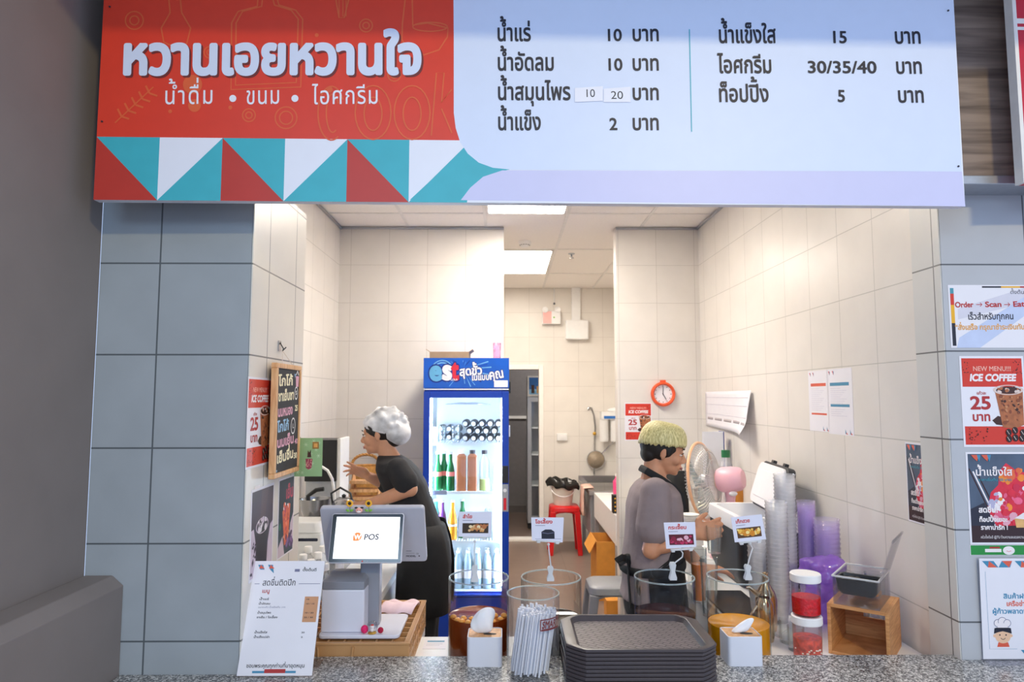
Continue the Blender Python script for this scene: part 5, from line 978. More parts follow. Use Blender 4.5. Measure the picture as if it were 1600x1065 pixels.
for bold, k in ((.09, 'header_dark'), (.035, 'logo_white')):
    s.ptxt('สุดขั้ว', (718, 587), (754, 584), 10, k, bold); s.ptxt('ในแบบ', (737, 594), (765, 593), 7.5, k, bold); s.ptxt('คุณ', (765, 593), (788, 589), 11, k, bold)
s.rect(*hf.uv(772, 604.5), *hf.uv(793.5, 594), 'logo_white'); s.build('printed_header', r, smooth=0)
MB().bx(x0, x1, FY-.002, FY+.04, zh-.012, zh-.004, 'fridge_white').build('header_trim', r, smooth=0)
# door: blue frame, glass, handle
gx0, gx1, gz0, gz1 = P(671, 700, FY).x, P(784, 700, FY).x, P(730, 929, FY).z, P(730, 621, FY).z
m = MB(); m.bx(x0, gx0, FY, FY+.04, zd0, zd1, 'fridge_blue').bx(gx1, x1, FY, FY+.04, zd0, zd1, 'fridge_blue').bx(gx0, gx1, FY, FY+.04, gz1, zd1, 'fridge_blue').bx(gx0, gx1, FY, FY+.04, zd0, gz0, 'fridge_blue'); dr = m.build('door', r, smooth=0, bevel=.003)
MB().bx(gx0, gx1, FY+.018, FY+.022, gz0, gz1, 'glass').build('glass', dr, smooth=0); m = MB(); a, b = P(784, 735, FY), P(793, 735, FY); m.bx(gx1+.002, x1-.003, FY-.006, FY-.0005, P(0, 755, FY).z, P(0, 728, FY).z, 'black_plastic'); m.build('handle', dr, smooth=0, bevel=.002)
s = sheet_base(Fr((gx1+.003, FY-.0006, P(0, 800, FY).z)), x1-gx1-.006, P(0, 757, FY).z-P(0, 800, FY).z, 'aluminium'); s.rect(.010, .01, .028, .09, 'logo_red'); s.circ(.019, .14, .012, 'logo_white'); s.build('door_sticker', dr, smooth=0)
MB().bx(x1-.004, x1+.012, FY+.01, FY+.03, P(0, 614, FY).z, P(0, 596, FY).z, 'black_plastic').build('hinge', r, smooth=0); MB().bx(x1+.0005, x1+.010, FY+.05, FY+.065, P(0, 683, FY).z, P(0, 665, FY).z, 'fridge_white').build('hinge', r, smooth=0)
m = MB(); m.bx(x0+.004, x1-.004, FY+.006, FY+.044, .06, zd0-.006, 'fridge_blue').bx(x0+.012, x1-.012, FY+.02, FY+.044, zd0-.0052, zd0-.001, 'shadow_gap'); m.build('kick_panel', r, smooth=0, bevel=.002)
# fan cover under the roof of the cabinet
fc = Vector(((x0+x1)/2+.0, FY+.22, gz1-.035)); m = MB()
for R_ in (.06, .09, .12, .15): m.tube([fc+Vector((R_*math.cos(2*math.pi*i/28), R_*.8*math.sin(2*math.pi*i/28), -.01*(R_/.15))) for i in range(28)], .003, 'aluminium', 5, closed=True)
for i in range(24): a = 2*math.pi*i/24; m.tube([fc+Vector((.05*math.cos(a), .04*math.sin(a), 0)), fc+Vector((.16*math.cos(a), .128*math.sin(a), -.012))], .002, 'aluminium', 4)
m.build('fan_guard', r)
SH = [P(730, 692, FY+.05).z, P(730, 768, FY+.05).z, P(730, 845, FY+.05).z, zd0+.0245]
for z in SH[:3]:
    m = MB(); m.bx(x0+t+.024, x1-t-.024, FY+.06, FY+.068, z-.016, z-.001, 'fridge_white')
    for i in range(26): x = x0+t+.012+(x1-x0-2*t-.024)*i/25; m.bx(x-.0022, x+.0022, FY+.068, FB-t-.01, z-.006, z-.001, 'fridge_white')
    m.build('shelf', r, smooth=0)
MB().bx(P(672, 768, FY).x, P(697, 768, FY).x, FY+.055, FY+.059, SH[1]-.02, SH[1]+.008, 'pos_grey').build('price_rail_tag', r, smooth=0)
# bottles inside
mk('cola_dark', (20, 14, 14), 0.45, var=0.1, spec=0.2); mk('bottle_green', (30, 110, 60), 0.1, var=0.1); mk('bottle_teal', (30, 92, 84), 0.12); mk('drink_purple', (96, 50, 120), 0.15); mk('drink_orange', (240, 158, 40), 0.15); mk('tea_brown', (176, 110, 74), 0.3); mk('pale_yellow', (222, 236, 150), 0.3); mk('water_blue', (196, 224, 240), 0.12, trans=0.3); mk('label_pink', (236, 140, 130), 0.4); mk('cap_silver', (226, 228, 234), 0.5, 0.0)
mk_clear('pale_glass', (253, 255, 255), (226, 236, 238), .07, .04)
GRP = 'drinks in the blue fridge'
def lay_bottle(): 
    r = thing('cola_bottle', '', 'bottle', (0, 0, 0), GRP); R = Rx(math.pi/2)
    MB().lathe([(.001, -.235), (.027, -.232), (.028, -.12), (.024, -.085), (.0125, -.03), (.0125, -.012)], (0, 0, 0), 'cola_dark', 16, R).build('glass', r); MB().lathe([(.0155, -.012), (.0160, -.006), (.013, 0), (.001, .001)], (0, 0, 0), 'cap_silver', 16, R, caps=(True, False)).build('cap', r); return r
cb = None; zs = SH[0]
rows = [((688, 702, 717), 2, 'cola bottle lying cap outward on the top fridge shelf, upper row'), ((726, 739.5, 753, 766.5, 779), 1, None), ((732, 745.5, 759, 771), 0, None)]
def stand(name, px, Y, z, prof, mat, cap=None, label='', lab2=None, grp=GRP, seg=18, extra=None):
    X = P(px, 700, Y).x; r = thing(name, label, 'bottle', (X, Y, z), grp); MB().lathe(prof, (X, Y, z), mat, seg).build('body', r)
    if cap: MB().lathe(cap[0], (X, Y, z), cap[1], 14, caps=(True, True)).build('cap', r)
    if lab2: MB().lathe([(lab2[0], lab2[1]), (lab2[0], lab2[2])], (X, Y, z), lab2[3], seg).build('label', r)
    if extra: MB().lathe(extra[0], (X, Y, z), extra[1], seg, caps=(True, True)).build('drink', r)
    return r
RB = .0285
base_x = P(738, 686, FY+.1).x; n_ = 0
for rr in range(3):
    for i in range(5 if rr % 2 == 0 else 4):
        x = base_x-.057*.9+(i+.5*(rr % 2))*.0575; z = zs+RB+.0005+rr*.0500
        if x > x1-t-.03: continue
        if cb is None: cb = lay_bottle(); bpy.context.view_layer.update(); o = cb
        else: o = dup(cb, (0, 0, 0))
        o.location = (x, FY+.10, z); o['label'] = 'dark cola bottle lying cap outward, %s row of the right top shelf heap' % ('bottom', 'middle', 'top')[rr]
for i in range(3):
    for rr in range(2):
        o = dup(cb, (P(688+13*i, 660, FY+.22).x, FY+.24, zs+RB+.0005+rr*.0575)); o['label'] = 'dark cola bottle lying cap outward behind the drinking glasses, %s row' % ('bottom', 'top')[rr]
g0 = None
for px, sc in ((681, .95), (691, 1.0), (712, 1.25)):
    X = P(px, 690, FY+.10).x; o = MB().lathe([(.001, 0), (.022*sc, 0), (.026*sc, .115*min(sc, 1.08)), (.0245*sc, .115*min(sc, 1.08)), (.0205*sc, .008), (.001, .008)], (X, FY+.10, zs), 'pale_glass', 20).build('drinking_glass'); tag(o, 'clear %s drinking glass on the top fridge shelf' % {681: 'leftmost', 691: 'second', 712: 'wide'}[px], 'glass', 'glasses in the blue fridge')
tall = [(.001, 0), (.028, 0), (.030, .004), (.030, .12), (.024, .165), (.0135, .205), (.0125, .25)]
capp = ([(.0145, .249), (.0145, .262), (.012, .264)], 'cap_silver')
zs = SH[1]
for px, lab in ((684, 'leftmost'), (694, 'middle'), (704, 'rightmost')): stand('green_bottle', px, FY+.11+.05*(px == 694), zs, tall, 'bottle_green', capp, 'green glass bottle with a pink neck band, %s of three on the second shelf' % lab, (.0305, .10, .13, 'label_pink'))
for px, lab in ((721, 'with a white cap'), (738, 'with a dark cap')):
    X = P(px, 730, FY+.11).x; r2 = thing('milk_tea_bottle', 'square milk tea bottle %s on the second fridge shelf' % lab, 'bottle', (X, FY+.11, zs), GRP); m = MB(); m.loft([ring3(rrect(.033, .033, .01), zs+z_, (X, FY+.11)) for z_ in (.0005, .235)]+[ring3(rrect(.018, .018, .009), zs+.252, (X, FY+.11))], 'tea_brown'); m.build('body', r2); MB().lathe([(.019, .2525), (.019, .276)], (X, FY+.11, zs), 'cap_white' if px == 721 else 'black_plastic', 14, caps=(True, True)).build('cap', r2)
stand('lemonade_bottle', 757, FY+.11, zs, [(.001, 0), (.034, 0), (.035, .004), (.035, .2), (.018, .235), (.016, .25)], 'pale_glass', ([(.019, .25), (.019, .275)], 'bean_black'), 'clear bottle of pale yellow drink with a dark cap on the second shelf', None, extra=([(.0335, .004), (.0335, .08)], 'pale_yellow'))
stand('white_bottle', 776, FY+.13, zs, [(.001, 0), (.026, 0), (.028, .004), (.028, .16), (.018, .19), (.014, .2)], 'cap_white', None, 'white bottle at the right end of the second shelf')
zs = SH[2]
for px, mt, lab in ((680, 'bottle_teal', 'dark teal glass bottle at the left end of the third shelf'), (692, 'drink_purple', 'bottle of purple soda on the third fridge shelf'), (708, 'drink_orange', 'bottle of orange soda on the third fridge shelf'), (723, 'bottle_green', 'green glass bottle beside the orange soda on the third shelf')):
    stand('soda_bottle', px + (2 if px == 680 else 0), FY+.11+(.06 if px in (680, 723) else 0), zs, tall, mt, capp, lab, (.0305, .09, .105, 'cap_white') if px in (692, 708) else None)
stand('white_bottle', 762, FY+.16, zs, [(.001, 0), (.026, 0), (.028, .004), (.028, .16), (.018, .19), (.014, .2)], 'pale_glass', None, 'clear bottle behind the longan card on the third shelf'); stand('white_bottle', 776, FY+.12, zs, [(.001, 0), (.026, 0), (.028, .004), (.028, .19), (.018, .21), (.014, .22)], 'cap_white', None, 'white bottle at the right end of the third shelf')
zs = SH[3]; wb = None
wprof = [(.001, 0), (.029, 0), (.031, .004), (.031, .15), (.027, .19), (.0135, .225), (.0135, .235)]
for rr in range(2):
    for i in range(7):
        X = P(686+15*i, 880, FY+.12).x; Y = FY+.12+.085*rr
        if wb is None:
            wb = stand('water_bottle', 686, Y, zs, wprof, 'water_blue', ([(.0145, .234), (.0145, .25)], 'cap_white'), '', (.0315, .07, .13, 'cap_white')); bpy.context.view_layer.update(); o = wb
        else: o = dup(wb, (0, 0, 0))
        o.location = (X, Y, zs); o['label'] = 'pale water bottle on the bottom fridge shelf, %s row' % ('front', 'back')[rr]
# carton and pink cup on top
a, b = P(672, 557, FY+.08), P(733, 557, FY+.08); r = thing('cardboard_box', 'shallow open cardboard box on top of the blue fridge', 'box', ((a.x+b.x)/2, FY+.16, zt_)); bx_h = .046
m = MB(); y0, y1 = FY+.05, FY+.27
m.bx(a.x, b.x, y0, y0+.004, zt_, zt_+bx_h, 'carton').bx(a.x, b.x, y1-.004, y1, zt_, zt_+bx_h, 'carton').bx(a.x, a.x+.004, y0+.004, y1-.004, zt_, zt_+bx_h, 'carton').bx(b.x-.004, b.x, y0+.004, y1-.004, zt_, zt_+bx_h, 'carton').bx(a.x+.004, b.x-.004, y0+.004, y1-.004, zt_, zt_+.004, 'carton'); m.build('tray', r, smooth=0)
for sx, x in ((-1, a.x), (1, b.x)): MB().box((x+sx*.012, (y0+y1)/2, zt_+bx_h+.008), (.034, y1-y0-.01, .003), 'carton', Ry(-sx*.6)).build('flap', r, smooth=0)
mk_clear('pink_plastic', (255, 215, 232), (236, 170, 205), .08, .25, (250, 214, 232)); q = P(778, 545, FY+.3); tag(MB().lathe([(.001, 0), (.026, 0), (.03, .12), (.032, .123)], (q.x-.006, FY+.25, zt_), 'pink_plastic', 20).build('pink_cup'), 'pale pink plastic cup standing on the blue fridge', 'cup')
# ---------------------------------------------------------------- people
mk('skin_woman', (206, 150, 118), 0.5, var=0.04, sss=0.15); mk('skin_boy', (204, 146, 112), 0.5, var=0.05, sss=0.15); mk('shirt_black', (34, 33, 36), 0.85, var=0.15, scale=12, bump=0.3); mk('shirt_grey', (142, 128, 130), 0.9, var=0.12, scale=7, bump=0.9); mk('apron_black', (22, 22, 25), 0.8, var=0.15, scale=14, bump=0.3); mk('trouser_black', (24, 23, 26), 0.85, var=0.15, bump=0.2); mk('hair_dark', (26, 20, 18), 0.6, var=0.3, scale=60)
mk('lip', (170, 92, 84), 0.4); mk('eye_white', (236, 232, 228), 0.3); mk('eye_dark', (22, 16, 14), 0.15); mk('watch_black', (18, 18, 20), 0.3)
def mk_blond():
    m = bpy.data.materials.new('hair_blond'); m.use_nodes = True; nt = m.node_tree; b = nt.nodes['Principled BSDF']; b.inputs['Roughness'].default_value = 0.45
    tc = nt.nodes.new('ShaderNodeTexCoord'); mp = nt.nodes.new('ShaderNodeMapping'); mp.inputs['Scale'].default_value = (1, 1, 0.12); nt.links.new(tc.outputs['Object'], mp.inputs[0])
    n = nt.nodes.new('ShaderNodeTexNoise'); n.inputs['Scale'].default_value = 240; n.inputs['Detail'].default_value = 4; nt.links.new(mp.outputs[0], n.inputs['Vector'])
    cr = nt.nodes.new('ShaderNodeValToRGB'); e = cr.color_ramp.elements; e[0].position = .33; e[0].color = (*lin((178, 166, 104)), 1); e[1].position = .66; e[1].color = (*lin((240, 230, 172)), 1); nt.links.new(n.outputs['Fac'], cr.inputs[0]); nt.links.new(cr.outputs[0], b.inputs['Base Color'])
    bp = nt.nodes.new('ShaderNodeBump'); bp.inputs['Strength'].default_value = .6; bp.inputs['Distance'].default_value = .004; nt.links.new(n.outputs['Fac'], bp.inputs['Height']); nt.links.new(bp.outputs[0], b.inputs['Normal']); MATS['hair_blond'] = m
mk_blond()
def mk_net():
    m = bpy.data.materials.new('hair_net'); m.use_nodes = True; nt = m.node_tree; b = nt.nodes['Principled BSDF']; b.inputs['Roughness'].default_value = 0.7; b.inputs['Base Color'].default_value = (*lin((240, 240, 244)), 1)
    out = [q for q in nt.nodes if q.type == 'OUTPUT_MATERIAL'][0]; tc = nt.nodes.new('ShaderNodeTexCoord'); n = nt.nodes.new('ShaderNodeTexNoise'); n.inputs['Scale'].default_value = 9; n.inputs['Detail'].default_value = 6; nt.links.new(tc.outputs['Object'], n.inputs['Vector'])
    mr = nt.nodes.new('ShaderNodeMapRange'); mr.inputs[1].default_value = .42; mr.inputs[2].default_value = .62; mr.inputs[3].default_value = .95; mr.inputs[4].default_value = .45; nt.links.new(n.outputs['Fac'], mr.inputs[0])
    tr = nt.nodes.new('ShaderNodeBsdfTransparent'); mx = nt.nodes.new('ShaderNodeMixShader'); nt.links.new(mr.outputs[0], mx.inputs[0]); nt.links.new(tr.outputs[0], mx.inputs[1]); nt.links.new(b.outputs[0], mx.inputs[2]); nt.links.new(mx.outputs[0], out.inputs['Surface'])
    bp = nt.nodes.new('ShaderNodeBump'); bp.inputs['Strength'].default_value = .8; bp.inputs['Distance'].default_value = .01; nt.links.new(n.outputs['Fac'], bp.inputs['Height']); nt.links.new(bp.outputs[0], b.inputs['Normal']); MATS['hair_net'] = m
mk_net()
def torso(m, secs, k, seg=24):
    """cross sections from bottom to top: centre, half depth (x), half width (y)"""
    rings = []
    for (x, y, z, hx, hy) in secs:
        ring = []
        for j in range(seg):
            a = 2*math.pi*j/seg; c_, s_ = math.cos(a), math.sin(a); e = 0.85
            ring.append((x+hx*math.copysign(abs(c_)**e, c_), y+hy*math.copysign(abs(s_)**e, s_), z))
        rings.append(ring)
    m.loft(rings, k, (True, True))
def limb(m, pts, rad, k, seg=14):
    """tapering limb along joints, with extra rings between them"""
    P_, R_ = [], []
    for i in range(len(pts)-1):
        for t in (0, .33, .66):
            P_.append(Vector(pts[i]).lerp(Vector(pts[i+1]), t)); R_.append(rad[i]+(rad[i+1]-rad[i])*t)
    P_.append(Vector(pts[-1])); R_.append(rad[-1]); m.tube(P_, R_, k, seg)
    for p_, r_ in zip(pts[1:-1], rad[1:-1]): m.sph(p_, r_*.97, k, 14, 10)
    m.sph(pts[-1], rad[-1]*.98, k, 12, 8)
def hand(m, wrist, dirv, palm_n, k, curl=(.3, .35, .4, .5), spread=.10, side=1, s=1.0, thumb_out=.9):
    """palm with four jointed fingers of different lengths and a thumb from the side of the palm near its base; palm_n points out of the palm"""
    d = Vector(dirv).normalized(); n = Vector(palm_n); n = (n-d*n.dot(d)).normalized(); b = d.cross(n)*side        # b: towards the thumb side
    w = Vector(wrist); rings = []
    for t, hw, hh in ((-.012, .023, .019), (.015, .030, .016), (.045, .040, .0145), (.072, .041, .013), (.088, .036, .010)):
        c = w+d*(t*s); rings.append([c+b*(hw*s*math.cos(2*math.pi*j/14))+n*(hh*s*math.sin(2*math.pi*j/14)) for j in range(14)])
    m.loft(rings, k, (True, True))
    for i, (off, L, r) in enumerate(((.029, .070, .0092), (.010, .078, .0095), (-.010, .073, .0090), (-.029, .057, .0080))):
        base = w+d*(.078*s)+b*(off*s); dd = (d+b*(spread*(1.5-i)*.55)).normalized(); pts = [base-d*.012*s, base]; p = base; a = 0
        for fr_, cu in ((.46, .55), (.30, 1.0), (.24, .75)):
            a += curl[i]*cu; v = dd*math.cos(a)+n*math.sin(a); p = p+v*(L*fr_*s); pts.append(p)
        m.tube(pts, [r*s*1.02, r*s, r*s*.97, r*s*.90, r*s*.74], k, 10); m.sph(pts[-1], r*s*.74, k, 8, 6)
    p0 = w+d*(.018*s)+b*(.024*s); v = (d*.62+b*thumb_out+n*.35).normalized(); p1 = p0+v*.034*s; v2 = (d*.85+b*.35*thumb_out+n*.45).normalized(); p2 = p1+v2*.030*s; p3 = p2+(v2+d*.3).normalized()*.024*s
    m.tube([p0, p1, p2, p3], [.0165*s, .0125*s, .0105*s, .0082*s], k, 10); m.sph(p3, .0082*s, k, 8, 6)
def head(c, face, tilt, roll=0, s=1.0):
    """returns a transform from head space (x forward, y left, z up) into the room"""
    f = math.atan2(face[1], face[0]); R = Rz(f) @ Ry(tilt) @ Rx(roll)
    return lambda x, y, z: Vector(c)+R @ (Vector((x, y, z))*s), R
def head_mesh(m, H, R, k, s=1.0, female=False):
    def E(x, y, z, rx, ry, rz, rot=None): m.sph(H(x, y, z), s, k, 20, 14, (rx, ry, rz), R @ rot if rot else R)
    E(-.012, 0, .030, .096, .076, .086); E(.022, 0, -.020, .066, .061, .082); E(.036, 0, -.070, .044, .046, .038); E(.066, 0, -.093, .017, .019, .015)
    E(.071, 0, .016, .018, .044, .012); E(.084, 0, -.062, .0115, .022, .0065); E(.0825, 0, -.073, .0115, .020, .0070)
    for sy in (-1, 1): E(.056, sy*.036, -.034, .028, .022, .026); E(-.004, sy*.074, -.016, .016, .007, .029, Rz(sy*.35)); E(.0935, sy*.010, -.042, .009, .007, .007)
    m.tube([H(.080, 0, .006), H(.092, 0, -.016), H(.103, 0, -.034), H(.098, 0, -.045)], [.008*s, .0095*s, .0115*s, .007*s], k, 10)
def face_bits(par, H, R, s=1.0, look=-.3):
    for sy in (-1, 1):
        MB().sph(H(.0765, sy*.031, -.008), .0115*s, 'eye_white', 12, 8, (.7, 1.15, .36), R).build('eye', par)
        e = MB(); e.sph(H(.0838, sy*.031, -.0088), .0044*s, 'eye_dark', 10, 7, (.5, 1, .85), R); e.build('iris', par)
        MB().tube([H(.086, sy*.016, -.0005), H(.0885, sy*.03, .0025), H(.080, sy*.046, -.002)], .0022*s, 'hair_dark', 6).build('eyelid', par)
        MB().tube([H(.090, sy*.013, .018), H(.089, sy*.03, .023), H(.077, sy*.050, .017)], [.0026*s, .003*s, .0014*s], 'hair_dark', 6).build('eyebrow', par)
    m = MB(); m.tube([H(.086, -.021, -.067), H(.0945, -.008, -.0655), H(.096, 0, -.067), H(.0945, .008, -.0655), H(.086, .021, -.067)], [.002*s, .0042*s, .004*s, .0042*s, .002*s], 'lip', 8); m.tube([H(.087, -.018, -.069), H(.0945, 0, -.073), H(.087, .018, -.069)], [.002*s, .0050*s, .002*s], 'lip', 8); m.build('mouth', par)
# ------------- woman with the hair net, at the left worktop
YW = 3.72; wx = lambda px: (px-791)*YW/1067
wz = lambda py, Y=YW: P(600, py, Y).z
HC = P(594, 676, YW); wom = thing('person', 'woman in a black shirt and white hair net reaching over the left worktop', 'person', (-.44, YW, 0))
H, R = head(HC, (-1, .10), .10)
m = MB(); head_mesh(m, H, R, 'skin_woman', .98, True)
nk = P(611, 719, YW); limb(m, [H(-.03, 0, -.04), H(-.025, 0, -.09), nk], [.050, .048, .058], 'skin_woman')
shN = P(622, 733, YW-.17); shF = Vector((shN.x-.035, YW+.16, shN.z-.025)); elN = P(641, 764, YW-.20); wrN = P(572, 789, YW-.14); elF = P(604, 757, YW+.10); wrF = P(576, 744, YW+.06)
secsW = [(-.44, YW, .86, .105, .155), (-.455, YW, .95, .115, .165), (-.475, YW, 1.05, .105, .145), (-.51, YW, 1.15, .10, .145), (-.55, YW, 1.25, .105, .165), (-.585, YW, 1.32, .095, .18), (-.615, YW, 1.365, .07, .155), (-.63, YW, 1.39, .05, .07)]
torso(m, secsW, 'skin_woman')
limb(m, [shN, elN, wrN], [.047, .040, .026], 'skin_woman'); hand(m, wrN, (-1, .12, -.02), (0.1, .35, -1), 'skin_woman', (.35, .4, .45, .5), side=-1, s=.95)
limb(m, [shF, elF, wrF], [.047, .037, .026], 'skin_woman'); hand(m, wrF, (-.86, -.1, .42), (-.25, -.75, -.60), 'skin_woman', (.10, .18, .40, .6), .28, side=1, s=.95, thumb_out=1.1)
for sy in (-1, 1): limb(m, [(-.44, YW+sy*.085, .90), (-.445, YW+sy*.09, .48), (-.42, YW+sy*.09, .09)], [.082, .055, .038], 'skin_woman'); m.sph((-.48, YW+sy*.09, .05), .05, 'skin_woman', 12, 8, (2.0, .85, .8))
o = m.build('body', wom, remesh=.005, sm_it=6); bake(o)
face_bits(wom, H, R, .98)
m = MB(); torso(m, [(x, y, z, hx+.014, hy+.014) for x, y, z, hx, hy in secsW[:-2]]+[(-.606, YW, 1.362, .086, .172), (-.628, YW, 1.395, .060, .085)], 'shirt_black')
m.sph(shN, .062, 'shirt_black', 14, 10); limb(m, [shN, shN.lerp(elN, .66)], [.060, .066], 'shirt_black'); m.sph(shF, .050, 'shirt_black', 14, 10); limb(m, [shF, shF.lerp(elF, .85)], [.066, .070], 'shirt_black'); m.sph(P(652, 800, YW-.05), .07, 'shirt_black', 14, 9, (.8, 1.4, 1.0))
o = m.build('shirt', wom, remesh=.008, sm_it=6); bake(o)
m = MB(); torso(m, [(-.435, YW, .70, .125, .17), (-.425, YW, .82, .135, .185), (-.43, YW, .93, .132, .182), (-.45, YW, 1.03, .122, .165)], 'trouser_black')
for sy in (-1, 1): limb(m, [(-.435, YW+sy*.09, .78), (-.44, YW+sy*.09, .45), (-.42, YW+sy*.09, .10)], [.10, .075, .062], 'trouser_black')
o = m.build('trousers', wom, remesh=.009, sm_it=6); bake(o)
m = MB(); n = 26; vs = []       # apron skirt wrapped round the hips, open at the back
for j, (z, hx, hy, xx) in enumerate(((.60, .155, .20, -.425), (.70, .157, .205, -.42), (.85, .152, .202, -.42), (.96, .146, .195, -.435), (1.045, .135, .180, -.455))):
    for i in range(n+1):
        a = math.radians(28+304*i/n); w_ = 1+.025*math.sin(i*1.9)*(1-j*.2); vs.append((xx+hx*w_*math.cos(a), YW+hy*w_*math.sin(a), z))
m.add(vs, [(j*(n+1)+i, j*(n+1)+i+1, (j+1)*(n+1)+i+1, (j+1)*(n+1)+i) for j in range(4) for i in range(n)], 'apron_black'); m.build('apron', wom, smooth=60, solid=.005)
kn = P(667, 806, YW-.02); m = MB(); m.tube([kn+Vector((-.09, -.17, .03)), kn+Vector((-.02, -.10, .012)), kn], .012, 'apron_black', 8, flat=(.5, 1.2)); m.tube([kn, kn+Vector((.03, -.05, -.03)), kn+Vector((.05, -.07, -.09))], .010, 'apron_black', 8, flat=(.5, 1.2)); m.tube([kn, kn+Vector((.02, -.03, -.06)), kn+Vector((.025, -.04, -.13))], .010, 'apron_black', 8, flat=(.5, 1.2)); m.sph(kn, .02, 'apron_black', 10, 7); m.build('apron_tie', wom)
# dark hair under the net, then the net
m = MB(); m.sph(H(-.018, 0, .034), 1, 'hair_dark', 22, 14, (.100, .081, .090), R); m.sph(H(-.075, 0, -.025), .055, 'hair_dark', 16, 10, (1, 1.05, 1.05), R)
for sy in (-1, 1): m.tube([H(.040, sy*.064, .055), H(.026, sy*.073, .02), H(.012, sy*.076, -.01)], [.010, .009, .004], 'hair_dark', 8)
o = m.build('hair', wom, remesh=.005, sm_it=3); bake(o)
m = MB(); m.sph(H(-.030, 0, .050), 1, 'hair_net', 30, 20, (.108, .090, .086), R @ Ry(.25)); m.sph(H(-.092, 0, .000), 1, 'hair_net', 30, 20, (.072, .078, .080), R @ Ry(.7)); m.sph(H(.035, 0, .062), 1, 'hair_net', 20, 12, (.05, .072, .045), R)
for i in range(26): 
    a = random.Random(i).uniform(0, 6.28); b_ = random.Random(i+50).uniform(-.2, 1.2); m.sph(H(-.04+.105*math.cos(a)*math.cos(b_), .09*math.sin(a)*math.cos(b_), .045+.085*math.sin(b_)), .020, 'hair_net', 8, 6)
o = m.build('hair_net', wom, remesh=.006, sm_it=5); bake(o)
m = MB(); m.tube([H(.078*math.cos(t)-.006, .076*math.sin(t), .040-.055*(1-math.cos(t))*.5) for t in [math.radians(-120+240*i/24) for i in range(25)]], .006, 'hair_net', 8); m.build('net_band', wom)
# ------------- young person with blond-topped hair, at the right worktop
YB_ = 3.20; HC = P(1037, 702, YB_); boy = thing('person', 'young person with blond topped hair, grey t-shirt and black apron at the right worktop', 'person', (.67, YB_, 0))
bx_ = lambda px, py, Y=YB_: P(px, py, Y)
H, R = head(HC, (1, -.16), .20)
m = MB(); head_mesh(m, H, R, 'skin_boy', .98)
nk = bx_(1021, 752); limb(m, [H(-.03, 0, -.03), H(-.028, 0, -.08), nk], [.052, .050, .062], 'skin_boy')
secsB = [(.665, YB_, .86, .115, .16), (.665, YB_, .96, .115, .16), (.672, YB_, 1.06, .108, .155), (.678, YB_, 1.14, .108, .165), (.682, YB_, 1.21, .108, .178), (.685, YB_, 1.27, .092, .182), (.685, YB_, 1.305, .072, .14), (.688, YB_, 1.33, .055, .075)]
torso(m, secsB, 'skin_boy')
shN = bx_(1024, 770, YB_-.17); elN = bx_(1018, 858, YB_-.20); wrN = bx_(1085, 834, YB_-.12); shF = bx_(1026, 770, YB_+.17); elF = bx_(1052, 842, YB_+.20); wrF = bx_(1098, 886, YB_+.16)
limb(m, [shN, elN, wrN], [.050, .043, .028], 'skin_boy'); hand(m, wrN, (1, .05, .22), (.25, .75, -.1), 'skin_boy', (.45, .5, .55, .65), .14, side=1, s=1.08, thumb_out=.9)
limb(m, [shF, elF, wrF], [.048, .041, .027], 'skin_boy'); hand(m, wrF, (1, -.10, -.08), (0, .1, -1), 'skin_boy', (.3, .35, .4, .5), .1, side=-1, s=1.0)
for sy in (-1, 1): limb(m, [(.665, YB_+sy*.085, .88), (.66, YB_+sy*.09, .48), (.65, YB_+sy*.09, .09)], [.085, .058, .04], 'skin_boy'); m.sph((.70, YB_+sy*.09, .05), .05, 'skin_boy', 12, 8, (2.1, .85, .8))
o = m.build('body', boy, remesh=.005, sm_it=6); bake(o)
face_bits(boy, H, R, .98)
m = MB(); torso(m, [(.66, YB_, .80, .138, .186)]+[(x, y, z, hx+.016, hy+.016) for x, y, z, hx, hy in secsB[:-2]]+[(.684, YB_, 1.306, .084, .150), (.686, YB_, 1.330, .062, .082)], 'shirt_grey')
m.sph(shN, .069, 'shirt_grey', 14, 10); m.sph(shF, .067, 'shirt_grey', 14, 10); limb(m, [shN, shN.lerp(elN, .62)], [.066, .078], 'shirt_grey'); limb(m, [shF, shF.lerp(elF, .66)], [.068, .078], 'shirt_grey')
o = m.build('shirt', boy, remesh=.008, sm_it=6); bake(o)
m = MB(); torso(m, [(.665, YB_, .72, .12, .165), (.665, YB_, .82, .128, .178), (.668, YB_, .90, .126, .176)], 'trouser_black')
for sy in (-1, 1): limb(m, [(.665, YB_+sy*.09, .78), (.66, YB_+sy*.09, .45), (.65, YB_+sy*.09, .10)], [.10, .08, .07], 'trouser_black')
o = m.build('trousers', boy, remesh=.009, sm_it=6); bake(o)
m = MB(); n = 22; vs = []; rows = ((.42, .17, .21, 100), (.60, .165, .205, 104), (.80, .152, .196, 108), (.93, .140, .186, 112), (1.00, .136, .184, 74), (1.10, .130, .178, 56), (1.20, .128, .180, 40), (1.26, .116, .170, 34))
for j, (z, hx, hy, sp) in enumerate(rows):
    for i in range(n+1):
        a = math.radians(-sp+2*sp*i/n); vs.append((.668+.010*(j > 4)+hx*math.cos(a)*(1+.015*math.sin(i*1.7)), YB_+hy*math.sin(a), z))
m.add(vs, [(j*(n+1)+i, j*(n+1)+i+1, (j+1)*(n+1)+i+1, (j+1)*(n+1)+i) for j in range(len(rows)-1) for i in range(n)], 'apron_black'); m.build('apron', boy, smooth=60, solid=.005)
m = MB(); pts = [(.668+.128*math.cos(a)+.006, YB_+.19*math.sin(a), 1.20+.15*(1-math.cos(a))*.5) for a in [math.radians(-30), ]]
z_ = lambda py: bx_(1000, py).z
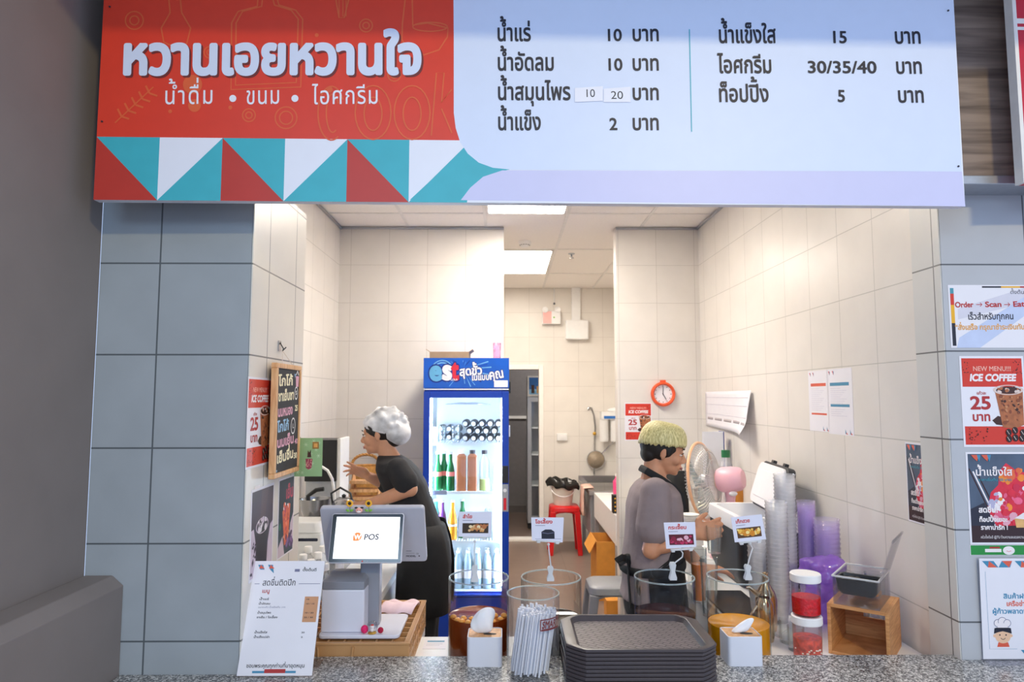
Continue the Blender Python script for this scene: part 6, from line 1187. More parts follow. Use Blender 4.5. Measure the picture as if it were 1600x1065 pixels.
st = [Vector((.797, YB_-.085, 1.20)), Vector((.782, YB_-.088, 1.27)), Vector((.748, YB_-.088, z_(757))), Vector((nk.x+.012, YB_-.081, z_(744))), Vector((nk.x-.045, YB_-.055, z_(733))), Vector((nk.x-.060, YB_, z_(730))), Vector((nk.x-.045, YB_+.055, z_(733))), Vector((nk.x+.012, YB_+.081, z_(744))), Vector((.748, YB_+.088, z_(757))), Vector((.782, YB_+.088, 1.27)), Vector((.797, YB_+.085, 1.20))]
m.tube(st, .0135, 'apron_black', 8, flat=(1.2, .4)); m.build('neck_strap', boy)
m = MB(); m.tube([(.668+.144*math.cos(a), YB_+.192*math.sin(a), .945+.012*math.cos(a)) for a in [2*math.pi*i/32 for i in range(32)]], .014, 'apron_black', 8, closed=True, flat=(1.4, .5)); kn = bx_(981, 872, YB_-.08)
m.sph(kn, .024, 'apron_black', 10, 7, (1.2, .8, .9)); m.tube([kn, kn+Vector((-.03, -.03, .012)), kn+Vector((-.055, -.02, -.005)), kn+Vector((-.04, -.01, -.022)), kn], .011, 'apron_black', 8, flat=(1.3, .5)); m.tube([kn, kn+Vector((-.005, -.04, -.08)), kn+Vector((.0, -.05, -.20))], .013, 'apron_black', 8, flat=(1.5, .4)); m.tube([kn, kn+Vector((.03, -.05, -.09)), kn+Vector((.035, -.06, -.17))], .013, 'apron_black', 8, flat=(1.5, .4)); m.build('apron_tie', boy)
# hair: dark cropped sides, blond bowl on top
m = MB(); m.sph(H(-.020, 0, .022), 1, 'hair_dark', 24, 16, (.0955, .0800, .088), R); m.sph(H(-.058, 0, -.030), 1, 'hair_dark', 20, 12, (.046, .062, .046), R)
for sy in (-1, 1): m.sph(H(.020, sy*.064, .012), 1, 'hair_dark', 12, 8, (.018, .013, .040), R)
o = m.build('cropped_hair', boy, remesh=.005, sm_it=2); bake(o); o['label'] = 'dark cropped hair at the sides'
m = MB(); nA, nB = 96, 14; vs = []; rgb = random.Random(9); jag = [rgb.uniform(-.006, .006) for _ in range(nA)]
for j in range(nB+1):
    for i in range(nA):
        a = 2*math.pi*i/nA; f_ = .5+.5*math.cos(a); low = .011+.021*f_+(jag[i] if j == 0 else jag[i]*.4 if j == 1 else 0); t = j/nB; th = t*math.pi/2
        zz = low+(.124-low)*math.sin(th)**.95; k_ = (math.cos(th)**.58 if j < nB else 0.0)*(.965 if j == 0 else 1)
        r_ = (.104+.004*f_)*k_*(1+.012*math.sin(i*1.7+j*.3))+.0008; vs.append(H(-.014+r_*math.cos(a), r_*.84*math.sin(a), zz))
m.add(vs, [(j*nA+i, j*nA+(i+1) % nA, (j+1)*nA+(i+1) % nA, (j+1)*nA+i) for j in range(nB) for i in range(nA)]+[tuple(range(nB*nA, (nB+1)*nA))], 'hair_blond'); m.build('blond_hair', boy, smooth=80, solid=.008)
d_ = (wrF-elF).normalized(); m = MB(); c_ = wrF-d_*.012; m.lathe([(.029, -.010), (.032, -.008), (.032, .008), (.029, .010)], c_, 'watch_black', 20, (d_).to_track_quat('Z', 'Y').to_matrix(), closed=True); m.sph(c_+Vector((0, -.012, .028)), .017, 'watch_black', 12, 8, (1, 1, .4)); m.build('wristwatch', boy)
# ---------------------------------------------------------------- right worktop
mk('cooler_black', (40, 42, 48), 0.5, var=0.05); mk('cooler_white', (240, 240, 244), 0.35, var=0.01); mk('fan_pink', (240, 186, 200), 0.35, var=0.02); mk('fan_peach', (242, 190, 150), 0.35); mk('wire_chrome', (206, 204, 204), 0.3, 0.5); mk('purple', (150, 92, 214), 0.3, var=0.15, scale=24); mk_clear('purple_film', (240, 222, 255), (206, 170, 250), .12, .4, (190, 134, 250), .15); mk_clear('lavender_cup', (254, 252, 255), (246, 240, 254), .04, .22, (224, 206, 252)); mk_clear('frosted_cup', (255, 255, 255), (244, 244, 247), .03, .30, (250, 250, 253), .2)
mk('jelly_red', (222, 20, 34), 0.25, var=0.25, scale=90, bump=.5); mk('jelly_coral', (230, 92, 70), 0.3, var=0.4, scale=60, bump=.5); mk('coconut', (246, 232, 216), 0.4); mk('clock_orange', (236, 88, 40), 0.35); mk('tub_grey', (40, 42, 45), 0.35); mk('black_jelly', (16, 15, 16), 0.15, bump=.6, scale=50); mk('orange_tea', (226, 120, 40), 0.2); mk('box_yellow', (222, 150, 60), 0.7, var=.08); mk('stool_red', (206, 24, 28), 0.3, var=.03); mk('stool_grey', (138, 140, 146), 0.4, var=.03); mk('bin_bag', (18, 18, 20), 0.25, var=.2); mk('bucket_white', (216, 208, 200), 0.4); mk('towel', (236, 196, 180), 0.9)
# cool box with its lid leaning on the wall
kx0, kx1, ky0, ky1, kz = 1.125, 1.485, 3.36, 3.86, 1.12
r = thing('cool_box', 'open black cool box with a white lining on the right worktop', 'cool box', ((kx0+kx1)/2, (ky0+ky1)/2, ZI)); tk = .03
m = MB(); O = lambda e, z: ring3(rrect((kx1-kx0)/2-e, (ky1-ky0)/2-e, .04, 5), z, ((kx0+kx1)/2, (ky0+ky1)/2))
m.loft([O(.025, ZI), O(.0, ZI+.06), O(.0, kz-.07)], 'cooler_black', (True, False)); m.build('body', r); m = MB(); m.loft([O(-.003, kz-.07), O(-.006, kz-.055), O(-.004, kz), O(.028, kz), O(.032, kz-.03), O(.045, kz-.10)], 'cooler_white', (False, True)); m.build('lining', r)
BB, BF, TB = Vector((1.358, 3.85, kz+.004)), Vector((1.315, 3.38, kz+.004)), Vector((1.425, 3.85, kz+.205)); f = Fr(BB, BF-BB, TB-BB); lw_, lh_ = (BF-BB).length, .245
q = r; c_ = (lw_/2, lh_/2)
m = MB(); m.prism([(x+c_[0], y+c_[1]) for x, y in rrect(lw_/2-.012, lh_/2-.012, .05, 7)], f, .0, .016, 'cooler_white'); m.prism([(x+c_[0], y+c_[1]) for x, y in rrect(lw_/2-.05, lh_/2-.05, .03, 7)], f, .016, .022, 'cooler_white'); q = m.build('lid', r, bevel=.004); q['label'] = 'white inner side of the lid leaning on the wall'; m = MB(); m.prism([(x+c_[0], y+c_[1]) for x, y in rrect(lw_/2, lh_/2, .055, 7)], f, -.042, -.0005, 'cooler_black'); m.build('outer_shell', q, bevel=.006)
for t in (.30, .72): m = MB(); m.prism([(lw_*t-.02, lh_-.002), (lw_*t+.02, lh_-.002), (lw_*t+.02, lh_+.016), (lw_*t-.02, lh_+.016)], f, -.03, -.01, 'black_plastic'); m.build('hinge_lug', q, smooth=0, bevel=.003)
# desk fan seen from behind
FYY = 4.12; fc = P(1098, 751, FYY); ax = Vector((-.80, .58, -.12)).normalized(); r = thing('desk_fan', 'pink desk fan with a wire guard blowing towards the grey shirt', 'fan', (P(1140, 760, FYY).x, FYY, ZI)); Rf = ax.to_track_quat('Z', 'Y').to_matrix(); FR_ = .225
def fp(rad, a, h): return fc+Rf @ Vector((rad*math.cos(a), rad*math.sin(a), h))
m = MB(); m.tube([fp(FR_, 2*math.pi*i/48, 0) for i in range(48)], .009, 'fan_peach', 8, closed=True); m.build('guard_rim', r)
m = MB()
for i in range(56):
    a = 2*math.pi*i/56
    m.tube([fp(.05, a, -.085), fp(.12, a, -.075), fp(.19, a, -.045), fp(FR_, a, 0)], .0020, 'wire_chrome', 4); m.tube([fp(FR_, a, 0), fp(.18, a, .04), fp(.10, a, .06), fp(.04, a, .065)], .0020, 'wire_chrome', 4)
for rad, h in ((.05, -.085), (.12, -.075), (.17, -.055), (.10, .06), (.04, .065)): m.tube([fp(rad, 2*math.pi*i/32, h) for i in range(32)], .0022, 'wire_chrome', 5, closed=True)
m.build('wire_guard', r)
mk_clear('fan_blade', (246, 250, 250), (190, 205, 210), .1, .2, (226, 236, 238))
for b in range(3):
    a0 = b*2*math.pi/3; vs = []
    for j in range(7):
        for i in range(6): rad = .04+.15*j/6; a = a0+(-.1+1.15*i/5)*(1-.15*j/6); vs.append(fp(rad, a, -.025+.05*i/5))
    m = MB(); m.add(vs, [(j*6+i, j*6+i+1, (j+1)*6+i+1, (j+1)*6+i) for j in range(6) for i in range(5)], 'fan_blade'); m.build('blade', r, smooth=60, solid=.003)
m = MB(); m.lathe([(.001, .02), (.03, .018), (.04, 0), (.04, -.03)], fc, 'cooler_white', 20, Rf); m.build('hub', r)
m = MB(); m.lathe([(.001, -.245), (.05, -.243), (.066, -.225), (.074, -.18), (.073, -.12), (.062, -.095), (.001, -.09)], fc, 'fan_pink', 28, Rf, sx=.95, sy=1.0); m.build('motor_housing', r); mc = fc+Rf @ Vector((0, 0, -.165))
m = MB(); m.tube([mc+Vector((0, 0, -.06)), mc+Vector((0, 0, -.12)), (mc.x, mc.y, ZI+.03)], [.034, .026, .028], 'fan_pink', 16); m.build('stem', r); m = MB(); m.lathe([(.001, .035), (.06, .03), (.12, .015), (.125, 0)], (mc.x, mc.y, ZI+.001), 'fan_pink', 28, caps=(False, True)); m.build('base', r); MB().sph(mc+Vector((-.0, -.05, -.075)), .018, 'cooler_white', 10, 7, (1.4, .8, .8)).build('knob', r)
# behind the fan
Y = 4.62; a, b = P(1094, 720, Y), P(1120, 674, Y); r = thing('binder', 'white and blue binder standing behind the fan guard', 'binder', ((a.x+b.x)/2, Y, ZI)); cxb = (a.x+b.x)/2+.03; m = MB(); m.box((cxb, Y, (ZI+b.z)/2), (.14, .008, b.z-ZI), 'cooler_white'); m.build('cover', r, smooth=0); mk('binder_blue', (30, 50, 140), .5); m = MB(); m.box((cxb+.073, Y+.045, (ZI+b.z)/2), (.006, .10, b.z-ZI), 'binder_blue'); m.build('spine', r, smooth=0)
Y = 4.45; q = P(1129, 703, Y); r = thing('green_cap_bottle', 'clear bottle with a green cap behind the fan', 'bottle', (q.x+.02, Y, ZI)); zt_ = q.z-ZI; MB().lathe([(.001, 0), (.045, 0), (.046, zt_-.12), (.03, zt_-.07), (.024, zt_-.04)], (q.x+.02, Y, ZI), 'frosted_cup', 18).build('body', r); mk('cap_green', (40, 120, 70), .4); MB().lathe([(.028, zt_-.045), (.028, zt_)], (q.x+.02, Y, ZI), 'cap_green', 16, caps=(True, True)).build('cap', r)
Y = 4.42; a = P(1150, 790, Y); b = P(1164, 760, Y); tag(MB().bx(a.x+.0, b.x+.04, Y, Y+.12, ZI, b.z, 'box_yellow').build('snack_box', None, smooth=0, bevel=.003), 'orange cardboard box behind the cool box, under the fan motor', 'box')
mk('pouch_green', (120, 190, 60), .4); Y = 4.15; a, b = P(1046, 800, Y), P(1066, 735, Y); r = thing('tea_pouch', 'black pouch with a green emblem behind the blond person', 'bag', ((a.x+b.x)/2+.0, Y, ZI)); m = MB(); m.loft([ring3(rrect((b.x-a.x)/2+.03, .05, .02), ZI, ((a.x+b.x)/2, Y)), ring3(rrect((b.x-a.x)/2+.03, .045, .02), (ZI+b.z)/2, ((a.x+b.x)/2, Y)), ring3(rrect((b.x-a.x)/2+.028, .008, .006), b.z, ((a.x+b.x)/2, Y))], 'black_plastic'); m.build('bag', r); s = Sheet(Fr(((a.x+b.x)/2, Y-.056, (ZI+b.z)/2-.02)), z=.001); s.poly([(-.04, .06), (-.02, .09), (.0, .05), (-.015, -.02), (-.03, -.03)], 'pouch_green'); s.line([(.01, .1), (.02, -.05)], .012, 'pouch_green'); s.build('emblem', r, smooth=0)
# cups: clear tall stacks, frosted, lavender
cups = {}
def cup_stack(name, px, py_top, Y, r0, r1, h, pitch, mat, lab, grp, base=ZI, dx=0.0):
    X = P(px, py_top, Y).x; zt_ = P(px, py_top, Y).z; n = max(2, int((zt_-base-h)/pitch)+1)
    if name not in cups: cups[name] = MB().lathe([(.001, .001), (r0, 0), (r1, h-.006), (r1+.002, h-.003), (r1+.002, h)], (0, 0, 0), mat, 20).build(name, None, origin=(0, 0, 0)); first = True
    else: first = False
    for i in range(n):
        o = cups[name] if first and i == 0 else cups[name].copy()
        if o.name not in COL.objects: COL.objects.link(o)
        o.location = (X+dx*i/n, Y, base+i*pitch); o['label'] = lab; o['category'] = 'cup'; o['group'] = grp
cup_stack('plastic_cup', 1225, 738, 3.02, .033, .044, .11, .0165, 'frosted_cup', 'clear plastic cup in the tallest stack on the right worktop', 'cups in the tallest clear stack')
cup_stack('plastic_cup', 1212, 778, 2.90, .033, .044, .11, .0165, 'frosted_cup', 'clear plastic cup in the shorter stack before the tallest one', 'cups in the second clear stack')
cup_stack('plastic_cup', 1184, 828, 2.98, .033, .044, .11, .020, 'frosted_cup', 'clear plastic cup in the low stack behind the amber jar card', 'cups in the low clear stack')
cup_stack('lavender_cup', 1259, 779, 3.08, .028, .038, .10, .014, 'lavender_cup', 'lavender tinted cup in the narrow stack in the purple wrapping', 'lavender cups, narrow stack')
cup_stack('wide_lavender_cup', 1291, 806, 3.00, .040, .052, .10, .020, 'lavender_cup', 'lavender tinted cup in the wide stack in the purple wrapping', 'lavender cups, wide stack')
# purple plastic wrapping round the lavender cups
bc = P(1277, 870, 2.82); m = MB(); rg = random.Random(21)
for i in range(26): m.sph((1.31+rg.uniform(-.07, .06), 2.872+rg.uniform(-.025, .02), ZI+.055+rg.uniform(0, .19)), rg.uniform(.03, .048), 'purple_film', 12, 8, (rg.uniform(.8, 1.3), rg.uniform(.7, 1), rg.uniform(.6, 1)), Rz(rg.uniform(0, 3)))
m.bx(1.225, 1.385, 2.835, 2.90, ZI+.010, ZI+.08, 'purple_film'); o = m.build('purple_bag', None, remesh=.012, sm_it=3); bake(o); tag(o, 'crumpled purple plastic bag round the lavender cups', 'bag')
dp = o.modifiers.new('crumple', 'DISPLACE'); tx = bpy.data.textures.new('crumple', 'CLOUDS'); tx.noise_scale = .03; dp.texture = tx; dp.strength = .016; dp.mid_level = .5
# steel pitcher, mugs on a dark tray
q = P(1196, 900, 2.80); r = thing('steel_pitcher', 'taller polished steel pitcher with a narrow neck, behind the amber jar', 'pitcher', (q.x, 2.80, ZI)); mk('steel_warm', (208, 184, 150), .12, .9, var=.1); MB().lathe([(.001, 0), (.036, 0), (.040, .02), (.042, .12), (.034, .15), (.012, .185), (.010, .215), (.013, .222), (.001, .226)], (q.x, 2.80, ZI), 'steel_warm', 26).build('body', r); MB().tube([(q.x-.036, 2.79, ZI+.14), (q.x-.075, 2.78, ZI+.17), (q.x-.085, 2.78, ZI+.168)], [.012, .007, .005], 'steel_warm', 8).build('spout', r)
q = P(1188, 925, 2.72); r = thing('steel_pitcher', 'shorter steel pitcher with a loop handle, behind the amber jar', 'pitcher', (q.x, 2.68, ZI)); MB().lathe([(.001, 0), (.030, 0), (.034, .02), (.035, .11), (.03, .14), (.022, .155), (.02, .16)], (q.x, 2.68, ZI), 'steel_warm', 24).build('body', r); MB().tube([(q.x-.03, 2.675, ZI+.13), (q.x-.055, 2.67, ZI+.10), (q.x-.05, 2.67, ZI+.05), (q.x-.032, 2.675, ZI+.03)], .005, 'steel_warm', 8).build('handle', r)
tag(MB().bx(.925, 1.115, 2.86, 3.32, ZI+.0005, ZI+.012, 'black_plastic').build('drip_mat', None, smooth=0, bevel=.004), 'black mat on the right worktop in front of the blond person', 'mat')
for k, (px, py, Y, lab) in enumerate(((1229, 960, 2.66, 'glass mug nearer the steel pitcher'), (1243, 978, 2.58, 'glass mug beside the red jelly jars'))):
    X = P(px, py, Y).x; r = thing('glass_mug', lab, 'mug', (X, Y, ZI), 'glass mugs on the worktop'); MB().lathe([(.001, 0), (.026, 0), (.030, .02), (.030, .08), (.031, .085), (.027, .083), (.026, .015), (.001, .012)], (X, Y, ZI), 'pale_glass', 22).build('glass', r); MB().tube([(X-.030, Y, ZI+.07), (X-.050, Y-.005, ZI+.06), (X-.050, Y-.005, ZI+.03), (X-.030, Y, ZI+.02)], .0045, 'pale_glass', 8).build('handle', r)
# jelly jars, one on the other
for z, h, fill, mt, lab in ((ZI, .150, .075, 'jelly_coral', 'white lidded jar of coral coconut jelly, lower of the two red jars'), (ZI+.1515, .145, .064, 'jelly_red', 'white lidded jar of bright red jelly balls, stacked on the coral jar')):
    q = P(1261, 980, 2.50); r = thing('jelly_jar', lab, 'jar', (q.x, 2.50, z), 'red jelly jars'); R_ = .0495
    MB().lathe([(.001, .0005), (R_-.006, 0), (R_-.002, .004), (R_, h-.03)], (q.x, 2.50, z), 'clear_plastic' if z == ZI else 'glass', 30).build('body', r); MB().lathe([(.001, .004), (R_-.008, .004), (R_-.0022, .008), (R_-.0012, fill), (.02, fill+.004), (.001, fill)], (q.x, 2.50, z), mt, 26).build('jelly', r); MB().lathe([(R_+.0015, h-.028), (R_+.003, h-.026), (R_+.003, h-.003), (R_, h), (.001, h)], (q.x, 2.50, z), 'cap_white', 30).build('lid', r)
    if z == ZI:
        rg = random.Random(3); m = MB()
        for i in range(26): a = rg.uniform(3.3, 6.1); m.sph((q.x+(R_-.004)*math.cos(a), 2.50+(R_-.004)*math.sin(a), z+rg.uniform(.008, .045)), .0042, 'coconut', 6, 4, (1.2, 1, .8))
        o = m.build('coconut_bits', r); o['kind'] = 'stuff'
# wooden crate box, clear bin on top
FRc, wv, dv = Vector((1.325, 2.425, 0)), Vector((-.79, .613, 0)), Vector((.613, .79, 0)); Wb, Db, Hb, t = .20, .24, .177, .012
f = Fr((FRc+wv*Wb), -wv); r = thing('wooden_box', 'open fronted wooden box by the right wall, a clear bin on top', 'box', FRc+wv*Wb/2+dv*Db/2+Vector((0, 0, ZI)))
def obox(m, x0, x1, d0, d1, z0, z1, k): # in the box's own axes: x along the front from its left corner, d into the depth
    o_ = FRc+wv*Wb; m.prism([(x0, z0), (x1, z0), (x1, z1), (x0, z1)], Fr(o_, -wv), -d1, -d0, k); return m
MB_ = MB(); obox(MB_, 0, t, 0, Db, ZI, ZI+Hb, 'bamboo'); obox(MB_, Wb-t, Wb, 0, Db, ZI, ZI+Hb, 'bamboo'); MB_.build('side_panel', r, smooth=0, bevel=.0015)
MB_ = MB(); obox(MB_, t, Wb-t, 0, Db, ZI+Hb-t, ZI+Hb, 'bamboo'); MB_.build('top_panel', r, smooth=0, bevel=.0015); MB_ = MB(); obox(MB_, t, Wb-t, 0, Db, ZI, ZI+t, 'bamboo'); MB_.build('bottom_panel', r, smooth=0, bevel=.0015); MB_ = MB(); obox(MB_, t, Wb-t, Db-.008, Db, ZI+t, ZI+.085, 'bamboo'); obox(MB_, t, .075, Db-.008, Db, ZI+.085, ZI+Hb-t, 'bamboo'); MB_.build('back_panel', r, smooth=0)
q = FRc+wv*.062+dv*.285; g0 = None
for i in range(12):
    if g0 is None: g0 = MB().lathe([(.001, 0), (.022, 0), (.027, .046), (.0285, .05)], (0, 0, 0), 'cooler_white', 18).build('paper_cup', None, origin=(0, 0, 0)); o = g0
    else: o = g0.copy(); COL.objects.link(o)
    o.location = (1.388, 2.732, ZI+i*.0105); tag(o, 'small white cup in the nested stack seen through the wooden box', 'cup', 'white cups behind the wooden box')
zb_ = ZI+Hb+.0008; Wc, Dc, Hc = .150, .225, .100; o_ = FRc+wv*.178+dv*.004
def cb_(m, x0, x1, d0, d1, z0, z1, k): m.prism([(x0, z0), (x1, z0), (x1, z1), (x0, z1)], Fr(o_, -wv), -d1, -d0, k); return m
r = thing('clear_bin', 'clear plastic bin with a raised lid and a dark grey tub, on the wooden box', 'container', o_+Vector((0, 0, zb_))); m = MB(); t2 = .0025
cb_(m, 0, Wc, 0, t2, zb_, zb_+Hc, 'acrylic'); cb_(m, 0, Wc, Dc-t2, Dc, zb_, zb_+Hc, 'acrylic'); cb_(m, 0, t2, t2, Dc-t2, zb_, zb_+Hc, 'acrylic'); cb_(m, Wc-t2, Wc, t2, Dc-t2, zb_, zb_+Hc, 'acrylic'); cb_(m, t2, Wc-t2, t2, Dc-t2, zb_, zb_+t2, 'acrylic'); cb_(m, t2, Wc-t2, .115, .1175, zb_+t2, zb_+Hc, 'acrylic'); m.build('body', r, smooth=0)
m = MB()
for x0, x1, d0, d1 in ((-.003, Wc+.003, -.003, .003), (-.003, Wc+.003, Dc-.003, Dc+.003), (-.003, .003, .003, Dc-.003), (Wc-.003, Wc+.003, .003, Dc-.003)): cb_(m, x0, x1, d0, d1, zb_+Hc-.003, zb_+Hc+.002, 'clip_plastic')
m.build('rim', r, smooth=0)
cc = o_+(-wv)*(Wc/2)+dv*.060; rot = math.atan2(-wv.y, -wv.x); R2 = Rz(rot)
def rr3(hx, hy, rad, z): return [tuple(cc+R2 @ Vector((x, y, 0))+Vector((0, 0, z))) for x, y in rrect(hx, hy, rad, 5)]
m = MB(); m.loft([rr3(.056, .042, .02, zb_+.036), rr3(.066, .050, .02, zb_+.050), rr3(.069, .052, .014, zb_+.088), rr3(.071, .054, .014, zb_+.092), rr3(.065, .049, .014, zb_+.090), rr3(.063, .047, .014, zb_+.080)], 'tub_grey', (True, False)); m.build('tub', r); m = MB(); v_ = rr3(.063, .047, .014, zb_+.081); m.add(v_, [tuple(range(len(v_)))], 'black_jelly'); rg = random.Random(8)
for i in range(16): m.sph(cc+R2 @ Vector((rg.uniform(-.05, .05), rg.uniform(-.035, .035), 0))+Vector((0, 0, zb_+.082)), .009, 'black_jelly', 6, 4, (1.2, 1, .6))
m.build('black_contents', r); m = MB(); c2 = o_+(-wv)*(Wc/2)+dv*.168; 
for i in range(7): m.sph(c2+R2 @ Vector((rg.uniform(-.035, .035), rg.uniform(-.03, .03), 0))+Vector((0, 0, zb_+.022)), .022, 'box_yellow', 10, 7, (1.2, 1, .8))
m.build('yellow_contents', r)
h0, h1 = o_+(-wv)*(Wc+.004)+Vector((0, 0, zb_+Hc+.003)), o_+(-wv)*(Wc+.004)+dv*Dc+Vector((0, 0, zb_+Hc+.003)); up_ = Vector((.035, -.03, .14)); m = MB(); f = Fr(h0, h1-h0, up_); m.prism([(0, 0), (Dc, 0), (Dc, .15), (0, .15)], f, -.0013, .0013, 'acrylic'); m.prism([(0, .143), (Dc, .143), (Dc, .152), (0, .152)], f, -.003, .003, 'acrylic'); m.prism([(0, 0), (.005, 0), (.005, .143), (0, .143)], f, -.003, .003, 'acrylic'); m.build('lid', r, smooth=0)
# loose glasses near the jars and the one in the hand
for px, py, Y, lab, fill in ((1107, 858, 2.98, 'clear tumbler on the worktop below the held glass', None), (1364.5, 850, 2.72, 'clear tumbler against the right wall behind the clear bin', None), (1091, 850, 3.18, 'tumbler of orange tea beside the watch', 'orange_tea')):
    q = P(px, py, Y); h = q.z-ZI; h = max(.09, min(h, .24)); r = thing('tumbler_glass', lab, 'glass', (q.x, Y, ZI)); MB().lathe([(.001, 0), (.030, 0), (.037, h), (.0385, h+.001), (.036, h-.002), (.028, .01), (.001, .008)], (q.x, Y, ZI), 'pale_glass', 24).build('glass', r)
    if fill: MB().lathe([(.001, .009), (.027, .009), (.034, h*.7), (.001, h*.7)], (q.x, Y, ZI), fill, 20).build('drink', r)
hc = wrN+Vector((.078, -.030, -.03)); r = thing('held_glass', 'clear tumbler held in the hand of the person in grey', 'glass', hc); MB().lathe([(.001, -.045), (.027, -.045), (.029, -.03), (.034, .07), (.0325, .07), (.026, -.033), (.001, -.035)], hc, 'pale_glass', 24).build('glass', r)
l0 = None
for i in range(5):
    q = P(1078, 806, 3.75)
    if l0 is None: l0 = MB().lathe([(.001, 0), (.040, 0), (.045, .006), (.05, .008), (.05, .012), (.001, .012)], (0, 0, 0), 'cap_white', 22).build('cup_lid', None, origin=(0, 0, 0)); o = l0
    else: o = l0.copy(); COL.objects.link(o)
    o.location = (q.x, 3.75, q.z-.05+i*.0125); tag(o, 'white cup lid in the small stack by the fan guard', 'lid', 'white cup lids')
tag(MB().bx(q.x-.055, q.x+.055, 3.69, 3.81, ZI, q.z-.0505, 'cooler_white').build('lid_box', None, smooth=0, bevel=.004), 'white box under the stack of cup lids on the right worktop', 'box')
# wall clock
q = P(1035.5, 615.5, YB-.002); f = Fr(q); r = thing('wall_clock', 'round orange wall clock on the back wall above the blond person', 'clock', q); R = Rx(math.pi/2); rc = .096
MB().lathe([(rc*.74, .0), (rc*.98, 0), (rc, .012), (rc*.95, .03), (rc*.84, .034), (rc*.74, .02)], q, 'clock_orange', 36, R, closed=True).build('rim', r); MB().lathe([(rc*.76, .004), (rc*.76, .010), (.001, .010)], q, 'cooler_white', 32, R).build('face', r)
s = Sheet(f, z=.0105)
for i in range(12): a = i*math.pi/6; s.line([(rc*.60*math.sin(a), rc*.60*math.cos(a)), (rc*.69*math.sin(a), rc*.69*math.cos(a))], .005, 'ink')
s.build('hour_marks', r, smooth=0)
for a, L, w_ in ((0.02, .055, .004), (2.62, .048, .005)): s = MB(); g_ = Fr(q+Vector((0, -.0125, 0)), (math.cos(a), 0, -math.sin(a)), (math.sin(a), 0, math.cos(a))); s.prism([(-w_/2, -.008), (w_/2, -.008), (w_/2, L), (-w_/2, L)], g_, 0, .001, 'ink'); s.build('hand', r, smooth=0)
MB().bx(q.x-.022, q.x+.022, q.y-.02, q.y, q.z+rc-.004, q.z+rc+.012, 'clock_orange').build('hanging_tab', r, smooth=0, bevel=.003)
# ---------------------------------------------------------------- ceiling and rear room
q = PZ(820, 377, ZC); r = thing('smoke_detector', 'round white smoke detector on the ceiling over the passage', 'smoke detector', (q.x, q.y, ZC-.05)); MB().lathe([(.001, -.05), (.03, -.05), (.042, -.036), (.05, -.026), (.055, -.02), (.055, -.0005)], (q.x, q.y, ZC), 'white_plastic', 26).build('head', r)
m = MB()
for i in range(14): a = 2*math.pi*i/14; m.box((q.x+.043*math.cos(a), q.y+.043*math.sin(a), ZC-.032), (.004, .009, .010), 'shadow_gap', Rz(a))
m.build('vent_slots', r, smooth=0)
q = PZ(893, 396, ZC); r = thing('sprinkler', 'small metal sprinkler head in the passage ceiling', 'sprinkler', (q.x, q.y, ZC-.045)); MB().lathe([(.032, -.0005), (.03, -.006), (.008, -.008), (.007, -.03)], (q.x, q.y, ZC), 'aluminium', 18, caps=(True, True)).build('body', r); MB().lathe([(.02, -.045), (.02, -.042)], (q.x, q.y, ZC), 'steel', 16, caps=(True, True)).build('deflector', r); MB().tube([(q.x-.01, q.y, ZC-.03), (q.x-.013, q.y, ZC-.037), (q.x, q.y, ZC-.0425), (q.x+.013, q.y, ZC-.037), (q.x+.01, q.y, ZC-.03)], .002, 'steel', 6).build('frame', r)
def wallbox(px0, py0, px1, py1, d): a, b = P(px0, py1, YR-.001), P(px1, py0, YR-.001); return (a.x, b.x, YR-.0005-d, YR-.0005, a.z, b.z)
w = wallbox(847, 487, 875, 507, .09); r = thing('emergency_light', 'twin headed emergency light high on the rear wall', 'emergency light', (w[0], YR, w[4])); m = MB(); m.bx(*w, 'white_plastic'); m.build('housing', r, smooth=0, bevel=.006); mk('pink_panel', (240, 176, 170), .4); xm = (w[0]+w[1])/2; MB().bx(w[0]+.006, xm, w[2]-.002, w[2]-.0003, w[4]+.006, w[5]-.006, 'pink_panel').build('front_panel', r, smooth=0); MB().sph((xm+.03, w[2]-.002, (w[4]+w[5])/2), .010, 'pouch_green', 10, 6, (1, .4, 1)).build('indicator', r)
for px in (851.5, 871): q = P(px, 484, YR-.05); MB().lathe([(.001, 0), (.02, .005), (.036, .04), (.036, .05), (.03, .048), (.001, .04)], (q.x, YR-.055, q.z-.004), 'white_plastic', 18, Rx(math.pi/2)).build('lamp_head', r)
a = P(866, 478, YR-.012); m = MB(); m.tube([(a.x, YR-.012, ZC-.001), (a.x, YR-.012, a.z+.03)], .007, 'white_plastic', 8); m.build('conduit', r); MB().sph((a.x, YR-.02, a.z+.03), .014, 'pos_grey', 8, 6).build('gland', r)
w = wallbox(883, 501, 918, 531, .10); r = thing('junction_box', 'white square junction box with trunking on the rear wall', 'junction box', (w[0], YR, w[4])); MB().bx(*w, 'white_plastic').build('box', r, smooth=0, bevel=.015, bseg=3); w2 = wallbox(893, 447, 906, 500, .05); MB().bx(w2[0], w2[1], w2[2], w2[3], w[5]+.001, ZC-.001, 'white_plastic').build('trunking', r, smooth=0, bevel=.003)
w = wallbox(870, 677, 886, 688, .03); r = thing('wall_switch', 'white double switch plate on the rear wall', 'switch', (w[0], YR, w[4])); MB().bx(*w, 'white_plastic').build('plate', r, smooth=0, bevel=.003); MB().bx(w[0]+.03, w[1]-.03, w[2]-.004, w[2]-.0003, w[4]+.02, w[5]-.02, 'white_plastic').build('rocker', r, smooth=0, bevel=.001)
